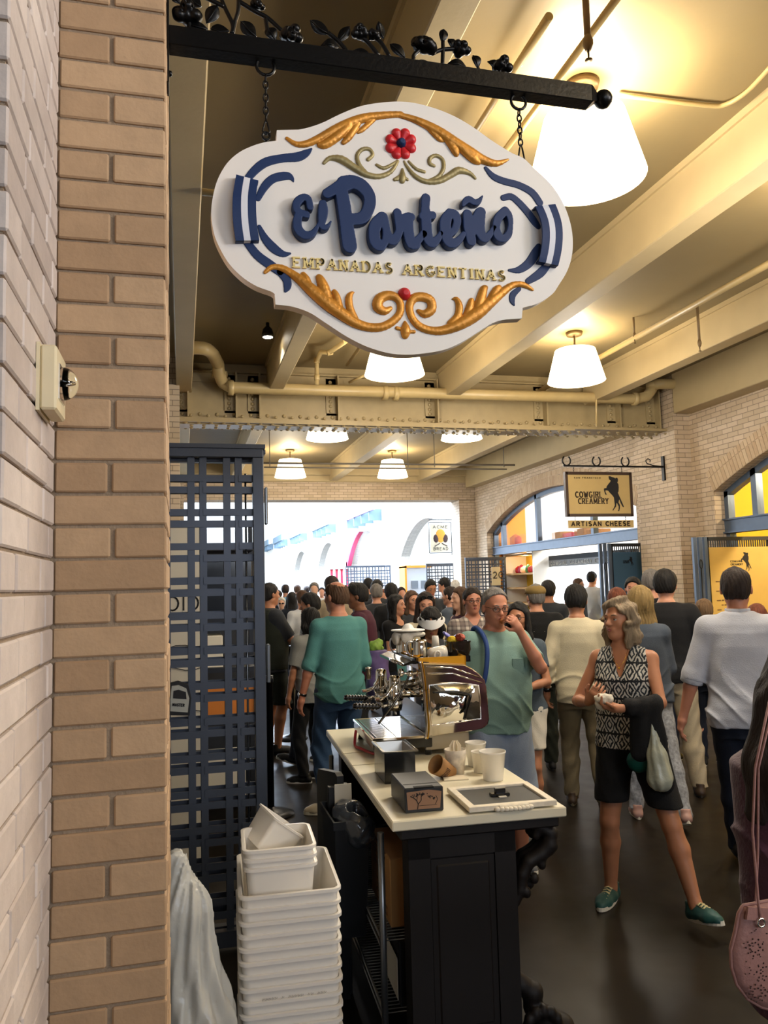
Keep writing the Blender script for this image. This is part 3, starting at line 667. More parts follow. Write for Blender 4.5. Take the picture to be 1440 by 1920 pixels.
Pst=[(620,330,66),(645,480,72),(668,650,70),(690,800,76),(706,905,76)]; Pfl=[(462,345,50),(560,290,58),(650,245,76)]; Pb=[(650,240,82),(740,222,73),(835,262,72),(905,345,66),(923,430,64),(897,530,62),(840,605,62),(735,622,62)]
slab('lettering',[cP(Pst),cP(Pfl),cP(Pb)],Mnavy,.022)
O1=[(1050,600,58),(985,680,65),(965,780,62),(985,870,62),(1035,908,52),(1085,860,40)]; O1b=[(1058,600,58),(1090,690,44),(1100,770,44),(1092,845,40)]; O1c=[(1092,680,30),(1145,842,42),(1190,832,50),(1232,760,42),(1235,690,44),(1218,560,46)]
r1=[(1216,550,46),(1236,660,45)]; r1b=[(1245,640,50),(1320,600,50),(1365,595,42)]; r2=[(1330,630,58),(1338,780,58),(1368,880,58),(1420,890,46)]
t1=[(200,740,50),(245,690,44),(300,630,44)]; t2=[(325,230,52),(318,330,50),(325,420,58),(332,560,60),(350,680,60),(395,728,56),(452,690,42),(495,620,28)]; tb=[(288,428,44),(400,420,44)]
e1=[(590,392,46),(545,480,66),(540,600,62),(572,700,62),(620,735,52),(690,700,42),(745,630,30)]; e2=[(590,390,46),(650,415,52),(675,490,46),(645,580,42),(600,625,36)]
n1=[(788,410,56),(798,540,60),(820,640,58),(832,708,56)]; n2=[(850,610,40),(868,480,44),(925,392,58)]; n3=[(938,385,58),(925,500,62),(935,620,58),(980,678,48),(1035,635,38),(1090,555,28)]
o1=[(1205,372,48),(1130,455,50),(1110,560,46),(1130,648,54),(1188,680,44),(1245,635,42),(1268,540,32),(1258,430,38),(1212,368,46)]
slab('lettering',[cP(O1),cP(O1b),cP(O1c),cP(r1),cP(r1b),cP(r2),cT(t1)],Mnavy,.022)
slab('lettering',[cT(t2),cT(tb)],Mnavy,.022); slab('lettering',[cT(e1),cT(e2)],Mnavy,.022)
slab('lettering',[cT(n1),cT(n2),cT(n3)],Mnavy,.022); slab('lettering',[cT(o1)],Mnavy,.022)
slab('tilde',[cT([(742,305,18),(765,262,34),(810,240,40),(870,272,36),(915,262,32),(958,205,10)])],Mnavy,.020)
# painted ribbons (flat) and flag loops (raised)
rib=[[cA([(262,535,26),(320,470,30),(400,415,32),(520,388,30),(630,378,34),(695,350,26),(736,318,7)])],[cA([(335,690,20),(385,600,28),(450,540,30),(545,520,30),(585,535,18),(600,562,6)])],
[cA([(345,900,14),(385,985,28),(450,1060,34),(520,1105,24),(577,1102,7)])],[cA([(255,1020,28),(330,1115,32),(430,1190,34),(500,1240,30)])],[cA([(500,1240,28),(550,1300,30),(555,1350,26),(540,1385,10)])],
[cB([(682,462,14),(740,525,26),(820,560,28),(930,590,28),(1030,645,30),(1085,720,30)])],[cB([(815,685,24),(870,675,26),(920,710,28),(990,785,30),(1045,860,30),(1075,900,22)])],
[cB([(857,1228,10),(930,1225,26),(1005,1175,34),(1055,1100,36),(1080,1050,24)])],[cB([(1150,1180,28),(1090,1250,34),(1000,1310,24)])],[cD([(1120,345,20),(1065,395,30),(1056,450,26),(1074,492,8)])]]
for r_ in rib: slab('painted_ribbon',r_,Mnavy,.0022,vox=.0012)
Mflag=mat('white_ribbon_band','d9dce4',.5)
def flagloop(L,Rr,name='flag_loop'):
    """L,Rr: top->bottom px edges; curved panel standing proud, three stripes"""
    t=None; n=12
    def q(e,t_): 
        pts=spline(e,8); i=t_*(len(pts)-1); a=int(i); b=min(a+1,len(pts)-1); f=i-a; p=pts[a]*(1-f)+pts[b]*f; return onY(p[0],p[1],YF-.02)
    for j,(a,b,m_) in enumerate(((0,.36,Mnavy),(.36,.64,Mflag),(.64,1,Mnavy))):
        mb=MB(sg_o); vs=[]
        for i in range(n+1):
            tt=i/n; l=q(L,tt); r=q(Rr,tt); bul=.012*math.sin(pi*tt)
            for u in (a,b):
                p=l.lerp(r,u); vs+= [Vector((p.x,YF-.018-bul,p.z)),Vector((p.x,YF-.012-bul,p.z))]
        fs=[]
        for i in range(n):
            A=i*4; B=A+4; fs+=[(A,A+2,B+2,B),(A+1,B+1,B+3,A+3),(A,B,B+1,A+1),(A+2,A+3,B+3,B+2)]
        fs+=[(0,1,3,2),(n*4,n*4+2,n*4+3,n*4+1)]
        # returns to the board at both ends
        for i in (0,n):
            A=i*4; k=len(vs); zz=.0015 if i==0 else -.0015
            vs+=[Vector((vs[A].x,YF,vs[A].z)),Vector((vs[A+2].x,YF,vs[A+2].z)),Vector((vs[A].x,YF,vs[A].z-zz*3)),Vector((vs[A+2].x,YF,vs[A+2].z-zz*3)),vs[A]-Vector((0,0,zz*3)),vs[A+2]-Vector((0,0,zz*3))]
            fs+=[(A,A+2,k+1,k),(k+4,k+5,k+3,k+2),(A,k,k+2,k+4),(A+2,k+5,k+3,k+1)]
        mb.add(vs,fs); part(mb,'ribbon_stripe',m_,sign)
flagloop(cA([(172,505),(148,650),(142,760),(148,880),(168,1003)]),cA([(338,550),(322,650),(318,760),(325,880),(345,1000)]))
flagloop(cB([(1055,745),(1088,850),(1098,950),(1096,1060),(1083,1158)]),cB([(1208,727),(1238,850),(1248,960),(1245,1080),(1230,1190)]))
# carved scrolls (rounded relief)
def relief(name,strokes,mt,vox=.0017,k=.0012,depth=.85,groove=()):
    P=[[s3(p)+(p[2]*PXM,) for p in (spline(st,3) if len(st)>2 else st)] for st in strokes]
    al=[p for st in P for p in st]; lo=[min(p[0]-p[3] for p in al),YF-.03,min(p[2]-p[3] for p in al)]; hi=[max(p[0]+p[3] for p in al),YF+.002,max(p[2]+p[3] for p in al)]
    s=SDF(lo,hi,vox); s.g[:]=.05
    for st in P:
        for a,b in zip(st[:-1],st[1:]): s.cap(a[:3],b[:3],a[3],b[3],k=k,flat=(1,depth*1.0,1))
    for st in groove:
        G=[s3(p)+(p[2]*PXM,) for p in (spline(st,3) if len(st)>2 else st)]
        for a,b in zip(G[:-1],G[1:]):
            s.cap((a[0],YF-.0175,a[2]),(b[0],YF-.0175,b[2]),a[3],b[3],mode='s',k=.001)
    s.apply(lambda g,X,Y,Z: np.maximum(np.maximum(g,Y-YF-.0005),YF-.018-Y))
    o=s.build(name,mt,sign,smooth_it=1)
    for v in o.data.vertices: v.co=v.co-Vector(sg_o)
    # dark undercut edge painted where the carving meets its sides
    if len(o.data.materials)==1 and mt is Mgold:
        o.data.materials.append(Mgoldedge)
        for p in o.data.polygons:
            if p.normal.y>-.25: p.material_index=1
    return o
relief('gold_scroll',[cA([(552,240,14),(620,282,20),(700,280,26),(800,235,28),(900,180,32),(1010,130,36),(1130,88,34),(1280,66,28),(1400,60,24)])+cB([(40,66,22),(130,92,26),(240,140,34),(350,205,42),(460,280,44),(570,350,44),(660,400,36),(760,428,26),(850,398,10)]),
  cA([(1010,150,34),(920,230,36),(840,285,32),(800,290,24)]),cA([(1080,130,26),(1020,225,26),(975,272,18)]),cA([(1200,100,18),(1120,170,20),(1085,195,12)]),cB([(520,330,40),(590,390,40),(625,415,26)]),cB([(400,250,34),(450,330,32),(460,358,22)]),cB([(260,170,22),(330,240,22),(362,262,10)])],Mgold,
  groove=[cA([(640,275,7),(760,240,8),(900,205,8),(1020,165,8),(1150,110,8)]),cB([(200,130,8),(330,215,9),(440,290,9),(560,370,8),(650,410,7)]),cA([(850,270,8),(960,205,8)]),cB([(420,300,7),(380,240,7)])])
relief('olive_scroll',[cA([(828,425,12),(875,388,18),(960,398,30),(1050,455,28),(1140,508,24),(1240,525,20),(1330,490,16),(1385,410,10)]),cA([(1150,500,14),(1095,440,17),(1078,370,15),(1115,322,15),(1170,320,14),(1195,362,13),(1160,398,15)]),cA([(1225,438,12),(1275,462,14),(1330,440,12),(1380,405,8)]),
  cB([(603,538,12),(560,500,18),(480,480,28),(420,512,26),(330,560,22),(230,562,20),(150,520,18),(92,450,12),(70,410,8)]),cB([(250,560,14),(330,522,15),(366,462,16),(358,398,15),(310,368,15),(265,388,15),(262,428,15),(295,445,13)]),cB([(222,490,13),(160,468,13),(105,412,10)]),cB([(58,470,10),(58,530,26),(55,560,20)]),cB([(18,548,12),(40,530,10)]),cB([(95,548,12),(75,530,10)]),cA([(1360,548,14),(1400,520,12)])],Molive,vox=.0013,
  groove=[cB([(440,500,5),(330,545,5),(230,545,5),(150,505,5)]),cA([(920,400,5),(1060,475,6),(1160,518,5),(1250,518,4)])])
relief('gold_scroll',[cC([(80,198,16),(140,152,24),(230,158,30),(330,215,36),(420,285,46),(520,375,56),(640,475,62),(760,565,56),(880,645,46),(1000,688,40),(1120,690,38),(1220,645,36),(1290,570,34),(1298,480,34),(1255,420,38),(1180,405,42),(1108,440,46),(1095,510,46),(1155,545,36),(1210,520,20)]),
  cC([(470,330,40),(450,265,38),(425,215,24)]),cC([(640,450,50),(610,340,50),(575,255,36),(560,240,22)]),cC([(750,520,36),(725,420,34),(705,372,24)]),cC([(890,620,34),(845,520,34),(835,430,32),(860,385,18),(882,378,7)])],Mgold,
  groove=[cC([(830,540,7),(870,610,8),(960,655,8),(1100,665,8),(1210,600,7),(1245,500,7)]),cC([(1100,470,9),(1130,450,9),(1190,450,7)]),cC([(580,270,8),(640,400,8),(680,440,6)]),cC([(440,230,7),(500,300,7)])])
relief('gold_scroll',[cD([(1238,352,16),(1155,308,28),(1060,312,30),(960,382,40),(860,465,50),(740,565,60),(600,655,54),(450,715,42),(330,720,36),(220,680,36),(152,600,34),(132,500,36),(172,430,40),(250,418,42),(322,452,42),(330,530,42),(270,572,36),(212,545,20)]),
  cD([(860,440,36),(910,360,36),(940,330,24)]),cD([(740,540,44),(775,430,44),(800,350,36),(825,330,16)]),cD([(640,600,34),(675,500,34),(690,450,26)]),cD([(500,660,34),(565,590,34),(580,500,34),(555,440,24),(520,438,10)])],Mgold,
  groove=[cD([(560,500,7),(550,580,8),(480,650,8),(330,690,8),(230,640,8),(185,560,7)]),cD([(250,460,8),(310,480,9),(300,530,7)]),cD([(800,370,8),(750,470,8),(720,510,6)])])
relief('gold_finial',[cC([(1340,645,14),(1345,715,44),(1340,765,32)]),cC([(1268,698,18),(1310,710,16)]),cC([(1420,730,18),(1380,730,16)])],Mgold,vox=.0013,groove=[cC([(1340,660,5),(1315,720,5),(1340,765,5)]),cC([(1345,660,5),(1372,720,5),(1345,765,5)])])
fc=cB([(45,280,0)])[0]
for k in range(8):
    a=2*pi*(k+.5)/8; relief('petal',[[(fc[0]+math.cos(a)*11,fc[1]+math.sin(a)*11,5),(fc[0]+math.cos(a)*21,fc[1]+math.sin(a)*21,9.6)]],Mred,vox=.0012,depth=.8,groove=[[(fc[0]+math.cos(a)*14,fc[1]+math.sin(a)*14,2.2),(fc[0]+math.cos(a)*24,fc[1]+math.sin(a)*24,1.2)]])
relief('flower_centre',[[(fc[0],fc[1],9),(fc[0]+.1,fc[1],9)]],Mnavy,vox=.0012,depth=1.6)
relief('red_knob',[[(757.5,552,11.5),(757.6,552,11.5)]],Mred,vox=.0012,depth=1.2)
# cream slab-serif words
def sign_text(txt,x0,yb0,x1,yb1,hpx):
    a=Vector(s3((x0,yb0+1))); b=Vector(s3((x1,yb1+1))); u=(b-a).normalized(); v=Vector((-u.z,0,u.x)); 
    mb=MB(sg_o); text_mb(mb,txt,a,u,v,(0,-.006,0),hpx*PXM*1.08,weight=.21,serif=True,gap=.40,fit=(b-a).length); part(mb,'cream_lettering',Mcream,sign)
sign_text('EMPANADAS',551,501,736,512,16); sign_text('ARGENTINAS',757,514,947,526,16)

# ================================================================ LEFT SIDE: STROBE, GATE, BAG, BINS
Mplast=mat('ivory_plastic','d8cba8',.45)
t=empty('alarm_strobe',(-.25,1.49,1.97),'ivory fire alarm strobe with clear dome on the pale brick wall','alarm strobe')
lo_=(-.25,1.49,1.97)
mb=MB(lo_); mb.box((-.249,1.488,1.972),(-.243,1.607,2.095)); mb.box((-.243,1.49,1.974),(-.215,1.605,2.092),ch=.004); part(mb,'housing',Mplast,t)
mb=MB(lo_); mb.box((-.2155,1.515,2.0),(-.213,1.58,2.065)); part(mb,'reflector',mat('chrome','d8d8d8',.15,metal=1),t)
mb=MB(lo_); mb.lathe([(.031*math.cos(a_),.031*math.sin(a_)*.9) for a_ in [i*pi/16 for i in range(8)]]+[(1e-5,.028)],(-.213,1.55,2.035),24,axis='x'); part(mb,'dome_lens',mat('clear_lens','ffffff',.03,trans=1,ior=1.3),t)
mb=MB(lo_); mb.tube([(-.211,1.54,2.03),(-.195,1.545,2.035),(-.211,1.56,2.04)],.003,8); part(mb,'flash_tube',MATS['chrome'],t)
Mgate=mat('gunmetal_painted_steel','4a505c',.42,metal=.45,var=.06)
def lattice(mb,xs,zs,x0,x1,z0,z1,y,w_,gap,th=.005):
    """woven pairs of flat straps; xs, zs start each pair"""
    X=[v for x in xs for v in (x,x+gap) if v+w_>x0 and v<x1]; Z=[v for z in zs for v in (z,z-gap) if v-w_>z0-.02 and v<z1+.02]
    for x in X: mb.box((max(x,x0-.01),y,z0),(min(x+w_,x1),y+th,z1))
    for j,z in enumerate(Z):
        for i in range(len(X)+1):
            a=x0-.02 if i==0 else X[i-1]+w_*.5; b=x1 if i==len(X) else X[i]+w_*.5
            if b<=a: continue
            f=((i+1)//2+(j+1)//2)%2
            mb.box((a,y-th-.001*(i%2) if f else y+th,z-w_),(b,y-.0005 if f else y+2*th+.001*(i%2),z))
def gate(name,x0,x1,y,h,label,px=.1665,pz=.1625,w_=.0325,gap=.0556,xs=None,z1=None,rz=0,back=False):
    t=empty(name,(x0,y,0),label,'gate',None,rz)
    mb=MB((x0,y,0)); mb.box((x0-.03,y-.012,h-.05),(x1+.001,y+.04,h),ch=.002).box((x0-.03,y-.022,h-.008),(x1+.01,y+.05,h+.012)).box((x1-.05,y-.013,0.03),(x1,y+.039,h-.051),ch=.002).box((x0-.03,y-.012,.03),(x0-.003,y+.04,h-.051)).box((x0,y-.01,.03),(x1,y+.03,.1))
    part(mb,'frame',Mgate,t); mb=MB((x0,y,0)); xs=xs or [x0+.04+k*px for k in range(int((x1-x0-.09)/px)+1)]; z1=z1 or h-.09-px*.3; zs=[z1-k*pz for k in range(-1,int(h/pz)+1)]; lattice(mb,xs,zs,x0,x1-.048,.06,h-.05,y+.008,w_,gap); part(mb,'woven_straps',Mgate,t)
    return t
g1=gate('lattice_gate',-.07,.382,3.85,2.325,'tall woven strap steel gate standing folded beside the brick pier',xs=[-.139,.0275,.194],z1=1.703+3*.1625)
mb=MB((-.07,3.85,0)); mb.box((.388,3.83,1.95),(.402,3.875,2.13),ch=.004); part(mb,'latch_plate',mat('worn_steel','777b80',.3,metal=.9),g1); mb=MB((-.07,3.85,0)); mb.box((.388,3.83,1.20),(.405,3.875,1.38),ch=.004); part(mb,'handle_plate',MATS['worn_steel'],g1)
mb=MB((-.07,3.85,0)); mb.tube([(.300,3.88,.05),(.300,3.88,2.2)],.005,8); part(mb,'drop_rod',MATS['worn_steel'],g1)
gate('lattice_gate',-.06,.390,3.915,2.31,'second woven strap gate leaf folded directly behind the first',xs=[-.142,.026,.195],z1=1.706+3*.1625)
# key lock box on the gate
t=empty('key_lock_box',(-.03,3.80,1.2),'small grey key lock box with black rubber edge hanging on the gate','lock box')
mb=MB((-.03,3.80,1.2)); cx,cz=onY(334,1311,3.79).x,onY(334,1311,3.79).z
mb.prism([(-.048,-.07),(.05,-.078),(.058,0),(.045,.06),(.0,.078),(-.045,.07),(-.055,0)],(cx,3.80,cz),(1,0,0),(0,0,1),(0,.04,0)); part(mb,'rubber_case',mat('black_rubber','141416',.6),t)
mb=MB((-.03,3.80,1.2)); mb.prism([(-.036,-.052),(.04,-.062),(.047,0),(.034,.045),(.0,.062),(-.030,.060),(-.036,0)],(cx+.002,3.792,cz),(1,0,0),(0,0,1),(0,.01,0)); part(mb,'front_shell',mat('silver_grey_plastic','a8a89e',.4),t)
mb=MB((-.03,3.80,1.2)); mb.prism([(-.024,.005),(.035,-.002),(.032,.03),(.0,.042),(-.022,.038)],(cx+.002,3.790,cz),(1,0,0),(0,0,1),(0,.003,0)); part(mb,'dial_cover',MATS['black_rubber'],t)
mb=MB((-.03,3.80,1.2)); text_mb(mb,'MASTER',(cx-.024,3.790,cz-.028),Vector((.99,0,-.12)).normalized(),Vector((.12,0,.99)).normalized(),(0,-.001,0),.011,weight=.28,fit=.052); part(mb,'brand_lettering',MATS['black_rubber'],t)
# things seen through the gate
Mwhitep=mat('white_paper','cfc9ba',.7); Mink=mat('black_ink','15151a',.6)
t=empty('menu_poster',(.0,5.2,1.2),'cream poster with curly black letters seen through the gate','poster')
mb=MB((.0,5.2,1.2)); mb.box((-.30,5.2,.0),(.11,5.212,2.05)); part(mb,'sheet',Mwhitep,t)
mb=MB((.0,5.2,1.2)); text_mb(mb,'CIO',(.10,5.199,1.52),(-1,0,0),(0,0,1),(0,-.001,0),.085,weight=.12,gap=.2)
for k in range(7): mb.tube([(-.28+.06*i,5.197,1.42-.13*k+.015*math.sin(i*1.3+k*2)) for i in range(8)],.0022,5)
part(mb,'lettering',Mink,t)
t=empty('storage_shelf',(.42,5.6,0),'dark metal storage shelf standing behind the gate','shelf')
for z in (.25,.75,1.1,1.42,1.9): mb=MB((.42,5.6,0)); mb.box((.02,5.4,z),(.47,5.9,z+.03)); part(mb,'shelf_board',mat('dark_steel','2c2f36',.45,metal=.5),t)
for x,y in ((-.02,5.4),(.47,5.4),(-.02,5.87),(.47,5.87)):
    mb=MB((.42,5.6,0)); mb.box((x,y,0),(x+.03,y+.03,2.1)); part(mb,'post',MATS['dark_steel'],t)
def simple_box(name,lo,hi,mt,label,cat,lid=True,group=None):
    mb=MB(((lo[0]+hi[0])/2,(lo[1]+hi[1])/2,lo[2])); mb.box(lo,hi,ch=.004); o=mb.build(name,mt); tag(o,label,cat,group); return o
Mcard=mat('cardboard','a87c4c',.8,var=.05)
simple_box('crate',(.04,5.42,.782),(.46,5.8,1.0),mat('orange_plastic','c8782a',.5),'orange crate on the shelf behind the gate','crate')
simple_box('paper_stack',(.12,5.42,1.132),(.26,5.7,1.34),mat('white_card','ddd6c4',.7),'white stack of cartons on the shelf behind the gate','cartons')
simple_box('appliance',(.14,5.45,1.452),(.46,5.85,1.83),mat('dark_glass','20252e',.15,coat=.5),'dark glossy appliance on the upper shelf behind the gate','appliance')
simple_box('box',(.06,5.42,.282),(.4,5.75,.55),Mwhitep,'white box low on the shelf behind the gate','box')
# plastic-draped bundle beside the pier
s=SDF((-.08,2.33,0),(.24,2.72,1.0),.006)
s.cap((-.02,2.5,.86),(.0,2.5,.72),.030,.065,k=.04).cap((.0,2.5,.72),(.03,2.5,.4),.065,.105,k=.05).cap((.03,2.5,.4),(.05,2.5,.05),.105,.12,k=.05)
def folds(g,X,Y,Z):
    a=np.arctan2(Y-2.5,X-.02); return g+.010*np.sin(a*9+Z*7+1.2*np.sin(Z*13))*np.clip((.95-Z)*2,0,1)+.004*np.sin(a*17-Z*19)
s.apply(folds); s.apply(lambda g,X,Y,Z:np.maximum(g,.004-Z))
o=s.build('plastic_bag',mat('milky_plastic_film','cfcfc8',.28,alpha=.72,bump=.35,bscale=25,coat=.3),smooth_it=2); tag(o,'tall milky clear plastic bag bundle leaning beside the brick pier','plastic bag')
# nested storage bins
Mbin=mat('frosted_polycarbonate','f2ede4',.35,alpha=.85,coat=.2,emit=None)
def bin_mesh(w_,d_,h,rim=.010,taper=.022,th=.003):
    """open tub, origin at rim front-left, rim top z=0; rounded corners"""
    mb=MB()
    def ring(ins,z,rad):
        pts=[]
        for cx,cy,a0 in ((w_-ins-rad,d_-ins-rad,0),(ins+rad,d_-ins-rad,90),(ins+rad,ins+rad,180),(w_-ins-rad,ins+rad,270)):
            for i in range(5):
                a=math.radians(a0+i*22.5); pts.append((cx+rad*math.cos(a),cy+rad*math.sin(a),z))
        return pts
    rings=[ring(0,-.010,.03),ring(0,-.001,.03),ring(.002,0,.03),ring(rim,0,.024),ring(rim+th,-.004,.022),ring(rim+taper,-h,.02),ring(rim+taper+.01,-h-.001,.015)]
    back=[ring(rim+taper+.008,-h-.004,.015),ring(rim+taper-th,-h-.002,.022),ring(rim-.001,-.012,.026),ring(.003,-.008,.03)]
    allr=rings+back; vs=[p for r_ in allr for p in r_]; n=20; fs=[]
    for i in range(len(allr)-1):
        if i==6: continue
        for j in range(n): fs.append((i*n+j,i*n+(j+1)%n,(i+1)*n+(j+1)%n,(i+1)*n+j))
    fs.append(tuple(6*n+j for j in range(n))); fs.append(tuple(7*n+j for j in range(n))[::-1])
    mb.add(vs,fs,0,True); return mb
big=bin_mesh(.318,.42,.20); src=big.build('storage_bin',Mbin); autosmooth(src,50)
for k in range(18):
    o=src if k==0 else src.copy()
    if k: COL.objects.link(o)
    zt=.715-.0385*(k); o.location=(.160+R.uniform(-.0015,.0015),2.545+R.uniform(-.002,.002),zt); o.rotation_euler=(0,0,math.radians(-3)+R.uniform(-.006,.006))
    if zt-.2<.005:
        o.location.z=zt
    lab='frosted white storage tub, topmost full-size one of the tall nested stack' if k==0 else ('frosted storage tub nested below the topmost full-size one in the tall stack')
    tag(o,lab,'storage tub','nested storage tubs' if k else None)
# lowest tubs would sink in the floor, so the stack ends on the last whole one
for o in [o for o in list(COL.objects) if o.name.startswith('storage_bin') and o.location.z<.215]: bpy.data.objects.remove(o)
sm=bin_mesh(.235,.26,.15,rim=.010,taper=.015); s0=sm.build('small_tub',Mbin); autosmooth(s0,50)
for k in range(3):
    o=s0 if k==0 else s0.copy()
    if k: COL.objects.link(o)
    o.location=(.178+k*.002,2.60,.832-k*.028); o.rotation_euler=(0,0,math.radians(-3)+k*.01)
    tag(o,['smaller frosted tub on top, standing inside the tall stack of tubs','smaller frosted tub nested directly below the topmost small one','lowest of the three smaller frosted tubs inside the tall stack'][k],'storage tub')
o=s0.copy(); COL.objects.link(o); o.name='tilted_tub'; o.scale=(.60,.62,.72); o.location=(.30,2.74,.885); o.rotation_euler=(math.radians(8),math.radians(38),math.radians(20)); tag(o,'small clear tub tipped on its side on top of the stack','storage tub')
# faded, unreadable marker scribbles
for ob in [o for o in COL.objects if o.name in ('storage_bin.006','storage_bin.009')]:
    mb=MB(); x=.07
    for wl in (5,1,5,2,3):
        for c in range(wl):
            mb.tube([(x,-.0015+.0042,-.075),(x+.002,.0025,-.068),(x+.005,.0028,-.074),(x+.007,.0025,-.069)],.0007,4); x+=.0095
        x+=.011
    p=mb.build('marker_scribble',mat('faded_marker','6d6a66',.8),ob)
# ================================================================ FAR SIGNS, SHOPFRONTS
Mtan=mat('tan_sign_panel','b9a06a',.55,var=.03)
Mdkwood=mat('dark_brown_wood','3c2a20',.5)
def horse_poly():
    """rearing horse with a rider, traced as one silhouette in a 0..1 box"""
    P=[(790,440),(815,438),(850,452),(880,458),(895,470),(905,458),(928,462),(936,490),(930,515),(920,530),(938,548),(940,600),(934,655),(922,672),(935,705),(955,750),(972,790),(990,830),(1006,870),(1000,880),(985,868),(960,820),(945,775),(938,770),(925,810),(945,850),(943,885),(930,930),(912,934),(908,926),(922,915),(926,870),(905,825),(895,812),(885,850),(884,868),(850,905),(840,922),(826,926),(828,915),(850,885),(866,850),(862,800),(858,740),(830,705),(795,672),(775,645),(735,638),(728,650),(735,680),(748,695),(735,705),(722,690),(712,650),(708,625),(712,612),(748,606),(755,580),(790,540),(815,515),(818,495),(805,490),(795,478)]
    return [((x-700)/500,(940-y)/500) for x,y in P]
def hang_sign(org,w_,h,y,label):
    pass
ys=10.25; O=(5.9,ys,2.56)
t=empty('hanging_sign',O,'tan cheese shop sign with rearing horse and rider hanging from a horseshoe bar','sign')
A=onY(1060,887,ys); B=onY(1180,889,ys); C_=onY(1063,963,ys)
x0,x1=A.x,B.x; zt=(A.z+B.z)/2; zb=zt-.60
mb=MB(O); mb.box((x0,ys-.02,zb),(x1,ys+.02,zt),ch=.004); part(mb,'board',Mtan,t)
mb=MB(O); 
for lo,hi in (((x0-.02,ys-.03,zb-.02),(x0+.02,ys+.03,zt+.02)),((x1-.02,ys-.03,zb-.02),(x1+.02,ys+.03,zt+.02)),((x0,ys-.03,zb-.02),(x1,ys+.03,zb+.02)),((x0,ys-.03,zt-.02),(x1,ys+.03,zt+.02))): mb.box(lo,hi)
part(mb,'frame',Mdkwood,t)
W_=x1-x0; yy=ys-.021
mb=MB(O); text_mb(mb,'COWGIRL',(x0+.13*W_,yy,zt-.345),(1,0,0),(0,0,1),(0,-.004,0),.078,weight=.2,serif=True,gap=.3,fit=.41*W_)
text_mb(mb,'CREAMERY',(x0+.17*W_,yy,zt-.435),(1,0,0),(0,0,1),(0,-.004,0),.072,weight=.2,serif=True,gap=.3,fit=.465*W_)
text_mb(mb,'SAN FRANCISCO',(x0+.12*W_,yy,zt-.075),(1,0,0),(0,0,1),(0,-.004,0),.020,weight=.2,gap=.5,fit=.41*W_); part(mb,'lettering',mat('dark_brown_paint','33241a',.6),t)
mb=MB(O); hp=[(a*.50*W_+.565*W_,b*.50*W_) for a,b in horse_poly()]; mb.prism(hp,(x0,yy,zb+.05),(1,0,0),(0,0,1),(0,-.004,0)); part(mb,'horse_and_rider',Mink,t)
mb=MB(O); C2=onY(1061,976,ys); D2=onY(1182,990,ys); mb.box((x0+.01,ys-.018,D2.z+.005),(x1+.02,ys+.018,C2.z),ch=.003); part(mb,'lower_board',Mtan,t)
mb=MB(O); text_mb(mb,'ARTISAN CHEESE',(x0+.05,yy+.002,D2.z+.035),(1,0,0),(0,0,1),(0,-.004,0),.058,weight=.26,gap=.32,fit=.93); part(mb,'lower_lettering',MATS['dark_brown_paint'],t)
for xx,za,zb_ in ((x0+.13,zt+.02,zt+.09),(x1-.12,zt+.02,zt+.09),(x0+.12,C2.z,zb-.02),(x1-.1,C2.z,zb-.02)):
    mb=MB(O); n=3; h=(zb_-za)/n
    for i in range(n): mb.tube(link_pts((xx,ys,za+h*(i+.5)),.009,h*.62,'x' if i%2 else 'y',8),.003,5,closed=True)
    part(mb,'chain',Miron,t)
zbar=onY(1100,874,ys).z
t=empty('horseshoe_bracket',(6.55,ys,zbar),'thin black bar topped with three horseshoes and a curl projecting from the brick pier','sign bracket')
O2=(6.55,ys,zbar); mb=MB(O2); mb.box((x0-.03,ys-.012,zbar-.012),(6.885,ys+.012,zbar+.012)); part(mb,'bar',Miron,t)
for px in (1062,1118,1172):
    mb=MB(O2); c=onY(px,863,ys); mb.tube([(c.x+.062*math.sin(a),ys,zbar+.075-.07*math.cos(a)) for a in [(-2.55+i*.34) for i in range(16)]],.011,8); part(mb,'horseshoe',Miron,t)
mb=MB(O2); mb.tube([(6.86,ys,zbar+.01),(6.7,ys,zbar+.02),(6.6,ys,zbar+.05),(6.58,ys,zbar+.09),(6.62,ys,zbar+.12),(6.66,ys,zbar+.10),(6.65,ys,zbar+.075)],.008,6); part(mb,'curl',Miron,t)
mb=MB(O2); mb.box((6.855,ys-.03,zbar-.2),(6.885,ys+.03,zbar+.16)); part(mb,'wall_plate',Miron,t)
# ACME bread sign
ys2=20.3; a=onY(805,981,ys2); b=onY(846,1035,ys2); O=((a.x+b.x)/2,ys2,b.z)
t=empty('hanging_sign',O,'pale bakery sign with golden bread and two figures hanging in the bright hall beyond','sign')
mb=MB(O); mb.box((a.x,ys2-.03,b.z),(b.x,ys2+.03,a.z),ch=.01); part(mb,'board',mat('pale_grey_sign','d5d6cc',.6),t)
mb=MB(O); 
w2=b.x-a.x; h2=a.z-b.z
for p_,q_ in (((a.x-.02,a.z+.02),(b.x+.02,a.z+.02)),((a.x-.02,b.z-.02),(b.x+.02,b.z-.02)),((a.x-.02,b.z-.02),(a.x-.02,a.z+.02)),((b.x+.02,b.z-.02),(b.x+.02,a.z+.02)),((a.x-.02,a.z+.09),(7.5,a.z+.09)),((b.x,b.z-.05),(7.5,b.z-.05))): mb.tube([(p_[0],ys2,p_[1]),(q_[0],ys2,q_[1])],.012,6)
part(mb,'frame',Miron,t)
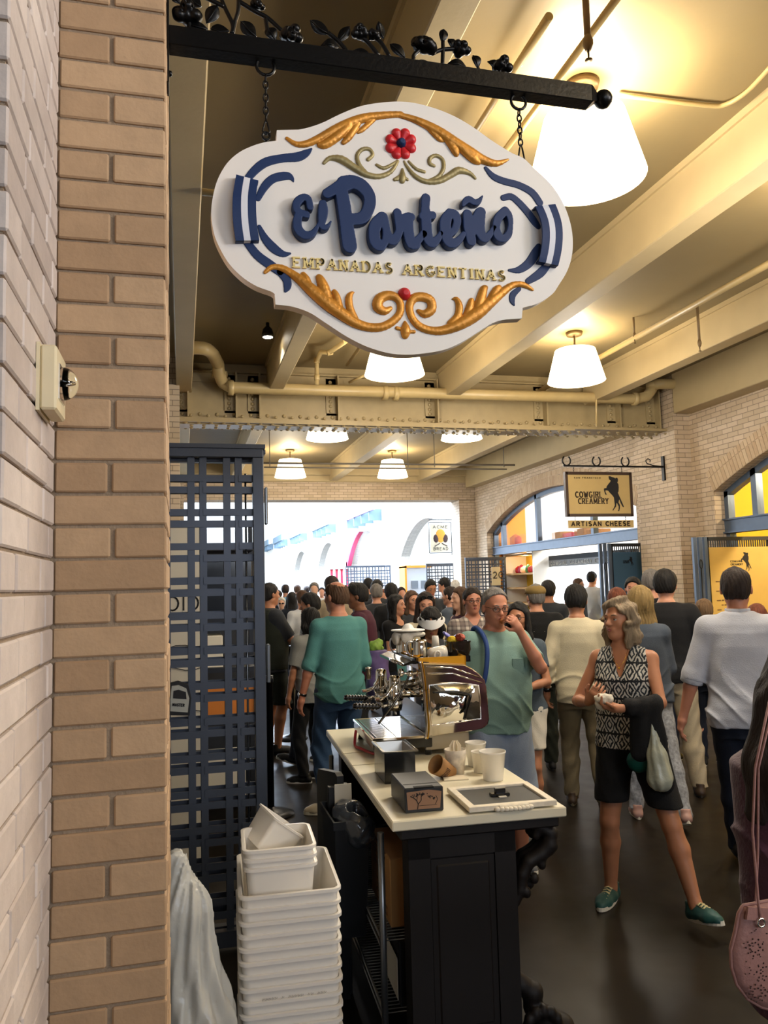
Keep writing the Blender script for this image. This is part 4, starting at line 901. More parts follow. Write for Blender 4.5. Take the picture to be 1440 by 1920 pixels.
mb=MB(O); text_mb(mb,'ACME',(a.x+.15*w2,ys2-.031,b.z+.82*h2),(1,0,0),(0,0,1),(0,-.004,0),.07,weight=.2,gap=.35,fit=w2*.7); text_mb(mb,'BREAD',(a.x+.15*w2,ys2-.031,b.z+.07*h2),(1,0,0),(0,0,1),(0,-.004,0),.07,weight=.2,gap=.35,fit=w2*.7); part(mb,'lettering',mat('slate_paint','5a5f66',.6),t)
mb=MB(O); mb.sphere((a.x+.5*w2,ys2-.03,b.z+.60*h2),.13,16,sc3=(1,.12,1.15)).sphere((a.x+.5*w2,ys2-.03,b.z+.44*h2),.09,16,sc3=(1,.12,1)); part(mb,'bread_picture',mat('bread_orange','e0a040',.6),t)
for s_ in (-1,1):
    mb=MB(O); mb.sphere((a.x+(.5+s_*.22)*w2,ys2-.03,b.z+.47*h2),.095,12,sc3=(.8,.15,1.2)); mb.tube([(a.x+(.5+s_*.05)*w2,ys2-.04,b.z+.3*h2),(a.x+(.5+s_*.3)*w2,ys2-.04,b.z+.2*h2)],.012,6); part(mb,'figure_picture',mat('dark_maroon_paint','3a2a35',.6),t)
# small gate "20"
g=gate('lattice_gate',0,.98,0,2.2,'small dark lattice gate marked 20 far down the hall',px=.17,pz=.17,w_=.03,gap=.07); g.location=(6.42,17.55,0)
t=tag(MB((7.05,17.45,1.83)).box((7.0,17.46,1.55),(7.22,17.47,1.98)).build('number_card',mat('cream_card','dcd2ae',.6)),'cream card with the number 20 on the small lattice gate','number card')
mb=MB((7.05,17.45,1.83)); text_mb(mb,'20',(7.04,17.455,1.72),(1,0,0),(0,0,1),(0,-.004,0),.14,weight=.14,gap=.3); part(mb,'number',MATS['dark_brown_paint'],t)
g=gate('lattice_gate',0,.9,0,2.15,'hazy pale lattice gate in the bright hall left of the far pier',px=.17,pz=.17,w_=.03,gap=.07); g.location=(6.35,20.4,0)
g=gate('lattice_gate',0,1.6,0,2.3,'wide washed-out lattice gate deep in the bright hall',px=.22,pz=.22,w_=.04,gap=.09); g.location=(5.6,27.5,0)
# steel storefront in the far arch: transom, mullions, glass
Mglass=mat('shop_glass','ffffff',.02,trans=1,ior=1.05,alpha=.35)
def storefront(y0,y1,zs,za,label,mull,zt0=2.27,zt1=2.46,door=()):
    X=7.34
    t=empty('shopfront_frame',(X,(y0+y1)/2,0),label,'shopfront')
    o=(X,(y0+y1)/2,0)
    mb=MB(o); mb.box((X-.07,y0,zt0),(X+.05,y1,zt1)).box((X-.10,y0,zt0),(X+.06,y1,zt0+.02)).box((X-.10,y0,zt1-.02),(X+.06,y1,zt1)); part(mb,'transom',Msteel,t)
    for y in mull:
        zz=arch_z(y,y0,y1,zs,za); mb=MB(o); mb.box((X-.05,y-.05,zt1),(X+.05,y+.05,zz)); part(mb,'mullion',Msteel,t)
    n=24; mb=MB(o)
    for i in range(n):
        a=y0+(y1-y0)*i/n; b=y0+(y1-y0)*(i+1)/n; z1=arch_z(a,y0,y1,zs,za); z2=arch_z(b,y0,y1,zs,za)
        mb.add([(X-.05,a,z1-.09),(X-.05,b,z2-.09),(X-.05,b,z2),(X-.05,a,z1),(X+.05,a,z1-.09),(X+.05,b,z2-.09)],[(0,1,2,3),(0,4,5,1)])
    part(mb,'arch_frame',Msteel,t)
    mb=MB(o)
    for i in range(n):
        a=y0+(y1-y0)*i/n; b=y0+(y1-y0)*(i+1)/n; mb.add([(X,a,zt1),(X,b,zt1),(X,b,arch_z(b,y0,y1,zs,za)),(X,a,arch_z(a,y0,y1,zs,za))],[(0,1,2,3)])
    part(mb,'glazing',Mglass,t)
    for ya_,yb_ in ((y0,y0+.08),(y1-.08,y1)): mb=MB(o); mb.box((X-.05,ya_,0),(X+.05,yb_,zs)); part(mb,'jamb_post',Msteel,t)
storefront(11.45,18.0,2.8,3.5,'blue grey steel and glass shopfront in the far arch above the cheese shop',[13.2,15.55,17.45])
storefront(3.0,9.5,2.8,3.5,'dark steel shopfront in the near arch at the right edge',[4.6,6.2,8.9],zt0=2.22,zt1=2.42)
# shop interiors
Morange=mat('orange_wall','dd8f30',.7); Myellow=mat('yellow_wall','efc534',.7); Mwood=mat('pale_wood','c49a62',.55,var=.06,vscale=5,stretch=(1,1,6))
struct(MB().box((11.9,9.9,0),(12,19,4.5)),'wall_shop_back',mat('shop_white','e8ecf0',.8))
struct(MB().box((7.44,18.0,0),(8.15,18.1,4.5)),'wall_shop_far',Morange); struct(MB().box((8.15,18.0,0),(12,18.1,4.5)),'wall_shop_far_white',mat('shop_white','e8ecf0',.8))
struct(MB().box((7.44,10.1,0),(12,10.2,4.5)).box((9.2,9.5,0),(9.3,10.2,4.5)),'wall_shop_near',Myellow)
struct(MB().box((9.2,2.5,0),(9.3,9.6,4.5)),'wall_shop_yellow',Myellow)
struct(MB().box((7.44,2.4,4.0),(12,18.1,4.1)),'ceiling_shop',mat('shop_white','e8ecf0',.8))
for nm,x,y,z,p_,c_,lab in (('a',9.6,15.6,3.5,120,(1,.95,.9),'round shop pendant lamp inside the cheese shop'),('b',9.6,13.0,3.5,110,(.95,.97,1),'second shop pendant lamp inside the cheese shop'),('c',8.3,7.8,3.3,70,(1,.85,.6),'bright shop lamp behind the near arch glazing')):
    t=empty('shop_lamp',(x,y,z),lab,'shop lamp'); part(MB().lathe([(.001,0),(.10,.02),(.16,.1),(.10,.2),(.02,.25),(.01,.55)],n=20),'globe',mat('lit_globe','ffffff',emit='fff6e6',estr=9),t)
    l=bpy.data.lights.new('shop_bulb','POINT'); l.energy=p_*2.2; l.color=c_; l.shadow_soft_size=.2; o=bpy.data.objects.new('shop_bulb',l); o.location=(0,0,-.15); o.parent=t; COL.objects.link(o)
# lit cheese counter case with header lettering
O=(7.9,13.6,0)
t=empty('display_case',O,'brightly lit white display wall under a grey header sign in the cheese shop','display case')
ca=onX(1015,1050,7.95); cb=onX(1125,1046,7.95); Y0,Y1=cb.y-1.2,min(ca.y,16.3)
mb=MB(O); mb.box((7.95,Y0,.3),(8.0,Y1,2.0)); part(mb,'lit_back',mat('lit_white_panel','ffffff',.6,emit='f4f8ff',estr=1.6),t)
mb=MB(O); mb.box((7.90,Y0,1.93),(8.05,Y1,2.07)); part(mb,'header',mat('grey_header','8d8f90',.5),t)
mb=MB(O); text_mb(mb,'COWGIRL CREAMERY CHEESE',(7.895,Y1-.1,1.965),(0,-1,0),(0,0,1),(-.004,0,0),.07,weight=.2,gap=.35,fit=2.6); part(mb,'lettering',mat('white_paint','f0f0ea',.5),t)
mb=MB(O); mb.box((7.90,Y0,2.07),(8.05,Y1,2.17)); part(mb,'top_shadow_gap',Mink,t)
mb=MB(O); mb.box((7.88,Y0,.0),(8.3,Y1,1.05)); part(mb,'counter_front',Mwood,t)
# shelving with goods
O=(7.75,17.3,0)
t=empty('display_shelf',O,'lit wooden shelf unit with a yellow back inside the cheese shop','shelf')
mb=MB(O)
for z in (.6,1.1,1.45,1.78,2.22): mb=MB(O); mb.box((7.55,16.4,z),(8.1,17.9,z+.04)); part(mb,'shelf_board',Mwood,t)
for lo,hi in (((7.5,17.9,.1),(8.1,17.95,2.3)),((7.55,16.36,.1),(8.1,16.4,2.3))): mb=MB(O); mb.box(lo,hi); part(mb,'side_panel',mat('white_paint','f0f0ea',.5),t)
mb=MB(O); mb.box((8.08,16.4,.1),(8.12,17.95,2.3)); part(mb,'back_panel',Myellow,t)
l=bpy.data.lights.new('shelf_spot','POINT'); l.energy=9; l.color=(1,.75,.4); l.shadow_soft_size=.04; o=bpy.data.objects.new('shelf_spot',l); o.location=(7.75-7.75,17.2-17.3,2.15); o.parent=t; COL.objects.link(o)
cols=[('c02030','red'),('8a2a4a','plum'),('e0c8b0','cream'),('3a7a5a','green'),('b03028','crimson')]
for i in range(7):
    c,nm=cols[i%5]; y=17.75-.19*i; mb=MB((7.8,y,1.82)); r=.075+.02*(i%3)
    mb.lathe([(r*.7,0),(r,.04),(r*.9,.12),(r*.3,.16+.03*(i%2)),(.01,.17+.03*(i%2))],(7.8,y,1.822),14); o=mb.build('wrapped_cheese',mat('wrap_'+nm,c,.5)); tag(o,['red wrapped parcel at the left end of the lit shelf','plum wrapped parcel on the lit shelf beside the red one','cream wrapped parcel on the lit shelf','green topped parcel in the middle of the lit shelf','crimson parcel on the lit shelf right of the green one','second red parcel towards the right end of the lit shelf','second plum parcel at the right end of the lit shelf'][i],'parcel')
tag(MB((7.7,14.8,2.43)).box((7.42,11.5,2.425),(8.0,17.95,2.463)).build('goods_ledge',Mwood),'long pale wood ledge behind the transom carrying cartons in the cheese shop','ledge')
for i,y in enumerate((17.6,15.2,14.7,14.2,13.7)):
    mb=MB((7.7,y,2.47)); 
    if i==0: mb.lathe([(.001,0),(.14,.01),(.14,.2),(.03,.28),(.001,.28)],(7.7,y,2.465),16)
    else: mb.box((7.55,y-.2,2.465),(7.85,y+.2,2.465+.12+.05*(i%2)),ch=.01)
    tag(mb.build('carton' if i else 'clay_pot',mat('terracotta','a84a34',.7) if i==0 else (Mcard if i!=2 else mat('wrap_red','c02030',.5))),['terracotta pot on the steel transom of the cheese shop','brown carton on the transom, nearest the pot','red carton on the transom','brown carton on the transom right of the red one','last brown carton on the transom behind the hanging sign'][i],'pot' if i==0 else 'carton')
# folding doors with blue banner
def door_leaf(y,x0,x1,z1,label,banner,bm,horse=True,stripes=True):
    O=(x0,y,0); t=empty('folding_gate',O,label,'gate')
    mb=MB(O)
    for i in range(3): mb.box((x0-.19+i*.068,y-.02-.02*i,.03),(x0-.14+i*.068,y+.03-.02*i,z1),ch=.004)
    part(mb,'folded_leaf',Msteel,t)
    mb=MB(O); mb.box((x0,y-.02,z1-.05),(x1,y+.03,z1)).box((x0,y-.02,.03),(x0+.04,y+.03,z1)).box((x1-.04,y-.02,.03),(x1,y+.03,z1))
    part(mb,'frame',mat('dark_gate_steel','3a3d40',.5,metal=.4),t)
    mb=MB(O); n=int((x1-x0)/.035)
    for i in range(n): mb.box((x0+.04+i*.035,y-.01,z1-.16),(x0+.055+i*.035,y+.0,z1-.04))
    part(mb,'lattice_strip',MATS['dark_gate_steel'],t)
    mb=MB(O); mb.box((x0+.03,y-.035,.45),(x1-.02,y-.025,z1-.14)); part(mb,'banner',bm,t)
    mb=MB(O); W=x1-x0; zt=z1-.22
    mb.prism([(a*.25*W+.5*W,b*.25*W) for a,b in horse_poly()],(x0,y-.036,zt-.24*W),(1,0,0),(0,0,1),(0,-.002,0)); 
    text_mb(mb,'COWGIRL',(x0+.34*W,y-.036,zt-.12*W),(1,0,0),(0,0,1),(0,-.002,0),.022,weight=.2,fit=.18*W); text_mb(mb,'CREAMERY',(x0+.34*W,y-.036,zt-.16*W),(1,0,0),(0,0,1),(0,-.002,0),.022,weight=.2,fit=.19*W)
    part(mb,'logo',Mink,t)
    mb=MB(O); mb.tube(link_pts((x0-.13,y-.07,z1-.36),.02,.06,'x',12),.006,6,closed=True); mb.tube([(x0-.13,y-.07,z1-.42),(x0-.13,y-.06,z1-1.4)],.007,6); part(mb,'latch_bar',Miron,t)
    return t,W
door_leaf(11.3,6.53,7.12,2.19,'blue banner hung on a dark folding gate left of the brick pier','',mat('blue_banner','3f6079',.7))
t,W=door_leaf(9.25,6.76,7.78,2.16,'yellow menu banner hung on a folding gate right of the brick pier','',mat('yellow_banner','d9b25c',.7,var=.06,vscale=4))
mb=MB((6.76,9.25,0)); z=1.62; r_=random.Random(3)
for k in range(15):
    # small unreadable menu lines
    n=r_.randint(6,11); x=6.95+r_.uniform(-.05,.1)
    for i in range(n): mb.box((x,9.211,z),(x+.03,9.214,z+.014)); x+=.045
    if k%2: mb.box((6.86,9.211,z),(6.92,9.214,z+.012))
    z-=.062
part(mb,'menu_lines',mat('brown_ink','7a5a34',.7),t)
# bright hall details: tilted clerestory lights along the wall, red awning, striped stall
for i in range(5):
    y0=29+i*9.5; z=4.55+i*.18
    t=empty('hall_bracket_row',(7.3,y0,z),['nearest purple tilted ledge along the bright hall wall','second tilted ledge along the bright hall wall','third tilted ledge along the bright hall wall','fourth tilted ledge along the bright hall wall','farthest tilted ledge along the bright hall wall'][i],'wall ledge')
    mb=MB((7.3,y0,z)); mb.box((6.95,y0,z-.1),(7.05,y0+5.5,z+.35)); part(mb,'ledge',mat('mauve_paint','8a7aa8',.6) if i==0 else mat('slate_paint2','5b7080',.6),t)
    for k in range(4): mb=MB((7.3,y0,z)); mb.box((7.0,y0+.8+k*1.4,z-.45),(7.495,y0+.9+k*1.4,z)); part(mb,'bracket',MATS['slate_paint2'],t) if 'slate_paint2' in MATS else part(mb,'bracket',mat('slate_paint2','5b7080',.6),t)
O=(7.5,34.5,0); t=empty('arch_banner',O,'pinkish red curved banner lining the far side of an arch in the bright hall','banner')
mb=MB(O); n=12
for i in range(n):
    y0_,y1_=33.0+3*i/n,33.0+3*(i+1)/n; za_,zb_=arch_z(min(y0_,35.99),29.5,36,2.6,3.9),arch_z(min(y1_,35.99),29.5,36,2.6,3.9)
    ta,tb=.02+.4*i/n,.02+.4*(i+1)/n; mb.add([(7.3,y0_,za_-ta),(7.3,y1_,zb_-tb),(7.3,y1_,zb_),(7.3,y0_,za_),(7.49,y0_,za_-ta),(7.49,y1_,zb_-tb),(7.49,y1_,zb_),(7.49,y0_,za_)],[(0,1,2,3),(4,7,6,5),(0,4,5,1),(3,2,6,7)])
mb.box((7.3,35.7,1.6),(7.49,36,2.7)); part(mb,'cloth',mat('red_awning','b83a5a',.8),t)
O=(6.2,34,0); t=empty('market_stall',O,'striped red and white stall far down the bright hall','stall')
for k in range(9): mb=MB(O); mb.box((6.1+k*.11,34,1.55),(6.21+k*.11,34.05,2.35)); part(mb,'striped_cloth',mat('stall_red','b02038',.7) if k%2 else mat('stall_white','f0f0f0',.7),t)
mb=MB(O); mb.box((6.1,34,0),(7.1,35.2,1.0)); part(mb,'counter',mat('stall_white','f0f0f0',.7),t); mb=MB(O); mb.box((6.0,33.9,2.35),(7.2,35.3,2.45)); part(mb,'canopy_board',mat('stall_white','f0f0f0',.7),t)
# picture card wall right of the bright hall
O=(6.5,22.5,0); t=empty('kiosk',O,'orange edged kiosk with pinned pictures beside the hazy lattice gate','kiosk')
mb=MB(O); mb.box((6.35,22.5,0),(7.1,23.1,2.1)); part(mb,'body',mat('pale_grey_paint','b8bcc4',.6),t)
mb=MB(O); mb.box((6.30,22.45,0),(6.36,23.1,2.15)); part(mb,'orange_side',Morange,t); mb=MB(O); mb.box((6.30,22.45,2.1),(7.15,23.1,2.17)); part(mb,'orange_top',Morange,t)
for k in range(4): mb=MB(O); x=6.5+.3*(k%2); z=1.5-.36*(k//2); mb.box((x,22.47,z),(x+.2,22.49,z+.22)); part(mb,'picture',mat('photo_grey','6a7078',.6),t)

# ================================================================ COUNTER
CR=math.radians(-2.9); CO=onZ(735,1541,.86)
CU=Vector((math.cos(CR),math.sin(CR),0)); CV=Vector((-math.sin(CR),math.cos(CR),0))
CM=Matrix.Translation((CO.x,CO.y,0))@Matrix.Rotation(CR,4,'Z')
def at_counter(p):   # world point -> counter coordinates
    return CM.inverted()@Vector(p)
Mtop=mat('cream_laminate','ece5cc',.35,var=.03,vscale=5)
Mdark=mat('dark_stained_wood','0f0806',.6,var=.15,vscale=10,stretch=(1,1,.2),bump=.1,bscale=40)
def cthing(name,label,cat,loc=(0,0,0),rz=0,group=None):
    p=CM@Vector(loc); return empty(name,tuple(p),label,cat,group,CR+rz)
ct=cthing('coffee_counter','long dark wooden counter with a cream top and carved scroll brackets','counter')
mb=MB(); mb.box((0,0,.826),(.622,1.77,.86),ch=.004); part(mb,'worktop',Mtop,ct)
mb=MB()
for y in (.86,1.12): mb.box((.0,y,.8605),(.2,y+.004,.8612))
part(mb,'top_seam',mat('seam_brown','8d8468',.6),ct)
mb=MB(); mb.box((.06,.045,.05),(.44,.13,.826)); 
# raised frame round the end panel
mb.box((.06,.030,.05),(.135,.05,.80)).box((.365,.030,.05),(.44,.05,.80)).box((.06,.030,.72),(.44,.05,.80)).box((.06,.030,.05),(.44,.05,.14)); part(mb,'end_panel',Mdark,ct)
mb=MB(); mb.box((.13,.035,.14),(.37,.052,.72),ch=.008).box((.155,.030,.165),(.345,.05,.695),ch=.006); part(mb,'panel_moulding',Mdark,ct)
mb=MB(); mb.box((.03,.02,0),(.47,.15,.052),ch=.006).box((.045,.028,.048),(.455,.145,.075),ch=.006); part(mb,'plinth',Mdark,ct)
mb=MB(); mb.box((.03,.015,.79),(.60,.15,.8255),ch=.005); part(mb,'cornice',Mdark,ct)
mb=MB(); mb.box((.42,.13,.05),(.44,1.72,.826)).box((.06,1.62,.05),(.44,1.72,.826)).box((.05,.13,.77),(.57,1.74,.826)); part(mb,'side_panel',Mdark,ct)
def scroll(y,z0,flip,name):
    s=SDF((.40,y-.06,z0-.02),(.66,y+.06,z0+.30),.005)
    def P(u,w): return (.44+u,y,z0+(w if not flip else .26-w))
    pts=[(.0,.0,.022),(.02,.04,.024),(.03,.09,.026),(.055,.13,.028),(.10,.15,.03),(.135,.18,.034),(.14,.22,.030),(.10,.245,.024),(.085,.215,.018)]
    for dy in (-.03,0,.03):
        s.chain([(P(a,b)[0],P(a,b)[1]+dy,P(a,b)[2],r*(1 if dy==0 else .85)) for a,b,r in pts],k=.006)
    s.chain([(P(.055,.05)[0],y,P(.055,.05)[2],.028),(P(.03,.02)[0],y,P(.03,.02)[2],.02)],k=.008)
    for k_ in range(4): s.ell((P(.02+.03*k_,.03+.045*k_)[0]+.02,y-.04,P(.02+.03*k_,.03+.045*k_)[2]),(.016,.014,.02),k=.006)
    o=s.build(name,Mdark,ct); return o
scroll(.085,.54,False,'carved_bracket'); scroll(1.55,.54,False,'carved_bracket')
# foot: bigger acanthus claw
s=SDF((.40,.0,0),(.72,.18,.34),.006)
s.chain([(.43,.085,.30,.018),(.46,.085,.25,.03),(.50,.085,.22,.035),(.50,.085,.17,.03),(.54,.085,.13,.038),(.60,.085,.09,.045),(.62,.085,.045,.042),(.56,.085,.035,.035),(.48,.085,.04,.04)],k=.015)
for k in range(7): a=k*.5; s.ell((.52+.06*math.cos(a),.05,.11+.06*math.sin(a)),(.018,.02,.026),k=.006)
s.apply(lambda g,X,Y,Z:np.maximum(g,.002-Z)); s.build('carved_foot',Mdark,ct)
# wire shelf trolley and its load under the counter
tr=empty('wire_shelf',tuple(CM@Vector((-.01,.15,0))),'chrome wire shelf rack running under the left side of the counter','wire rack',rz=CR)
Mchrome=MATS['chrome']; Mwire=mat('dull_wire','8a8d90',.35,metal=.9)
for z in (.17,.41):
    mb=MB(); mb.tube([(0,.0,z),(0,1.35,z)],.006,6).tube([(.36,.0,z),(.36,1.35,z)],.006,6).tube([(0,.0,z-.03),(0,1.35,z-.03)],.005,6)
    for k in range(55): mb.tube([(0,.012+k*.0245,z+.004),(.36,.012+k*.0245,z+.004)],.0022,4)
    part(mb,'wire_tray',Mwire,tr)
for x,y in ((0,0.01),(0,1.34),(.36,1.34)):
    mb=MB(); mb.tube([(x,y,.05),(x,y,.78)],.012,8); mb.lathe([(.02,0),(.02,.04)],(x,y,.01),10); part(mb,'post',Mwire,tr)
def cbox(name,lo,hi,mt,label,cat,rz=0,tilt=0):
    o=simple_box(name,lo,hi,mt,label,cat); 
    p=CM@Vector(((lo[0]+hi[0])/2,(lo[1]+hi[1])/2,lo[2])); o.location=p; o.rotation_euler=(0,tilt,CR+rz); return o
o=cbox('cardboard_box',(.035,.24,.420),(.20,.62,.66),Mcard,'brown cardboard box with printed panel on the upper wire shelf','box')
o.location.z=.420
mb=MB((0,0,0)); x=-.0835
text_mb(mb,'FRAGILE',(x,.14,.2),(0,-1,0),(0,0,1),(-.001,0,0),.03,weight=.2,fit=.2) if False else None
for k in range(5): mb.box((x-.0012,-.12+.01*k,.235-.022*k),(x,.10-.02*(k%2),.243-.022*k))
for k in range(3): mb.box((x-.0012,-.1,.095-.02*k),(x,.06,.100-.02*k))
mb.box((x-.0012,-.13,.02),(x,-.125,.05)).box((x-.0012,.08,.02),(x,.085,.05)).box((x-.0012,-.13,.02),(x,.085,.023)).box((x-.0012,-.13,.047),(x,.085,.05)); part(mb,'printing',MATS['brown_ink'],o)
o=cbox('carton',(.05,.18,.178),(.26,.40,.395),mat('black_box','17181b',.35,coat=.3),'black glossy carton with a pale panel on the lower wire shelf','box')
mb=MB(); mb.box((-.1125,-.10,.02),(-.1105,.08,.16)).box((-.08,-.1225,.02),(.08,-.1205,.15)); part(mb,'pale_panel',Mwhitep,o)
mb=MB((0,0,0)); mb.lathe([(.045,0),(.05,.02),(.05,.2),(.03,.26),(.022,.28),(.022,.30),(.001,.30)],n=18); o=mb.build('plastic_jug',mat('pinkish_plastic','b49a90',.4)); o.location=CM@Vector((.10,.52,.178)); o.scale=(.7,.7,.72); tag(o,'pale pinkish plastic bottle beside the black carton on the lower wire shelf','bottle')
# waste bin with liner beside the counter, black stand
o_=onY(690,1520,3.05); bx,by=.63,3.24
t=empty('waste_bin',(bx,by,.30),'black waste bin with a crumpled dark liner hooked beside the counter edge','bin')
mb=MB((bx,by,.30)); 
def ringbox(hw,hd,z): return [(bx-hw,by-hd,z),(bx+hw,by-hd,z),(bx+hw,by+hd,z),(bx-hw,by+hd,z)]
vs=ringbox(.055,.10,0.30)+ringbox(.068,.15,.72)+ringbox(.075,.157,.72)+ringbox(.075,.157,.75)+ringbox(.068,.148,.75)+ringbox(.062,.14,.70)
fs=[(i*4+j,i*4+(j+1)%4,(i+1)*4+(j+1)%4,(i+1)*4+j) for i in range(5) for j in range(4)]+[(3,2,1,0),(20,21,22,23)]
mb.add(vs,fs); part(mb,'body',mat('black_plastic','15171b',.45),t)
s=SDF((bx-.15,by-.22,.62),(bx+.17,by+.18,.86),.005)
s.ell((bx+.01,by-.05,.745),(.07,.12,.05),k=.02,noise=.006,nf=55).ell((bx+.03,by-.13,.71),(.06,.06,.07),k=.03,noise=.008,nf=70)
s.ell((bx+.035,by-.10,.775),(.04,.06,.08),k=.015,mode='s',noise=.005)
o=s.build('bin_liner',mat('dark_liner_film','3a3f47',.18,alpha=.9,coat=.6,bump=.5,bscale=35),t,smooth_it=1)
for v in o.data.vertices: v.co=v.co-Vector((bx,by,.30))
mb=MB((bx,by,.30)); mb.box((bx-.03,by+.05,.73),(bx+.04,by+.056,.84)); part(mb,'white_card_scrap',Mwhitep,t)
t=empty('folding_stand',(.62,3.55,0),'upright black plastic stand leaning beside the counter between the tubs and the bin','stand')
mb=MB((.62,3.55,0)); mb.prism([(-.17,0),(.17,0),(.16,.80),(.14,.84),(-.11,.875),(-.14,.865)],(.60,3.46,0),(-.12,.99,0),(0,0,1),(.028,.004,0)); part(mb,'panel',MATS['black_plastic'],t)
for x,y in ((.575,3.30),(.63,3.33)):
    mb=MB((.62,3.55,0)); mb.box((x,y,.0),(x+.035,y+.03,.83),ch=.003); part(mb,'leg',MATS['black_plastic'],t)
# stanchions by the gate
Mstan=mat('black_stanchion','101114',.35)
for (px,py,lb,h) in ((508,1528,'black stanchion post base just right of the gate foot',.95),(548,1385,'black stanchion post between the shorts wearer and the grey shirted teen',.95)):
    p=onZ(px,py,0); t=empty('stanchion',(p.x,p.y,0),lb,'stanchion'); 
    part(MB().lathe([(.17,0),(.17,.012),(.12,.03),(.04,.045),(.03,.06)],n=28),'base',Mstan,t); part(MB().lathe([(.026,.05),(.026,h),(.03,h),(.03,h+.05),(.001,h+.05)],n=16),'post',Mstan,t)
# ================================================================ ESPRESSO MACHINE AND COUNTER ITEMS
CMI=CM.inverted()
def V(px,py,v):
    """photo point -> counter coordinates on the plane v"""
    o=CMI@Vector((0,0,CAM_H)); d=(CMI.to_3x3()@ray(px,py)); t=(v-o.y)/d.y; return o+d*t
def crm(x,y): return (640+x/4.966,1220+y/4.966)
Mchr=mat('polished_chrome','f0ece4',.09,metal=1)
Mchr2=mat('brushed_steel','b9b7b2',.28,metal=1,var=.05)
Mgoldc=mat('brass_trim','d8a83c',.14,metal=1)
Mblk=mat('gloss_black_plastic','0c0c0e',.22,coat=.4)
v0,v1=.93,1.52
mo=Vector((.33,1.2,.86))
em=cthing('espresso_machine','polished chrome two group espresso machine on the coffee counter','coffee machine',tuple(mo))
def eb(): return MB(mo)
sil=[(748,112),(1150,128),(1225,165),(1290,215),(1338,270),(1356,330),(1370,480),(1384,640),(1370,690),(1325,728),(1250,748),(1100,768),(930,792),(795,822),(806,700),(790,520),(770,300),(757,180)]
P=[V(*crm(*p),v0) for p in sil]; P=[(p.x,p.z) for p in P]
def shell(P,va,vb,inset=0):
    cx=sum(p[0] for p in P)/len(P); cz=sum(p[1] for p in P)/len(P); return [((p[0]-cx)*(1-inset)+cx,va,(p[1]-cz)*(1-inset)+cz) for p in P]
mb=eb(); rings=[shell(P,v0+.0,0,.04),shell(P,v0+.004,0,.015),shell(P,v0+.014,0,0),shell(P,v1-.014,0,0),shell(P,v1,0,.03)]
# bulging side: centre of the panel stands a little further out
n=len(P); vs=[p for r_ in rings for p in r_]; fs=[(i*n+j,i*n+(j+1)%n,(i+1)*n+(j+1)%n,(i+1)*n+j) for i in range(4) for j in range(n)]
fs+=[tuple(range(n))[::-1],tuple(range(4*n,5*n))]
mb.add(vs,fs,0,True); sh=part(mb,'chrome_body',Mchr,em); autosmooth(sh,28)
mb=eb(); win=[(815,320),(930,306),(1050,300),(1170,308),(1275,325),(1290,450),(1300,635),(1150,655),(1000,675),(840,700),(828,520)]
W=[V(*crm(*p),v0-.001) for p in win]; cx=sum(p.x for p in W)/len(W); cz=sum(p.z for p in W)/len(W)
N=8; vs=[];k=len(W)
for i in range(N+1):
    s_=1-i/N
    for p in W: vs.append((cx+(p.x-cx)*s_,v0-.002-.030*(1-s_*s_)+.004*math.sin(p.z*60)*(1-s_),cz+(p.z-cz)*s_))
fs=[(i*k+j,i*k+(j+1)%k,(i+1)*k+(j+1)%k,(i+1)*k+j) for i in range(N) for j in range(k)]
mb.add(vs,fs,0,True); part(mb,'side_panel',mat('wavy_mirror_chrome','d6d4d0',.05,metal=1,bump=.35,bscale=9),em)
mb=eb(); mb.tube([Vector((p.x,v0-.004,p.z)) for p in W],.0035,8,closed=True); part(mb,'panel_trim',Mchr,em)
mb=eb(); 
for off,r,m_ in ((0,.0065,Mgoldc),(-14,.007,Mchr)):
    q=[V(*crm(x+off,y),v0-.006) for x,y in ((745,100),(762,180),(778,300),(796,520),(812,700),(800,822))]; mb=eb(); mb.tube(spline([tuple(a) for a in q],4),r,8); part(mb,'front_edge_trim',m_,em)
mb=eb(); q=[V(*crm(x,y),v0-.046) for x,y in ((848,387),(940,384),(1040,380),(1120,392),(1195,410),(1200,430),(1180,500),(1160,570),(1143,642))]
mb.tube(spline([tuple(a) for a in q],3),[.003+.004*min(1,i/6) for i in range(25)],8); mb.tube([q[4],q[4]+Vector((0,.03,0))],.004,6); part(mb,'black_side_handle',Mblk,em)
mb=eb(); 
for (a,b) in (((790,150),(1035,160)),((1035,160),(1290,250)),((800,215),(1040,212)),((1040,212),(1310,300))):
    mb.tube([V(*crm(*a),v0-.002),V(*crm(*b),v0-.002)],.004,6)
part(mb,'top_ridges',Mchr,em)
# yellow warmer rail on top
a=V(*crm(715,62),v0+.03); b=V(*crm(1160,78),v0+.03); zb=V(*crm(1160,130),v0+.03).z
mb=eb(); mb.box((a.x,v0+.03,zb-.012),(b.x,v0+.036,a.z-.002)).box((a.x,v1-.036,zb-.012),(b.x,v1-.03,a.z)).box((b.x-.006,v0+.03,zb-.012),(b.x,v1-.03,a.z-.002)).box((a.x,v0+.03,zb-.012),(a.x+.006,v1-.03,a.z-.002)); part(mb,'yellow_cup_rail',mat('amber_acrylic','e0a018',.25,coat=.5),em)
ztop=a.z+.004
mb=eb(); mb.box((a.x+.004,v0+.035,zb),(b.x-.004,v1-.035,zb+.008)); part(mb,'cup_warmer_top',Mchr2,em)
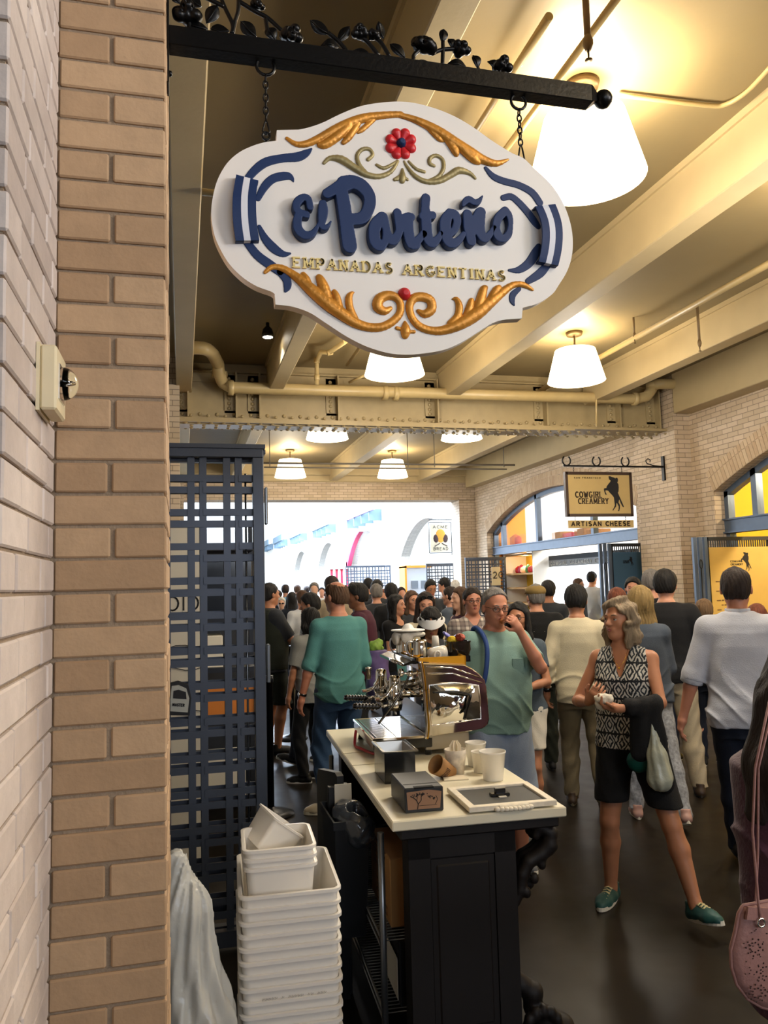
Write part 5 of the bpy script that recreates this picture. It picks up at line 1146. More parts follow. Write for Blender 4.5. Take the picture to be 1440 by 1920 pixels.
# lower body and feet
c=V(*crm(800,800),v0+.02); d=V(*crm(1195,935),v0+.02)
mb=eb(); mb.box((c.x-.01,v0+.02,.885),(d.x,v1-.02,c.z+.01),ch=.003); part(mb,'lower_body',mat('warm_grey_steel','9c9280',.35,metal=.6),em)
for u_,v_ in ((c.x+.01,v0+.05),(d.x-.03,v0+.05),(c.x+.01,v1-.05),(d.x-.03,v1-.05)): 
    mb=eb(); mb.lathe([(.016,.0),(.014,.03)],(u_,v_,.861),12); part(mb,'foot',Mblk,em)
# drip tray
t0=V(662,1348,1.47); t1=V(700,1385,.935); zt=t1.z
ul=t1.x; ur=c.x+.02
mb=eb(); mb.box((ul,.935,zt-.055),(ur,1.49,zt-.008),ch=.004); part(mb,'drip_tray_body',Mblk,em)
mb=eb(); 
for lo,hi in (((ul-.004,.93,zt-.012),(ul+.008,1.495,zt)),((ul,.93,zt-.012),(ur,.942,zt)),((ul,1.483,zt-.012),(ur,1.495,zt))): mb.box(lo,hi,ch=.002)
part(mb,'tray_rim',Mchr,em)
mb=eb(); mb.box((ul+.008,.942,zt-.012),(ur,1.483,zt-.006)); 
part(mb,'tray_pan',mat('dark_steel_pan','141517',.35,metal=.5),em)
mb=eb()
k=26
for i in range(k):
    y=.95+i*.0205; mb.box((ul+.02,y,zt-.005),(ul+.10,y+.007,zt-.001)).box((ul+.115,y,zt-.005),(ur-.02,y+.007,zt-.001))
for x in (ul+.018,ul+.10,ul+.112,ur-.022): mb.box((x,.95,zt-.004),(x+.004,1.475,zt))
part(mb,'drip_grate',Mchr,em)
# feet posts and red drain hose
mb=eb(); 
for v_ in (.97,1.45): mb.lathe([(.018,0),(.014,.02),(.014,zt-.055-.861)],(ul+.03,v_,.861),12)
part(mb,'tray_leg',Mblk,em)
q=[V(668,1400,1.30),V(666,1415,1.25),V(676,1428,1.16),V(695,1440,1.05)]
for p in q: p.z=max(p.z,.872)
q[0].z=.93; mb=MB(); mb.tube(spline([tuple(a) for a in q]+[(q[-1].x+.03,.95,.875)],5),.007,8)
h_=cthing('drain_hose','red rubber drain hose curling on the counter beside the drip tray','hose',(0,0,0)); part(mb,'hose',mat('red_rubber','c0303c',.4),h_)
# splash back and group hood
mb=eb(); hb=V(*crm(745,120),v0+.02)
mb.box((c.x-.005,v0+.01,zt-.01),(c.x+.02,v1-.01,hb.z-.005)); part(mb,'front_plate',mat('dark_mirror','55585c',.12,metal=1),em)
hd=[V(*crm(720,128),v0+.01),V(*crm(490,35),v1),V(*crm(335,110),v1)]
mb=eb(); zh=hb.z+.004
ht=[(c.x+.02,zh),(c.x-.06,zh+.012),(c.x-.10,zh-.004),(c.x-.10,zh-.012),(c.x-.05,zh+.0),(c.x+.02,zh-.014)]
mb.prism([(a_,b_) for a_,b_ in ht],(0,v0+.02,0),(1,0,0),(0,0,1),(0,v1-v0-.03,0)); part(mb,'front_hood',MATS['dark_mirror'],em)
mb=eb(); mb.tube([(c.x-.10,v0+.04,zh-.008),(c.x-.10,v1-.02,zh-.008)],.008,8); part(mb,'hood_bar',Mchr,em)
# groups with levers and portafilters
for gi,(vg,hx0,hx1,hy) in enumerate(((1.06,662,712,1324),(1.30,645,688,1308))):
    A_=V(hx0,hy,vg); B_=V(hx1,hy+1,vg); gz=B_.z; ug=B_.x+.075
    mb=eb(); pts=[];rs=[]
    for i in range(25):
        f=i/24; pts.append(A_.lerp(B_,f)); rs.append(.0135+.0028*math.cos(f*2*pi*8)*(1 if 0<i<24 else 0)+(-.004 if i in(0,24) else 0))
    mb.tube(pts,rs,12); part(mb,'portafilter_grip',Mblk,em)
    mb=eb(); mb.tube([B_,Vector((ug-.03,vg,gz+.004))],[.006,.0075],10); mb.lathe([(.001,-.022),(.028,-.02),(.034,0),(.034,.022),(.03,.026)],(ug,vg,gz),24); mb.tube([(ug,vg,gz-.02),(ug,vg-.012,gz-.04)],.006,8).tube([(ug,vg,gz-.02),(ug,vg+.012,gz-.04)],.006,8); part(mb,'portafilter',Mchr,em)
    mb=eb(); mb.lathe([(.036,.026),(.04,.035),(.04,.07),(.03,.085),(.028,.13),(.02,.14),(.001,.142)],(ug,vg,gz),24); mb.tube([(ug,vg,gz+.06),(c.x+.01,vg,gz+.055)],.022,14); part(mb,'group_head',Mchr,em)
    mb=eb(); p0=Vector((ug-.005,vg-.03,gz+.11)); p1=Vector((ug-.045,vg-.035,gz+.055)); p2=Vector((ug-.085,vg-.035,gz+.040))
    mb.tube([p0,p1,p2],[.009,.007,.009],10); mb.lathe([(.012,-.01),(.014,0),(.012,.012)],tuple(p0),12,axis='y'); mb.box((p2.x-.02,p2.y-.01,p2.z-.006),(p2.x+.004,p2.y+.012,p2.z+.008),ch=.003); part(mb,'brew_lever',Mchr,em)
    mb=eb(); mb.lathe([(.001,0),(.013,.004),(.013,.05),(.017,.052),(.017,.06),(.001,.063)],(ug-.055,vg+.05,gz+.085),16); part(mb,'piston_cap',Mchr,em)
# steam wand and its valve
p0=V(*crm(640,215),1.0); p1=V(*crm(560,380),1.0); p2=V(*crm(500,480),.99); p3=V(*crm(345,682),.99)
mb=eb(); mb.tube(spline([tuple(p) for p in (p0,p1,p2,p3)],5),.0055,8); part(mb,'steam_wand',mat('dark_chrome','77736c',.2,metal=1),em)
mb=eb(); mb.sphere(tuple(p0),.016,14); mb.tube([p0,(c.x+.01,1.0,p0.z+.01)],.009,10); q=V(*crm(555,205),1.0); mb.lathe([(.014,-.012),(.02,-.006),(.02,.006),(.014,.012)],tuple(q),14,axis='x'); mb.tube([q,p0],.006,8); part(mb,'steam_valve',Mchr,em)
mb=eb(); g_=V(*crm(712,480),1.15); mb.lathe([(.001,0),(.022,0),(.022,.008),(.001,.01)],(c.x-.006,1.0,g_.z),18,axis='x'); part(mb,'pressure_gauge',Mblk,em)
# things standing on top
zt2=zb+.009
def top(px,v_): 
    p=V(px,1225,v_); return p.x
def on_top(name,px,v_,label,cat): 
    u=top(px,v_); return cthing(name,label,cat,(u,v_,zt2)),Vector((u,v_,zt2))
tr2=cthing('cup_tray','black tray carrying jugs and cups on top of the espresso machine','tray',(.47,1.22,zt2)); mb=MB((.47,1.22,zt2)); ua,ub=top(752,1.25),top(876,1.05)
mb.box((ua,1.0,zt2),(ub,1.46,zt2+.006)).box((ua,1.0,zt2),(ua+.006,1.46,zt2+.028)).box((ub-.006,1.0,zt2),(ub,1.46,zt2+.028)).box((ua,1.0,zt2),(ub,1.006,zt2+.028)).box((ua,1.454,zt2),(ub,1.46,zt2+.028)); part(mb,'tray',Mblk,tr2)
zi=zt2+.0065
def pitcher(px,v_,h,r,label,spin=0):
    u=top(px,v_); t=cthing('milk_pitcher',label,'pitcher',(u,v_,zi)); mb=MB(); mb.lathe([(.001,0),(r,.0),(r*1.02,.02),(r*.93,h*.7),(r*.88,h*.85),(r*.95,h),(r*.92,h),(r*.85,h*.85),(r*.9,.01),(.001,.01)],n=24); part(mb,'body',Mchr,t)
    mb=MB(); d=-1; mb.tube(spline([(d*r*.9,0,h*.88),(d*(r+.026),0,h*.9),(d*(r+.03),0,h*.5),(d*(r+.01),0,h*.2),(d*r*.95,0,h*.18)],4),.0045,6); part(mb,'handle',Mchr2,t); return t
pitcher(788,1.12,.098,.036,'tall stainless milk pitcher at the front of the machine top')
pt=pitcher(758,1.36,.10,.042,'second milk pitcher under a draped white cloth on the machine top')
# draped towel
s=SDF((top(758,1.36)-.10,1.25,zi+.02),(top(788,1.30)+.06,1.45,zi+.15),.004)
u0=top(762,1.34)
s.ell((u0,1.34,zi+.112),(.065,.055,.016),k=.01).ell((u0+.05,1.31,zi+.112),(.045,.04,.014),k=.012).ell((u0-.055,1.34,zi+.09),(.016,.04,.032),k=.014).ell((u0-.006,1.29,zi+.092),(.03,.012,.028),k=.012)
s.apply(lambda g,X,Y,Z:g+.003*np.sin(X*120+Y*40)*np.sin(Z*90+Y*70))
o=s.build('white_towel',mat('white_cotton','ded6c6',.9,bump=.3,bscale=200),None,smooth_it=1); o.matrix_world=CM; tag(o,'crumpled white towel draped over the pitchers on the machine','towel')
t=cthing('round_lid','white round lid with a domed top balanced on the towel above the pitchers','lid',(u0+.012,1.34,zi+.128)); mb=MB(); mb.lathe([(.001,.0),(.085,.001),(.088,.005),(.085,.008),(.035,.010),(.03,.016),(.022,.030),(.010,.038),(.001,.039)],n=32); part(mb,'lid',mat('white_plastic','e6e4de',.35),t)
def cup_stack(px,v_,label,n=3,r=.022):
    u=top(px,v_); t=cthing('paper_cup_stack',label,'paper cups',(u,v_,zi)); 
    for k in range(n): mb=MB((0,0,0)); z=k*.012; mb.lathe([(r,z),(r*.72,z+.075),(.001,z+.075)],n=20); part(mb,'cup',mat('white_paper_cup','dcdad4',.6),t)
    return t
mb=None
cs=cup_stack(817,1.33,'upside down stack of white paper cups behind the mug')
mu=top(816,1.06); t=cthing('coffee_mug','white mug lying on its side at the front of the cup tray','mug',(mu,1.06,zi),rz=.25); mb=MB(); mb.lathe([(.001,0),(.018,.0),(.024,.01),(.032,.06),(.034,.085),(.031,.085),(.028,.055),(.016,.012),(.001,.012)],(-.035,0,.036),22,axis='x'); part(mb,'bowl',mat('white_china','dcd8cc',.2,coat=.5),t)
mb=MB(); mb.tube(link_pts((-.012,-.042,.03),.016,.018,'x',12),.005,7,closed=True); part(mb,'handle',MATS['white_china'],t)
bu=top(858,1.13); t=cthing('square_bowl','dark glossy square sided bowl full of snack packets on the machine','bowl',(bu,1.13,zi)); mb=MB(); 
def sq(h,z,rr=.01): 
    pts=[]
    for cx,cy,a0 in ((h-rr,h-rr,0),(-h+rr,h-rr,90),(-h+rr,-h+rr,180),(h-rr,-h+rr,270)):
        for i in range(4): a=math.radians(a0+i*30); pts.append((cx+rr*math.cos(a),cy+rr*math.sin(a),z))
    return pts
rr=[sq(.03,0),sq(.052,.015,.03),sq(.060,.045,.035),sq(.055,.075,.02),sq(.056,.085,.008),sq(.052,.085,.008),sq(.05,.07,.015),sq(.045,.02,.02)]
n=16; mb.add([p for q in rr for p in q],[(i*n+j,i*n+(j+1)%n,(i+1)*n+(j+1)%n,(i+1)*n+j) for i in range(7) for j in range(n)]+[tuple(range(n))[::-1],tuple(range(7*n,8*n))],0,True); autosmooth(part(mb,'bowl',mat('dark_glazed_bowl','2a231c',.12,coat=.8),t),40)
for i,(dx,dy,c,nm,lab) in enumerate(((-.025,0,'c8a81e','yellow','yellow snack packet in the square bowl'),(.0,.03,'4a3a8a','purple','purple snack packet at the back of the square bowl'),(.012,-.01,'8a3a2a','brown','reddish snack packet in the middle of the square bowl'),(-.035,.05,'6a6ab0','blue','blue and white snack packet standing left in the square bowl'))):
    mb=MB(); mb.sphere((0,0,0),.03,10,sc3=(1,.35,.8)); o=mb.build('snack_packet',mat('foil_'+nm,c,.25,metal=.4,bump=.6,bscale=90)); o.matrix_world=CM@Matrix.Translation((bu+dx,1.13+dy,zi+.085+.008*i))@Euler((.4*i,.3-i*.3,i*1.1)).to_matrix().to_4x4(); tag(o,lab,'packet')
# knock box
ka=V(722,1471,.49)
p=CMI@onZ(722,1471,.86); q=CMI@onZ(785,1468,.86); ku0,ku1,kv=p.x,q.x,p.y
zk=V(718,1411,kv).z
t=cthing('knock_box','black knock box lined with a steel pan at the front corner of the machine','knock box',(ku0,kv,.861)); o_=Vector((ku0,kv,.861)); mb=MB(o_); L2=.22
mb.box((ku0,kv,.861),(ku0+.125,kv+L2,zk-.004),ch=.003); b_=part(mb,'box',Mblk,t)
mb=MB(o_); w2=.128
pan=[[(ku0-.008,kv-.008,zk),(ku0+w2+.006,kv-.008,zk),(ku0+w2+.006,kv+L2,zk),(ku0-.008,kv+L2,zk)],[(ku0+.004,kv+.006,zk+.001),(ku0+w2-.008,kv+.006,zk+.001),(ku0+w2-.008,kv+L2-.012,zk+.001),(ku0+.004,kv+L2-.012,zk+.001)],[(ku0+.012,kv+.02,zk-.06),(ku0+w2-.018,kv+.02,zk-.06),(ku0+w2-.018,kv+L2-.03,zk-.06),(ku0+.012,kv+L2-.03,zk-.06)]]
vs=[Vector(a) for r_ in pan for a in r_]; mb.add(vs,[(i*4+j,i*4+(j+1)%4,(i+1)*4+(j+1)%4,(i+1)*4+j) for i in range(2) for j in range(4)]+[(8,9,10,11)])
mb.tube([pan[0][0],pan[0][1],pan[0][2],pan[0][3]],.004,6,closed=True)
part(mb,'steel_pan',Mchr2,t)
bpy.data.objects.remove(b_); mb=MB(o_)
for lo,hi in (((ku0,kv,.861),(ku0+.003,kv+L2,zk-.003)),((ku0+.122,kv,.861),(ku0+.125,kv+L2,zk-.003)),((ku0,kv,.861),(ku0+.125,kv+.003,zk-.003)),((ku0,kv+L2-.003,.861),(ku0+.125,kv+L2,zk-.003)),((ku0,kv,.861),(ku0+.125,kv+L2,.864))): mb.box(lo,hi)
part(mb,'black_box',Mblk,t)
# napkin dispenser
p=CMI@onZ(760,1527,.86); q=CMI@onZ(832,1520,.86); nu0,nu1,nv=p.x,q.x,(p.y+q.y)/2; nz=V(758,1479,nv).z
o_=Vector((nu0,nv,.861)); t=cthing('napkin_dispenser','charcoal napkin dispenser with a brown tree picture on its front','napkin dispenser',tuple(o_)); mb=MB(o_)
mb.box((nu0,nv,.861),(nu1,nv+.235,nz),ch=.004); part(mb,'case',mat('charcoal_plastic','26282b',.4),t)
w=nu1-nu0; h=nz-.861
mb=MB(o_); mb.prism([(.07*w,.14*h),(.90*w,.14*h),(.95*w,.80*h),(.62*w,.90*h),(.05*w,.84*h)],(nu0,nv-.0005,.861),(1,0,0),(0,0,1),(0,-.0015,0)); part(mb,'picture_card',mat('kraft_paper','96735a',.7),t)
mb=MB(o_)
def tw(x,z): return (nu0+x*w,nv-.0025,.861+z*h)
mb.tube([tw(.32,.15),tw(.34,.35),tw(.30,.5),tw(.22,.62),tw(.14,.68)],.0016,5).tube([tw(.34,.35),tw(.42,.5),tw(.42,.65),tw(.5,.74)],.0013,5).tube([tw(.30,.5),tw(.33,.66)],.001,5).tube([tw(.36,.28),tw(.82,.28)],.0006,4).tube([tw(.78,.3),tw(.84,.5),tw(.80,.64)],.0009,4)
r_=random.Random(5)
for k in range(46):
    a=r_.uniform(0,2*pi); c_=r_.choice([(.22,.68,.1),(.46,.74,.12),(.34,.72,.08),(.74,.55,.1),(.64,.62,.07)]); rad=r_.uniform(0,1)*c_[2]; mb.sphere(tw(c_[0]+math.cos(a)*rad,c_[1]+math.sin(a)*rad*1.1),.0013+r_.random()*.0012,6,sc3=(1,.3,1))
part(mb,'tree_drawing',Mink,t)
mb=MB(o_); mb.box((nu0+.25*w,nv-.001,nz-.004),(nu0+.75*w,nv+.02,nz+.001)); part(mb,'slot',mat('slot_black','050505',.8),t)
mb=MB(o_); mb.box((nu0+.04*w,nv+.05,nz-.001),(nu0+.96*w,nv+.054,nz+.0008)); part(mb,'lid_seam',MATS['slot_black'],t)
# framed chalkboard lying flat
pts=[CMI@onZ(*q_,.885) for q_ in ((842,1473),(872,1514),(1042,1500),(994,1466))]
fu0=(pts[0].x+pts[1].x)/2; fu1=(pts[2].x+pts[3].x)/2; fv0=(pts[1].y+pts[2].y)/2; fv1=(pts[0].y+pts[3].y)/2
o_=Vector((fu0,fv0,.862)); t=cthing('framed_chalkboard','white framed chalkboard with scalloped edge ornament lying on the counter','chalkboard',tuple(o_))
fz0,fz1=.866,.884; fw=.026; mb=MB(o_)
for lo,hi in (((fu0,fv0,fz0),(fu1,fv0+fw,fz1)),((fu0,fv1-fw,fz0),(fu1,fv1,fz1)),((fu0,fv0+fw,fz0),(fu0+fw,fv1-fw,fz1)),((fu1-fw,fv0+fw,fz0),(fu1,fv1-fw,fz1))): mb.box(lo,hi,ch=.0015)
part(mb,'frame',mat('distressed_white_paint','efe6d2',.5,var=.08,vscale=50),t)
mb=MB(o_); mb.box((fu0+fw,fv0+fw,fz0),(fu1-fw,fv1-fw,fz0+.010)); part(mb,'slate',mat('chalkboard_grey','3f403f',.55,var=.05),t)
mb=MB(o_); um=(fu0+fu1)/2
for k in range(9): mb.sphere((um-.06+k*.015,fv0-.004-.008*math.sin(pi*(k+.5)/9),.871),.011,10,sc3=(1,1,.75))
mb.box((um-.055,fv0-.008,.863),(um+.055,fv0+.01,.883),ch=.003); part(mb,'shell_ornament',MATS['distressed_white_paint'],t)
o_=Vector((um,(fv0+fv1)/2,fz0+.0105)); t=cthing('card_reader','small black card reader with a silver top resting on the chalkboard','card reader',tuple(o_)); mb=MB(o_); z=fz0+.0105; vm=(fv0+fv1)/2
mb.box((um-.035,vm-.012,z),(um+.035,vm+.018,z+.010),ch=.002).box((um-.018,vm-.008,z+.008),(um+.020,vm+.012,z+.026),ch=.002); part(mb,'body',Mblk,t)
mb=MB(o_); mb.box((um-.018,vm-.006,z+.026),(um+.020,vm+.010,z+.029)); part(mb,'silver_top',Mchr2,t); mb=MB(o_); mb.box((um-.012,vm-.030,z),(um+.016,vm-.018,z+.004)); part(mb,'paper_slip',Mwhitep,t)
# deli tubs and kraft bag
Mdeli=mat('translucent_deli_plastic','f8f4ea',.3,alpha=.8,coat=.3)
def tub(px,py,r,h,label,s_=None):
    p=CMI@onZ(px,py,.86); t=cthing('plastic_tub',label,'plastic tub',(p.x,p.y,.861)); mb=MB(); mb.lathe([(.001,.0),(r*.72,0),(r*.74,.004),(r*.95,h*.93),(r,h*.94),(r,h),(r*.96,h),(r*.94,h*.93),(r*.72,.006),(.001,.005)],n=32); part(mb,'tub',Mdeli,t); return t
tub(925,1462,.054,.112,'large clear plastic tub nearest the framed chalkboard'); tub(902,1448,.040,.085,'smaller white plastic tub left of the large clear tub'); tub(893,1436,.046,.10,'cloudy plastic tub partly hidden behind the kraft bag')
p=CMI@onZ(850,1455,.86); t=cthing('paper_cup','printed white paper cup stuffed with napkins beside the kraft cup','paper cup',(p.x+.02,p.y+.03,.861)); mb=MB(); mb.lathe([(.001,0),(.034,0),(.046,.10),(.044,.10),(.032,.004),(.001,.004)],n=24); part(mb,'cup',mat('printed_white_cup','cfc4b2',.6,var=.25,vscale=35),t)
for k in range(4):
    mb=MB(); mb.prism([(-.02,0),(.02,.004),(.024,.05),(.0,.065),(-.018,.045)],(0,0,.07),(math.cos(k*.9),math.sin(k*.9),0),(0.1*k-.15,.05,1),(.002,.001,0)); part(mb,'napkin',mat('cream_napkin','e2d6bc',.8),t)
t=cthing('kraft_cup','crushed brown kraft cup with dark print lying on its side','paper cup',(p.x-.045,p.y-.02,.895)); mb=MB(); mb.lathe([(.001,-.045),(.03,-.045),(.041,.05),(.039,.05),(.028,-.04),(.001,-.04)],n=20,M=Euler((.15,math.radians(-58),.25)).to_matrix().to_4x4()); part(mb,'cup',mat('kraft_brown','9a7042',.7,var=.1),t)
mb=MB(); Mx=Euler((.15,math.radians(-58),.25)).to_matrix().to_4x4()
for a in range(-5,4): 
    an=-1.9+a*.16; mb.tube([Mx@Vector((.0365*math.cos(an),.0365*math.sin(an),-.005)),Mx@Vector((.037*math.cos(an+.06),.037*math.sin(an+.06),.018))],.0014,4)
part(mb,'print',Mink,t)
mb=MB((0,0,0)); mb.prism([(-.05,0),(.05,-.01),(.045,.05),(0,.065),(-.045,.045)],(0,0,0),(1,0,0),(0,.8,.08),(0,0,.004)); o=mb.build('napkin',MATS['cream_napkin']); o.matrix_world=CM@Matrix.Translation((p.x-.01,p.y-.075,.862)); tag(o,'folded cream napkin in front of the kraft cup','napkin')
# ================================================================ PEOPLE
def skin(nm,c): return mat('skin_'+nm,c,.5,var=.05,vscale=14,sss=.0)
SK={'fair':skin('fair','c58d70'),'tan':skin('tan','b27a5a'),'ruddy':skin('ruddy','b87c62'),'brown':skin('brown','7c5138'),'light':skin('light','cfa084')}
def hairm(nm,c): return mat('hair_'+nm,c,.72,var=.25,vscale=60,bump=.6,bscale=120,stretch=(1,1,.12))
HC={'black':hairm('black','100d0c'),'dark':hairm('dark_brown','241812'),'brown':hairm('brown','4a3322'),'blond':hairm('blond','8c7448'),'grey':hairm('grey','6e6a66'),'greyblond':hairm('grey_blond','8b7a62'),'white':hairm('white','c8c4bc'),'auburn':hairm('auburn','6e3a26'),'lightbrown':hairm('light_brown','6e553a')}
def cloth(nm,c,**k): 
    k.setdefault('bump',.25); k.setdefault('bscale',160); return mat('cloth_'+nm,c,.88,var=.06,vscale=9,**k)
PM=dict(z=np.array([.80,.84,.90,.96,1.02,1.08,1.15,1.22,1.30,1.38,1.43,1.47,1.50]),
 rx=np.array([.12,.150,.165,.163,.156,.150,.152,.158,.164,.158,.126,.076,.056]),
 ry=np.array([.08,.095,.112,.112,.106,.104,.108,.114,.118,.106,.086,.062,.054]),
 yc=np.array([-.01,-.01,-.012,-.010,-.002,.004,.004,.0,-.005,-.012,-.016,-.016,-.012]))
PF=dict(z=PM['z'],rx=np.array([.12,.152,.172,.168,.150,.134,.134,.142,.152,.150,.122,.068,.048]),
 ry=np.array([.08,.10,.115,.106,.092,.086,.092,.110,.120,.098,.076,.054,.046]),
 yc=np.array([-.01,-.012,-.016,-.012,-.002,.002,.006,.012,.008,-.010,-.014,-.014,-.010]))
def ik(a,b,l1,l2,hint):
    a,b,hint=Vector(a),Vector(b),Vector(hint); d=b-a; L_=min(max(d.length,abs(l1-l2)+.01),(l1+l2)*.999); d=d.normalized(); b=a+d*L_
    x=(l1*l1-l2*l2+L_*L_)/(2*L_); h=math.sqrt(max(l1*l1-x*x,0)); n=hint-d*hint.dot(d); n=n.normalized() if n.length>1e-5 else Vector((0,1,0))
    return a+d*x+n*h,b
class Body:
    def __init__(s,o):
        s.o=o; s.fem=o.get('fem',False); s.prof=PF if s.fem else PM; s.g=o.get('girth',1.0); s.belly=o.get('belly',0)
        lx,ly=o.get('lean',(0,0)); s.lean=(lx,ly)
        sw=.148 if s.fem else .165
        s.sh=[s.L((sg*sw*(.5+.5*s.g),-.015,1.405)) for sg in(-1,1)]
        s.hip=[Vector((sg*.088,-.005,.90)) for sg in(-1,1)]
        f=o.get('feet',[(-.10,0,.085),(.10,.02,.085)]); s.knee=[];s.ank=[]
        fh=o.get('foot_yaw',[0,0])
        for i in (0,1):
            kh=Vector((math.sin(-math.radians(fh[i]))*.6,1,0)); k,a=ik(s.hip[i],f[i],.425,.405,kh); s.knee.append(k); s.ank.append(a)
        s.fy=[math.radians(v) for v in fh]; s.fp=o.get('foot_pitch',[0,0])
        w_=o.get('hands',[None,None]); eh=o.get('elbow',[(-.5,-1,0),(.5,-1,0)]); s.el=[];s.wr=[]
        for i,sg in ((0,-1),(1,1)):
            t=w_[i] if w_[i] is not None else (sg*.245,.045,.90)
            e,w2=ik(s.sh[i],t,.285,.255,eh[i]); s.el.append(e); s.wr.append(w2)
        hy,hp,hr=[math.radians(v) for v in (tuple(o.get('head',(0,0,0)))+(0,0,0))[:3]]
        s.hR=Euler((hp,hr,hy),'XYZ').to_matrix() if False else (Matrix.Rotation(hy,3,'Z')@Matrix.Rotation(hp,3,'X')@Matrix.Rotation(hr,3,'Y'))
        s.nb=s.L((0,-.015,1.46)); s.hb=s.L((0,-.005,1.555)); s.hc=s.hb+s.hR@Vector((0,.015,.075))
        s.R3=[[s.hR[i][j] for j in range(3)] for i in range(3)]
    def L(s,p):
        t=max(p[2]-.93,0)/.5; return Vector((p[0]+s.lean[0]*t,p[1]+s.lean[1]*t,p[2]))
    def H(s,p): return tuple(s.hc+s.hR@Vector(p))
    def hell(s,S,c,r,**k): S.ell(s.H(c),r,R3=s.R3,**k)
    def hcap(s,S,a,b,ra,rb=None,**k): S.cap(s.H(a),s.H(b),ra,rb,**k)
    def torso(s,S,inf,z0,z1,k=.02,loose=0.0):
        P=s.prof; g=s.g; lx,ly=s.lean
        zz=P['z']; hx=.014*np.clip((1.06-zz)/.1,0,1) if loose else 0; rx=P['rx']*g+inf+hx; ry=P['ry']*g+inf+hx; yc=P['yc'].copy()
        if s.belly: bm_=s.belly*np.exp(-((zz-1.08)/.14)**2); ry=ry+bm_*.6; yc=yc+bm_*.6; rx=rx+bm_*.35
        if loose:
            m_=(zz<1.28); rx=np.where(m_,np.maximum(rx,rx.max()*loose),rx); ry=np.where(m_,np.maximum(ry,ry.max()*loose*.97),ry)
        def fn(X,Y,Z):
            a=np.interp(Z,zz,rx); b=np.interp(Z,zz,ry); c=np.interp(Z,zz,yc); t=np.maximum(Z-.93,0)/.5
            x=X-lx*t; y=Y-c-ly*t; q=np.power(np.abs(x/a)**2.3+np.abs(y/b)**2.3,1/2.3); d=(q-1)*np.minimum(a,b)
            return np.maximum(np.maximum(d,z0-Z),Z-z1)
        S.op((-.40,-.35,z0-.01),(.40,.40,z1+.01),fn,k)
    def hand(s,S,i):
        w=s.wr[i]; sg=(-1,1)[i]; d=(s.o.get('hand_dir',[None,None])[i]); d=Vector(d).normalized() if d else (w-s.el[i]).normalized()
        n=s.o.get('palm',[None,None])[i]; n=Vector(n) if n else Vector((-sg,0.15,0)); n=(n-d*n.dot(d)).normalized(); sp=d.cross(n)
        curl=s.o.get('curl',[.7,.7])[i]
        if abs(sp.dot(Vector((0,1,0))))>.2 and sp.y<0: sp=-sp
        v=S.v; rf=max(.0082,v*.95)
        S.cap(w,w+d*.03,.021,.026,k=.015); S.cap(w+d*.035-sp*.018,w+d*.085-sp*.02,.015,.013,k=.02); S.cap(w+d*.035+sp*.018,w+d*.085+sp*.02,.016,.013,k=.02); S.cap(w+d*.03,w+d*.085,.017,.014,k=.02)
        for j,(ln,off) in enumerate(((.062,-.031),(.076,-.011),(.080,.010),(.070,.030))):
            b=w+d*(.088-.004*abs(j-1.6))+sp*off
            a1=curl*.45+.06*j; d1=d*math.cos(a1)+n*math.sin(a1); a2=curl*1.35+.05*j; d2=d*math.cos(a2)+n*math.sin(a2)
            m=b+d1*ln*.5; S.cap(b,m,rf*1.05,rf,k=.004); S.cap(m,m+d2*ln*.5,rf,rf*.85,k=.003)
        tb=w+d*.035+sp*.024+n*.006; tm=tb+(d*.6+sp*.75+n*.35).normalized()*.038; S.cap(tb,tm,.0125,.0105,k=.01); S.cap(tm,tm+(d*.9+sp*.15+n*.4*curl).normalized()*.032,.0105,.0085,k=.004)
    def skinmesh(s,v,mt,name='person'):
        pts=[s.hc]+s.wr+s.el+s.ank+s.sh; lo=[min(p[j] for p in pts) for j in range(3)]; hi=[max(p[j] for p in pts) for j in range(3)]
        lo=[min(lo[0]-.2,-.3),min(lo[1]-.2,-.2),0]; hi=[max(hi[0]+.2,.3),max(hi[1]+.26,.25),s.hc.z+.16]
        S=SDF(lo,hi,v); s.torso(S,0,.80,1.50,k=.02); g=s.g; ar=(.86 if s.fem else 1.0)*(.6+.4*g)
        S.cap(s.nb,s.hb,.056*ar,.054*ar,k=.035)
        if s.fem:
            for sg in(-1,1): S.ell(s.L((sg*.065,.085,1.275)),(.055,.045,.055),k=.03)
        for i in (0,1):
            S.cap(s.L((0,-.02,1.425)),s.sh[i],.045*ar,.050*ar,k=.05); S.cap(s.sh[i],s.el[i],.048*ar,.036*ar,k=.03)
            m=s.el[i].lerp(s.wr[i],.3); S.cap(s.el[i],m,.037*ar,.039*ar,k=.012); S.cap(m,s.wr[i],.039*ar,.024*ar,k=.012); s.hand(S,i)
            S.cap(s.hip[i],s.knee[i],.085*g,.052*g,k=.04); c=s.knee[i].lerp(s.ank[i],.32)+Vector((0,-.012,0)); S.cap(s.knee[i],c,.050*g,.054*g,k=.02); S.cap(c,s.ank[i],.054*g,.033*g,k=.02)
            f0=Vector((-math.sin(s.fy[i]),math.cos(s.fy[i]),0)); pt=math.radians(s.fp[i]); f=f0*math.cos(pt)+Vector((0,0,math.sin(pt))); u=Vector((0,0,math.cos(pt)))-f0*math.sin(pt); a=s.ank[i]; S.cap(a,a-u*.05,.033,.03,k=.02); S.cap(a+f*-.03-u*.05,a+f*.125-u*.056,.024,.016,k=.02)
        # head
        h=s.hell; jaw=.92 if s.fem else 1.0
        h(S,(0,-.012,.028),(.0755,.093,.088),k=.02); h(S,(0,.022,-.030),(.058*jaw,.066,.085),k=.03); s.hcap(S,(0,.050,-.082),(0,.060,-.090),.028*jaw,.021*jaw,k=.03)
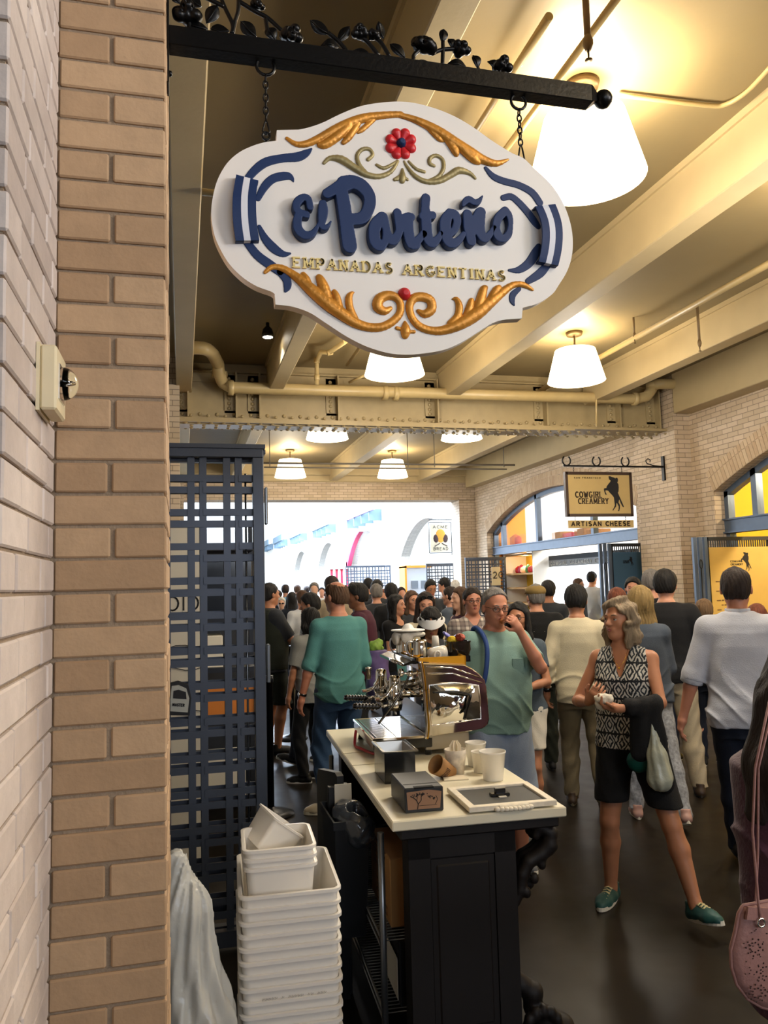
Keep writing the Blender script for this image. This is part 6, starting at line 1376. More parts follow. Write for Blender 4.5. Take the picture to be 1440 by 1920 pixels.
        s.hcap(S,(-.04*jaw,-.005,-.058),(0,.05,-.085),.022,.022,k=.025); s.hcap(S,(.04*jaw,-.005,-.058),(0,.05,-.085),.022,.022,k=.025)
        if v<.0125:
            for sg in (-1,1):
                h(S,(sg*.035,.052,-.022),(.024,.022,.024),k=.02); h(S,(sg*.080,-.006,-.008),(.010,.018,.030),k=.004)
                h(S,(sg*.030,.0945,.0035),(.017,.012,.0085),k=.008,mode='s')
            s.hcap(S,(-.034,.077,.022),(.034,.077,.022),.011,.011,k=.015)
            s.hcap(S,(0,.083,.008),(0,.104,-.024),.0075,.0125,k=.010)
            for sg in (-1,1): h(S,(sg*.011,.096,-.028),(.0085,.010,.007),k=.006)
            s.hcap(S,(-.015,.078,-.056),(.015,.078,-.056),.012,.012,k=.012)
        S.apply(lambda G,X,Y,Z:np.maximum(G,.002-Z))
        o=S.build(name,mt,smooth_it=2); return o
    def rnd(s): return R.random()
    def shirt(s,mt,name='shirt',sleeve=.5,hem=.90,inf=.014,loose=.9,v=.010,neck=None,parent=None,vneck=0,wr=.004,open_front=False,sl_r=None,z1=1.475,girth_sleeve=1.0,nosleeve_cut=True,smooth=1):
        pts=s.wr+s.el+s.sh; lo=[min([p[j] for p in pts]+[-.26])-.09 for j in range(2)]+[hem-.02]; hi=[max([p[j] for p in pts]+[.26])+.09 for j in range(2)]+[1.56]
        lo[2]=min([hem]+[p.z for p in s.wr]+[p.z for p in s.el] if sleeve>.5 else [hem]+[p.z for p in s.el])-.06
        S=SDF(lo,hi,v); s.torso(S,inf,hem,z1,k=0,loose=loose); ar=(.86 if s.fem else 1.0)*(.6+.4*s.g)*girth_sleeve
        if s.fem:
            for sg in(-1,1): S.ell(s.L((sg*.062,.088,1.275)),(.060,.050,.06),k=.04)
        if sleeve>0:
            for i in(0,1):
                S.cap(s.L((0,-.02,1.43)),s.sh[i],.042*ar+inf*.8,.050*ar+inf*.7,k=.06,clip=[(s.L((0,0,z1)),(0,0,1))])
                e=s.el[i]; sh=s.sh[i]; w=s.wr[i]; t=min(sleeve/.5,1); q=sh.lerp(e,t*.98); d=(e-sh).normalized()
                cl=[(q,tuple(d))] if sleeve<=.5 else None
                S.cap(sh,e,.051*ar+inf*.7,.041*ar+inf*.9,k=.035,clip=cl)
                if sleeve>.5:
                    t2=(sleeve-.5)/.5; q2=e.lerp(w,t2*.98); d2=(w-e).normalized(); S.cap(e,w,.042*ar+inf*.9,.028*ar+inf*.8,k=.02,clip=[(q2,tuple(d2))])
        else:
            for i in (0,1):
                S.cap(s.L((0,-.02,1.43)),s.sh[i],.045*ar+inf,.050*ar+inf,k=.04,clip=[(s.sh[i]-Vector(((-1,1)[i]*.02,0,0)),((-1,1)[i],0,0)),(s.L((0,0,z1)),(0,0,1))])
        sd=R.uniform(0,6)
        def wrk(G,X,Y,Z):
            low=np.clip((1.40-Z)*2.2,0,1)
            ph=X*21+2.2*np.sin(Z*5.5+sd)+1.1*np.sin(Z*12+Y*5+2*sd)
            a=(1-np.abs(np.sin(ph*.5)))**2; m_=.35+.65*(.5+.5*np.sin(Z*6+X*5+sd*2))
            ph2=Z*20+X*6*np.sin(sd*3)+2.0*np.sin(X*9+sd); h_=(1-np.abs(np.sin(ph2)))**3*np.exp(-((Z-.98)/.12)**2)
            return G-wr*(1.9*a*m_*low+1.4*h_)+wr*.7
        S.apply(wrk)
        nr=.062 if neck is None else neck
        S.cap(s.nb+Vector((0,.012,-.005)),s.nb+Vector((0,.02,.12)),nr,nr*1.1,mode='s',k=.008)
        if vneck: 
            S.cap(s.nb+Vector((0,.05,.03)),s.L((0,.13,1.46-vneck)),.06,.012,mode='s',k=.004)
        if open_front: S.cap(s.L((0,.2,1.45)),Vector((0,.22,hem)),.055,.075,mode='s',k=.004)
        return S.build(name,mt,parent,smooth_it=smooth)
    def pants(s,mt,name='trousers',hem=.07,top=1.0,inf=.014,v=.010,parent=None,flare=0,wr=.004):
        pts=s.knee+s.ank; lo=[min(p[j] for p in pts+s.hip)-.16 for j in range(2)]+[hem-.02]; hi=[max(p[j] for p in pts+s.hip)+.16 for j in range(2)]+[top+.02]
        S=SDF(lo,hi,v); g=s.g; s.torso(S,min(inf*.8,.011),.78,top,k=.03)
        for i in(0,1):
            S.cap(s.hip[i],s.knee[i],.088*g+inf,.056*g+inf+flare*.6,k=.03); c=s.knee[i].lerp(s.ank[i],.35); S.cap(s.knee[i],c,.055*g+inf+flare*.6,.054*g+inf+flare*.8,k=.02); S.cap(c,s.ank[i]+Vector((0,0,-.02)),.054*g+inf+flare*.8,.040*g+inf+flare,k=.02)
        sd=R.uniform(0,6)
        S.apply(lambda G,X,Y,Z: np.maximum(np.maximum(G+wr*(np.sin(Z*40+6*np.sin(X*14+sd)+5*Y)*np.clip(1.3-Z,.3,1)),hem-Z),Z-top))
        return S.build(name,mt,parent,smooth_it=1)
    def shoe(s,i,mt,msole,parent,v=.006,name='shoe',sandal=False,h=.05):
        f=Vector((-math.sin(s.fy[i]),math.cos(s.fy[i]),0)); sd=Vector((f.y,-f.x,0)); a=s.ank[i]; pit=math.radians(s.fp[i]) if s.fp else 0
        up=Vector((0,0,1)); F=f*math.cos(pit)+up*math.sin(pit); U=up*math.cos(pit)-f*math.sin(pit); b=a-U*.083
        def P(x,y,z): return b+sd*x+F*y+U*z
        S=SDF([min(P(0,-.1,0)[j],P(0,.24,0)[j])-.06 for j in range(2)]+[min(P(0,-.1,0).z,P(0,.24,0).z)-.01],[max(P(0,-.1,0)[j],P(0,.24,0)[j])+.06 for j in range(2)]+[max(P(0,-.1,.14).z,P(0,.24,.05).z)+.06],v)
        S.cap(P(0,-.045,.035),P(0,.02,.040),.036,.038,k=.01); S.cap(P(0,.02,.034),P(.006,.11,.026),.040,.044,k=.02); S.cap(P(.006,.11,.024),P(.004,.155,.022),.044,.032,k=.02); S.cap(P(0,-.03,.05),P(0,-.028,.05+h),.037,.036,k=.015)
        S.cap(P(0,.03,.06),P(0,.09,.048),.028,.024,k=.02)
        S.apply(lambda G,X,Y,Z: np.maximum(np.maximum(G,-((X-b.x)*U.x+(Y-b.y)*U.y+(Z-b.z)*U.z-.012)),((X-b.x)*U.x+(Y-b.y)*U.y+(Z-b.z)*U.z-.052-h)))
        o=S.build(name,mt,parent,smooth_it=1)
        out=[]
        for k in range(24):
            t=2*pi*k/24; y=.055+.135*math.cos(t); x=(.040+.010*math.cos(t-.3))*math.sin(t)*(1 if abs(math.cos(t))<.9 else .95); out.append((x,y))
        mb=MB(); mb.prism(out,P(0,0,.0015),sd,F,U*.022); part(mb,'sole',msole,o)
        return o
    def eyes(s,parent,lip='9a4f48',brow='brown',ms=None):
        for sg in(-1,1):
            mb=MB(); mb.sphere(s.H((sg*.030,.0735,.004)),.0118,12,0); c=Vector(s.H((sg*.030,.0735,.004))); d=(s.hR@Vector((0,1,0))); mb.sphere(tuple(c+d*.0068),.0060,10,1); part(mb,'eye',[mat('eye_white','aea59b',.3),mat('iris_brown','1e130d',.15)],parent)
            mb=MB(); mb.tube([s.H((sg*.014,.0895,.026)),s.H((sg*.030,.0895,.031)),s.H((sg*.046,.080,.025))],[.003,.0036,.0018],6); part(mb,'eyebrow',HC[brow],parent)
            mb=MB(); mb.tube([s.H((sg*.019,.0815,.0080)),s.H((sg*.030,.0845,.0105)),s.H((sg*.041,.079,.0070))],[.002,.0036,.002],6); part(mb,'eyelid',ms or mat('eyelid','8a5c48',.6),parent)
        S=SDF([c_-.05 for c_ in s.H((0,.085,-.056))],[c_+.05 for c_ in s.H((0,.085,-.056))],.0022)
        s.hcap(S,(-.020,.0840,-.0575),(0,.0925,-.0530),.0025,.0048,k=.003); s.hcap(S,(.020,.0840,-.0575),(0,.0925,-.0530),.0025,.0048,k=.003); s.hcap(S,(-.015,.0855,-.0600),(.0,.0915,-.0635),.0025,.0052,k=.003); s.hcap(S,(.015,.0855,-.0600),(.0,.0915,-.0635),.0025,.0052,k=.003)
        S.build('lips',mat('lips_'+lip,lip,.45),parent)
    def hair(s,style,mt,parent,v=.007):
        c=s.hc; long_='long' in style; lo=[c.x-.20,c.y-.24,c.z-(.46 if long_ else .26)]; hi=[c.x+.20,c.y+.2,c.z+.17]
        S=SDF(lo,hi,v); sd=R.uniform(0,9)
        vol=(.006 if 'short' in style else .010)+(.008 if 'full' in style else 0)+(.004 if 'curly' in style else 0)
        fl=s.hR@Vector((0,.80,-.60)); hp=Vector(s.H((0,.052,.050))) if 'receding' not in style else Vector(s.H((0,.020,.050)))
        if 'fringe' in style: hp=Vector(s.H((0,.085,.040)))
        cl=[(tuple(hp),tuple(fl))]
        s.hell(S,(0,-.015,.032),(.0775+vol,.095+vol,.090+vol),clip=cl); 
        s.hell(S,(0,-.045,-.010),(.068+vol*.8,.058+vol,.075),k=.02,clip=cl)
        if 'short' in style:
            for sg in(-1,1): s.hell(S,(sg*.088,.004,-.026),(.024,.030,.036),mode='s',k=.006)
            s.hell(S,(0,-.06,-.115),(.12,.10,.058),mode='s',k=.006)
        if 'bald' in style: 
            s.hell(S,(0,-.045,.118),(.062,.088,.058),mode='s',k=.02)
        if long_ or 'bob' in style:
            ln=.30 if long_ else .13
            if 'vlong' in style: ln=.42
            s.hell(S,(0,-.055,-.06-ln*.35),(.088,.048,.08+ln*.55),k=.04)
            for sg in(-1,1):
                S.cap(s.H((sg*.072,.008,.04)),s.H((sg*.086,.0,-ln*.5)),.022,.030,k=.03); S.cap(s.H((sg*.086,.0,-ln*.5)),s.H((sg*.070,.012,-ln-.02)),.030,.018,k=.03)
        if 'bun' in style: s.hell(S,(0,-.10,.06),(.035,.035,.035),k=.01)
        if 'pony' in style: S.cap(s.H((0,-.105,.01)),s.H((0,-.12,-.12)),.026,.018,k=.015)
        amp=.012 if 'curly' in style else .0035; fr=55 if 'curly' in style else 90
        if 'curly' in style:
            for k in range(34):
                a=pi+pi*((k*.618)%1.0)*1.0-.05; zz=.03-.17*(k/34); rr_=.088+.018*(k/34)
                s.hell(S,(rr_*math.cos(a),rr_*math.sin(a)*.95-.005,zz),(.024,.026,.022),k=.014)
            for k in range(5): s.hell(S,(-.086-.004*k,.012-.008*k,-.03-.024*k),(.022,.020,.020),k=.012); s.hell(S,(.084,.0-.006*k,-.03-.022*k),(.018,.018,.018),k=.012)
        amp=.012 if 'curly' in style else .0035; fr=55 if 'curly' in style else 90
        if 'curly' in style:
            for k in range(26):
                a=2*pi*k/26*3.1; zz=.07-.20*(k/26); 
                if math.sin(a)>.45 : continue
                s.hell(S,(.088*math.cos(a),.085*math.sin(a)-.015,zz),(.028,.028,.026),k=.012)
        def nz(G,X,Y,Z):
            if v<.011: G=G+.0022*np.sin(np.arctan2(Y-c.y,X-c.x)*30+4*np.sin(Z*25+sd))
            return G+amp*np.sin(X*fr+2*np.sin(Z*20+sd))*np.sin(Y*fr*.9+sd+1.5*np.sin(Z*16))*(1 if 'curly' not in style else 1)+(0 if 'curly' not in style else .006*np.sin(Z*70+X*30))
        S.apply(nz)
        # keep the face clear
        if long_ or 'bob' in style or 'curly' in style: s.hell(S,(0,.075,-.035),(.060,.075,.098),mode='s',k=.01)
        return S.build('hair',mt,parent,smooth_it=1)
    def glasses(s,parent,mt=None,up=0,dark=False):
        mb=MB(); z=.004+up; y=.098 if not up else .085
        for sg in(-1,1):
            mb.tube([s.H((sg*.031+.023*math.cos(a),y-abs(.023*math.cos(a)+.031)*.12,z+.015*math.sin(a))) for a in [2*pi*k/14 for k in range(14)]],.0021,6,closed=True)
            mb.tube([s.H((sg*.053,y-.01,z+.004)),s.H((sg*.076,.03,z+.006)),s.H((sg*.080,-.01,z))],.0018,5)
            if dark:
                pts=[s.H((sg*.031+.022*math.cos(a),y-.004,z+.014*math.sin(a))) for a in [2*pi*k/14 for k in range(14)]]; mb.add(pts,[tuple(range(14))])
        mb.tube([s.H((-.009,y,z+.004)),s.H((.009,y,z+.004))],.002,5); return part(mb,'sunglasses' if dark else 'glasses',mt or Mblk,parent)
def at(px,D):
    hz=1095-.0266*(px-720); d=ray(px,hz); k=D/d.dot(FW); return Vector((d.x*k,d.y*k,0))
def ztop(px,py,D):
    d=ray(px,py); return CAM_H+d.z*D/d.dot(FW)
def place(o,px,py,D,f,kids=()):
    p=at(px,D); z=ztop(px,py,D); S=z/1.765; o.location=p; o.scale=(S,S,S); o.rotation_euler=(0,0,-math.atan2(p.x,p.y)+math.radians(f)); return S
def person(px,py,D,f,label,q=1,skin_='fair',hair=('short','dark'),shirt=None,pants=None,shoes=('black_leather','16130f'),face=False,group=None,soles='e0dccf',extra=None,**o):
    b=Body(o); v={0:.022,1:.0125,2:.008,3:.0066}[q]
    root=b.skinmesh(v,SK[skin_]); root.name='person'; tag(root,label,'person',group)
    vc={0:.022,1:.014,2:.010,3:.008}[q]
    if hair: b.hair(hair[0],HC[hair[1]],root,{0:.016,1:.010,2:.0075,3:.006}[q])
    if shirt:
        m_,kw=shirt; b.shirt(m_,parent=root,v=vc,**kw)
    if pants:
        m_,kw=pants; b.pants(m_,parent=root,v=vc,**kw)
    if shoes and q>=1:
        for i in(0,1): b.shoe(i,mat('shoe_'+shoes[0],shoes[1],.5),mat('sole_'+soles,soles,.6),root,v=.010 if q<3 else .007)
    if face: b.eyes(root,**(face if isinstance(face,dict) else {}))
    place(root,px,py,D,f)
    if extra: extra(b,root)
    return b,root
def rel(root,b,p): return root.matrix_world@Vector(p)
# --- cloth materials
Kteal=cloth('teal','4c827f'); Kteal2=cloth('sea_green','7d9c92'); Kgrey=cloth('heather_grey','8e8f8c'); Kblack=cloth('black','0e0f12'); Knavy=cloth('dark_navy','151b28'); Kmaroon=cloth('maroon','43182a')
Kjean=cloth('blue_denim','2f4a6b'); Kjean2=cloth('dark_denim','141b2b'); Kdenimj=cloth('denim_jacket','464f5c'); Kwhite=cloth('white_shirting','b9bcc6'); Kcreamc=cloth('cream_linen','cfc4a6'); Kkhaki=cloth('khaki','6f634a'); Kkhaki2=cloth('pale_khaki','a0937a')
Klb=cloth('pale_blue_shorts','8e9db2'); Kwsh=cloth('white_shorts','cfcabd'); Kdg=cloth('slate_tee','46525d'); Kolive=cloth('dark_olive','23281f'); Kplum=cloth('plum','3c1d30'); Ktanc=cloth('tan_shirt','9a8a70'); Ktee=cloth('pale_tee','c4c8cc'); Ksky=cloth('sky_blue','6fa3c4'); Kcg=cloth('charcoal','2b2e33')
def ikat():
    M=bpy.data.materials.new('ikat_print'); M.use_nodes=True; N=M.node_tree.nodes; L=M.node_tree.links; b=N['Principled BSDF']; b.inputs['Roughness'].default_value=.85
    tc=N.new('ShaderNodeTexCoord'); n=N.new('ShaderNodeTexNoise'); n.inputs['Scale'].default_value=38; L.new(tc.outputs['Object'],n.inputs['Vector'])
    vm=N.new('ShaderNodeVectorMath'); vm.operation='MULTIPLY_ADD'; L.new(n.outputs['Color'],vm.inputs[0]); vm.inputs[1].default_value=(.022,.022,.022); L.new(tc.outputs['Object'],vm.inputs[2])
    sp=N.new('ShaderNodeSeparateXYZ'); L.new(vm.outputs[0],sp.inputs[0])
    def mth(op,a,b_=None,c_=None):
        q=N.new('ShaderNodeMath'); q.operation=op
        for k,v_ in enumerate((a,b_,c_)):
            if v_ is None: continue
            if isinstance(v_,(int,float)): q.inputs[k].default_value=v_
            else: L.new(v_,q.inputs[k])
        return q.outputs[0]
    fu=mth('ABSOLUTE',mth('SUBTRACT',mth('FRACT',mth('MULTIPLY',sp.outputs[0],15)),.5)); fw=mth('ABSOLUTE',mth('SUBTRACT',mth('FRACT',mth('MULTIPLY',sp.outputs[2],10)),.5))
    d=mth('ADD',mth('MULTIPLY',fu,2.2),mth('MULTIPLY',fw,1.7)); s_=mth('SINE',mth('MULTIPLY',d,10.5))
    band=mth('GREATER_THAN',fw,.44); s2=mth('SUBTRACT',s_,mth('MULTIPLY',band,2.5)); s3_=mth('ADD',s2,mth('MULTIPLY',n.outputs['Fac'],.8))
    r=N.new('ShaderNodeValToRGB'); L.new(mth('MULTIPLY_ADD',s3_,.4,.5),r.inputs[0]); r.color_ramp.elements[0].position=.45; r.color_ramp.elements[0].color=srgb('14171c'); r.color_ramp.elements[1].position=.85; r.color_ramp.elements[1].color=srgb('c4c0b6'); e=r.color_ramp.elements.new(.62); e.color=srgb('5a6570')
    L.new(r.outputs[0],b.inputs['Base Color']); return M
def plaid(name,base,c2,c3,s_=26):
    M=bpy.data.materials.new(name); M.use_nodes=True; N=M.node_tree.nodes; L=M.node_tree.links; b=N['Principled BSDF']; b.inputs['Roughness'].default_value=.85
    tc=N.new('ShaderNodeTexCoord'); cur=None; col=N.new('ShaderNodeRGB'); col.outputs[0].default_value=srgb(base); cur=col.outputs[0]
    for ax,c,sc_ in (('X',c2,s_),('Z',c2,s_),('X',c3,s_*.5),('Z',c3,s_*.5)):
        w_=N.new('ShaderNodeTexWave'); w_.wave_type='BANDS'; w_.bands_direction=ax; w_.inputs['Scale'].default_value=sc_*.33; L.new(tc.outputs['Object'],w_.inputs['Vector'])
        g=N.new('ShaderNodeMath'); g.operation='GREATER_THAN'; g.inputs[1].default_value=.72; L.new(w_.outputs['Fac'],g.inputs[0]); h=N.new('ShaderNodeMath'); h.operation='MULTIPLY'; h.inputs[1].default_value=.6; L.new(g.outputs[0],h.inputs[0])
        mx=N.new('ShaderNodeMix'); mx.data_type='RGBA'; L.new(h.outputs[0],mx.inputs[0]); L.new(cur,mx.inputs[6]); mx.inputs[7].default_value=srgb(c); cur=mx.outputs[2]
    L.new(cur,b.inputs['Base Color']); return M
# ---------------- nearest: woman in patterned top
def floral_extra(b,root):
    S=SDF((-.30,-.1,.75),(-.02,.42,1.30),.0075) # dark cardigan hanging over her left forearm
MI=ikat()
bF,rF=person(1166,1119,4.15,168,'woman in a black and white patterned sleeveless top and black shorts eating while striding',q=3,skin_='tan',hair=('curly bob','greyblond'),fem=True,girth=1.02,
 shirt=(MI,dict(sleeve=0,hem=.90,inf=.016,loose=.9,vneck=.14,wr=.003)),pants=(Kblack,dict(hem=.60,inf=.020,flare=.02,top=.98,name='shorts')),shoes=('teal_canvas','24504e'),
 face=dict(brow='greyblond',lip='8a4a42'),feet=[(-.34,.16,.085),(.16,-.02,.085)],foot_yaw=[48,-8],foot_pitch=[14,0],hands=[(-.015,.30,1.16),(.165,.27,1.185)],elbow=[(-.8,-.2,-.5),(.62,-.30,-.8)],hand_dir=[(.75,.35,.15),(-.5,.45,.45)],palm=[(.2,.2,.9),(-.3,-.6,.6)],curl=[1.0,1.1],head=(-26,2,0),lean=(.02,-.01))
def laces(b,i,root):
    f=Vector((-math.sin(b.fy[i]),math.cos(b.fy[i]),0)); sd=Vector((f.y,-f.x,0)); pit=math.radians(b.fp[i]); up=Vector((0,0,1)); Fv=f*math.cos(pit)+up*math.sin(pit); U=up*math.cos(pit)-f*math.sin(pit); o=b.ank[i]-U*.083
    mb=MB()
    for k in range(5):
        y=.035+.02*k; z=.092-.007*k
        mb.tube([o+sd*-.022+Fv*y+U*(z-.006),o+Fv*(y+.006)+U*(z+.003),o+sd*.022+Fv*(y+.012)+U*(z-.006)],.0035,5); mb.tube([o+sd*.022+Fv*y+U*(z-.006),o+Fv*(y+.006)+U*(z+.003),o+sd*-.022+Fv*(y+.012)+U*(z-.006)],.0035,5)
    part(mb,'laces',mat('cream_laces','d8cc9c',.8),root)
laces(bF,0,rF); laces(bF,1,rF)
mb=MB(); mb.tube([bF.L((-.05,.075,1.47)),bF.L((-.03,.115,1.40)),bF.L((0,.125,1.365)),bF.L((.03,.115,1.40)),bF.L((.05,.075,1.47))],.0015,5); mb.sphere(tuple(bF.L((0,.128,1.36))),.006,8); part(mb,'necklace',Mgoldc,rF)
mb=MB(); mb.sphere(bF.H((-.082,.0,-.045)),.006,8); part(mb,'earring',Mchr,rF)
# things she carries
S=SDF((-.05,.26,1.10),(.15,.45,1.30),.004); S.ell((.055,.345,1.215),(.055,.03,.030),noise=.006,nf=90).ell((.075,.335,1.185),(.035,.022,.035),k=.01,noise=.005,nf=80)
o=S.build('wrapped_snack',mat('white_napkin','e2dccd',.8,bump=.4,bscale=80)); o.matrix_world=Matrix.LocRotScale(rF.location,rF.rotation_euler,rF.scale); tag(o,'white paper wrapped snack held in both hands of the woman in the patterned top','snack')
def carried(o,root,label,cat): o.matrix_world=Matrix.LocRotScale(root.location,root.rotation_euler,root.scale); return tag(o,label,cat)
S=SDF((-.40,-.1,.62),(-.02,.36,1.26),.008); e=bF.el[0]; wv=bF.wr[0]
S.cap(e.lerp(wv,.15),e.lerp(wv,.75),.052,.050); S.cap(e.lerp(wv,.3)+Vector((-.01,0,-.02)),e.lerp(wv,.3)+Vector((-.05,-.03,-.42)),.055,.062,k=.03,flat=(1,.7,1)); S.cap(e.lerp(wv,.55)+Vector((0,0,-.02)),e.lerp(wv,.5)+Vector((.02,-.02,-.26)),.05,.05,k=.03,flat=(1,.7,1))
S.apply(lambda G,X,Y,Z:G+.006*np.sin(X*60+Z*8)*np.sin(Y*50+Z*10)); carried(S.build('cardigan',Kblack),rF,'black cardigan draped over the forearm of the woman in the patterned top','cardigan')
S=SDF((-.36,.0,.55),(-.04,.36,1.20),.007); S.cap((-.16,.20,1.08),(-.18,.20,.90),.014,.042,k=.02).cap((-.18,.20,.90),(-.19,.20,.78),.052,.070,k=.03)
S.apply(lambda G,X,Y,Z:G+.003*np.sin(np.arctan2(Y-.20,X+.18)*7+Z*22)); carried(S.build('plastic_carrier_bag',mat('pale_bag_film','b9bfae',.35,alpha=.88,bump=.4,bscale=40,coat=.3)),rF,'pale translucent carrier bag of groceries hanging below the black cardigan','plastic bag')
S=SDF((-.2,.05,.68),(.08,.30,1.0),.006); S.ell((-.075,.175,.855),(.066,.030,.062)); carried(S.build('pouch',mat('teal_leather','0f4a42',.4)),rF,'dark teal leather pouch at the hip of the woman in the patterned top','pouch')
# ---------------- man in white shirt, back to us
bW,rW=person(1378,1060,4.5,6,'man seen from behind in a white shirt with rolled sleeves and dark jeans',q=3,skin_='ruddy',hair=('short','dark'),girth=1.0,shirt=(Kwhite,dict(sleeve=.56,hem=.84,inf=.024,loose=.96,wr=.011,z1=1.49,neck=.058,girth_sleeve=1.15)),pants=(Kjean2,dict(inf=.016)),shoes=('black','0d0d10'),soles='15161a',
 feet=[(-.05,.28,.085),(.10,-.12,.085)],hands=[(-.335,.02,.87),(.30,.08,.93)],elbow=[(-.8,-.5,0),(.8,-.5,0)],head=(-8,0,0))
mb=MB(); mb.lathe([(.066,-.01),(.070,.03),(.066,.034),(.060,.004)],(bW.nb.x,bW.nb.y+.006,bW.nb.z+.022),24); part(mb,'collar',Kwhite,rW)
for i in (0,1):
    q=bW.el[i].lerp(bW.wr[i],.10); d=(bW.wr[i]-bW.el[i]).normalized(); mb=MB(); mb.tube([q-d*.03,q-d*.02,q+d*.025,q+d*.03],[.062,.066,.064,.058],20); part(mb,'rolled_cuff',Kwhite,rW)
# ---------------- man in cream shirt
bC,rC=person(1078,1094,5.9,2,'dark haired man seen from behind in a cream shirt and khaki trousers',q=3,skin_='tan',hair=('short full','black'),girth=1.0,shirt=(Kcreamc,dict(sleeve=.80,hem=.82,inf=.022,loose=.96,wr=.011,neck=.056,z1=1.49)),pants=(Kkhaki,dict(inf=.016)),shoes=('brown_leather','3a2a1c'),soles='5a5040',
 feet=[(-.10,.12,.085),(.14,-.08,.085)],hands=[(-.26,.02,.90),(.25,.10,.92)],head=(0,-6,0))
mb=MB(); mb.lathe([(.064,-.01),(.069,.03),(.065,.034),(.058,.004)],(bC.nb.x,bC.nb.y+.006,bC.nb.z+.004),24); part(mb,'collar',Kcreamc,rC)
q=bC.el[0].lerp(bC.wr[0],.88); d=(bC.wr[0]-bC.el[0]).normalized(); mb=MB(); mb.tube([q-d*.016,q+d*.016],[.034,.033],18); part(mb,'wristband',Mblk,rC)
# ---------------- man in pocket tee
bP,rP=person(924,1098,4.75,203,'middle aged man in glasses and a sea green pocket tee lifting food to his mouth',q=3,skin_='ruddy',hair=('short receding','grey'),girth=1.10,belly=.05,shirt=(Kteal2,dict(sleeve=.40,hem=.84,inf=.022,loose=.98,wr=.010,neck=.066,girth_sleeve=1.15)),pants=(Klb,dict(hem=.47,inf=.03,flare=.02,top=.96,name='shorts')),
 shoes=('grey_trainer','5a5a5c'),face=dict(brow='grey',lip='8a4f46'),feet=[(-.13,0,.085),(.13,.03,.085)],hands=[(-.085,.205,1.475),(.29,.06,.92)],elbow=[(-.45,.45,-1),(.5,-1,0)],hand_dir=[(.5,.1,.75),None],palm=[(.5,-.8,.0),None],curl=[1.2,.7],head=(0,-10,0))
bP.glasses(rP)
mb=MB(); z=1.27; mb.box((-.12,.150,1.21),(-.045,.158,1.31),ch=.003); part(mb,'chest_pocket',Kteal2,rP)
mb=MB(); mb.tube(spline([tuple(bP.L((.115,-.13,1.30))),tuple(bP.L((.125,-.06,1.485))),tuple(bP.L((.12,.06,1.475))),tuple(bP.L((.12,.15,1.38))),tuple(bP.L((.15,.17,1.2))),tuple(bP.L((.19,.10,1.05)))],5),.016,8); part(mb,'backpack_strap',mat('royal_blue_strap','20407c',.7),rP)
S=SDF((-.2,.10,1.42),(.08,.32,1.66),.005); h0=Vector(bP.H((-.012,.115,-.065))); S.ell(h0,(.03,.02,.016),noise=.004,nf=90); carried(S.build('empanada',mat('baked_pastry','a8622e',.6,var=.2)),rP,'piece of pastry at the mouth of the man in the pocket tee','food')
# ---------------- woman with black hair and glasses
bQ,rQ=person(969,1127,5.5,172,'woman with long black hair and glasses in a slate tee and white shorts',q=2,skin_='tan',hair=('long','black'),fem=True,shirt=(Kdg,dict(sleeve=.32,hem=.90,loose=.86)),pants=(Kwsh,dict(hem=.62,inf=.02,flare=.01,top=.97,name='shorts')),shoes=('black_leather','16130f'),face=dict(brow='black'),
 feet=[(-.1,.05,.085),(.12,-.05,.085)],hands=[(-.01,.20,1.08),(.05,.21,1.07)],elbow=[(-1,-.6,0),(1,-.6,0)],hand_dir=[(.8,.2,-.1),(-.8,.2,-.1)],curl=[.9,.9],head=(-8,0,0)); bQ.glasses(rQ)
# ---------------- teal man, jeans
bT,rT=person(632,1086,5.95,22,'balding man seen from behind in a long sleeved teal top and blue jeans',q=3,skin_='ruddy',hair=('short bald','brown'),girth=1.02,shirt=(Kteal,dict(sleeve=.60,hem=.84,inf=.02,loose=.93,wr=.010,neck=.062)),pants=(Kjean,dict(inf=.018,wr=.006)),shoes=('beige_canvas','a79c84'),soles='d4cdb6',
 feet=[(-.10,.02,.085),(.13,.05,.085)],foot_yaw=[62,10],hands=[(-.29,.05,.86),(.19,.20,1.0)],elbow=[(-.5,-1,0),(.15,-1,-.2)],head=(28,-4,0))
q=bT.el[0].lerp(bT.wr[0],.92); d=(bT.wr[0]-bT.el[0]).normalized(); mb=MB(); mb.tube([q-d*.009,q+d*.009],[.031,.031],18); part(mb,'watch_strap',Mblk,rT); mb=MB(); mb.sphere(tuple(q+Vector((-.030,0,0))),.018,12,sc3=(.4,1,1)); part(mb,'watch_face',Mchr,rT)
# purple grocery tote on his right shoulder
S=SDF((.18,-.14,.80),(.46,.14,1.26),.009); S.cap((.33,0,1.16),(.33,0,.92),.088,.10,flat=(1,.75,1),clip=[((0,0,1.20),(0,0,1))]); S.apply(lambda G,X,Y,Z:G+.005*np.sin(Z*40+X*30)*np.sin(Y*40))
o=S.build('grocery_tote',mat('purple_tote','5a4a78',.5,var=.35,vscale=9)); carried(o,rT,'purple patterned tote bag hanging beside the man in the teal top','tote bag')
S=SDF((.22,-.12,1.16),(.44,.12,1.34),.007); S.ell((.32,0,1.23),(.055,.045,.05),noise=.014,nf=60).ell((.35,0,1.26),(.03,.03,.03),noise=.01,nf=80,k=.01); carried(S.build('lettuce',mat('leaf_green','7a9a3c',.6,var=.3,vscale=30)),rT,'green lettuce sticking out of the purple tote bag','lettuce')
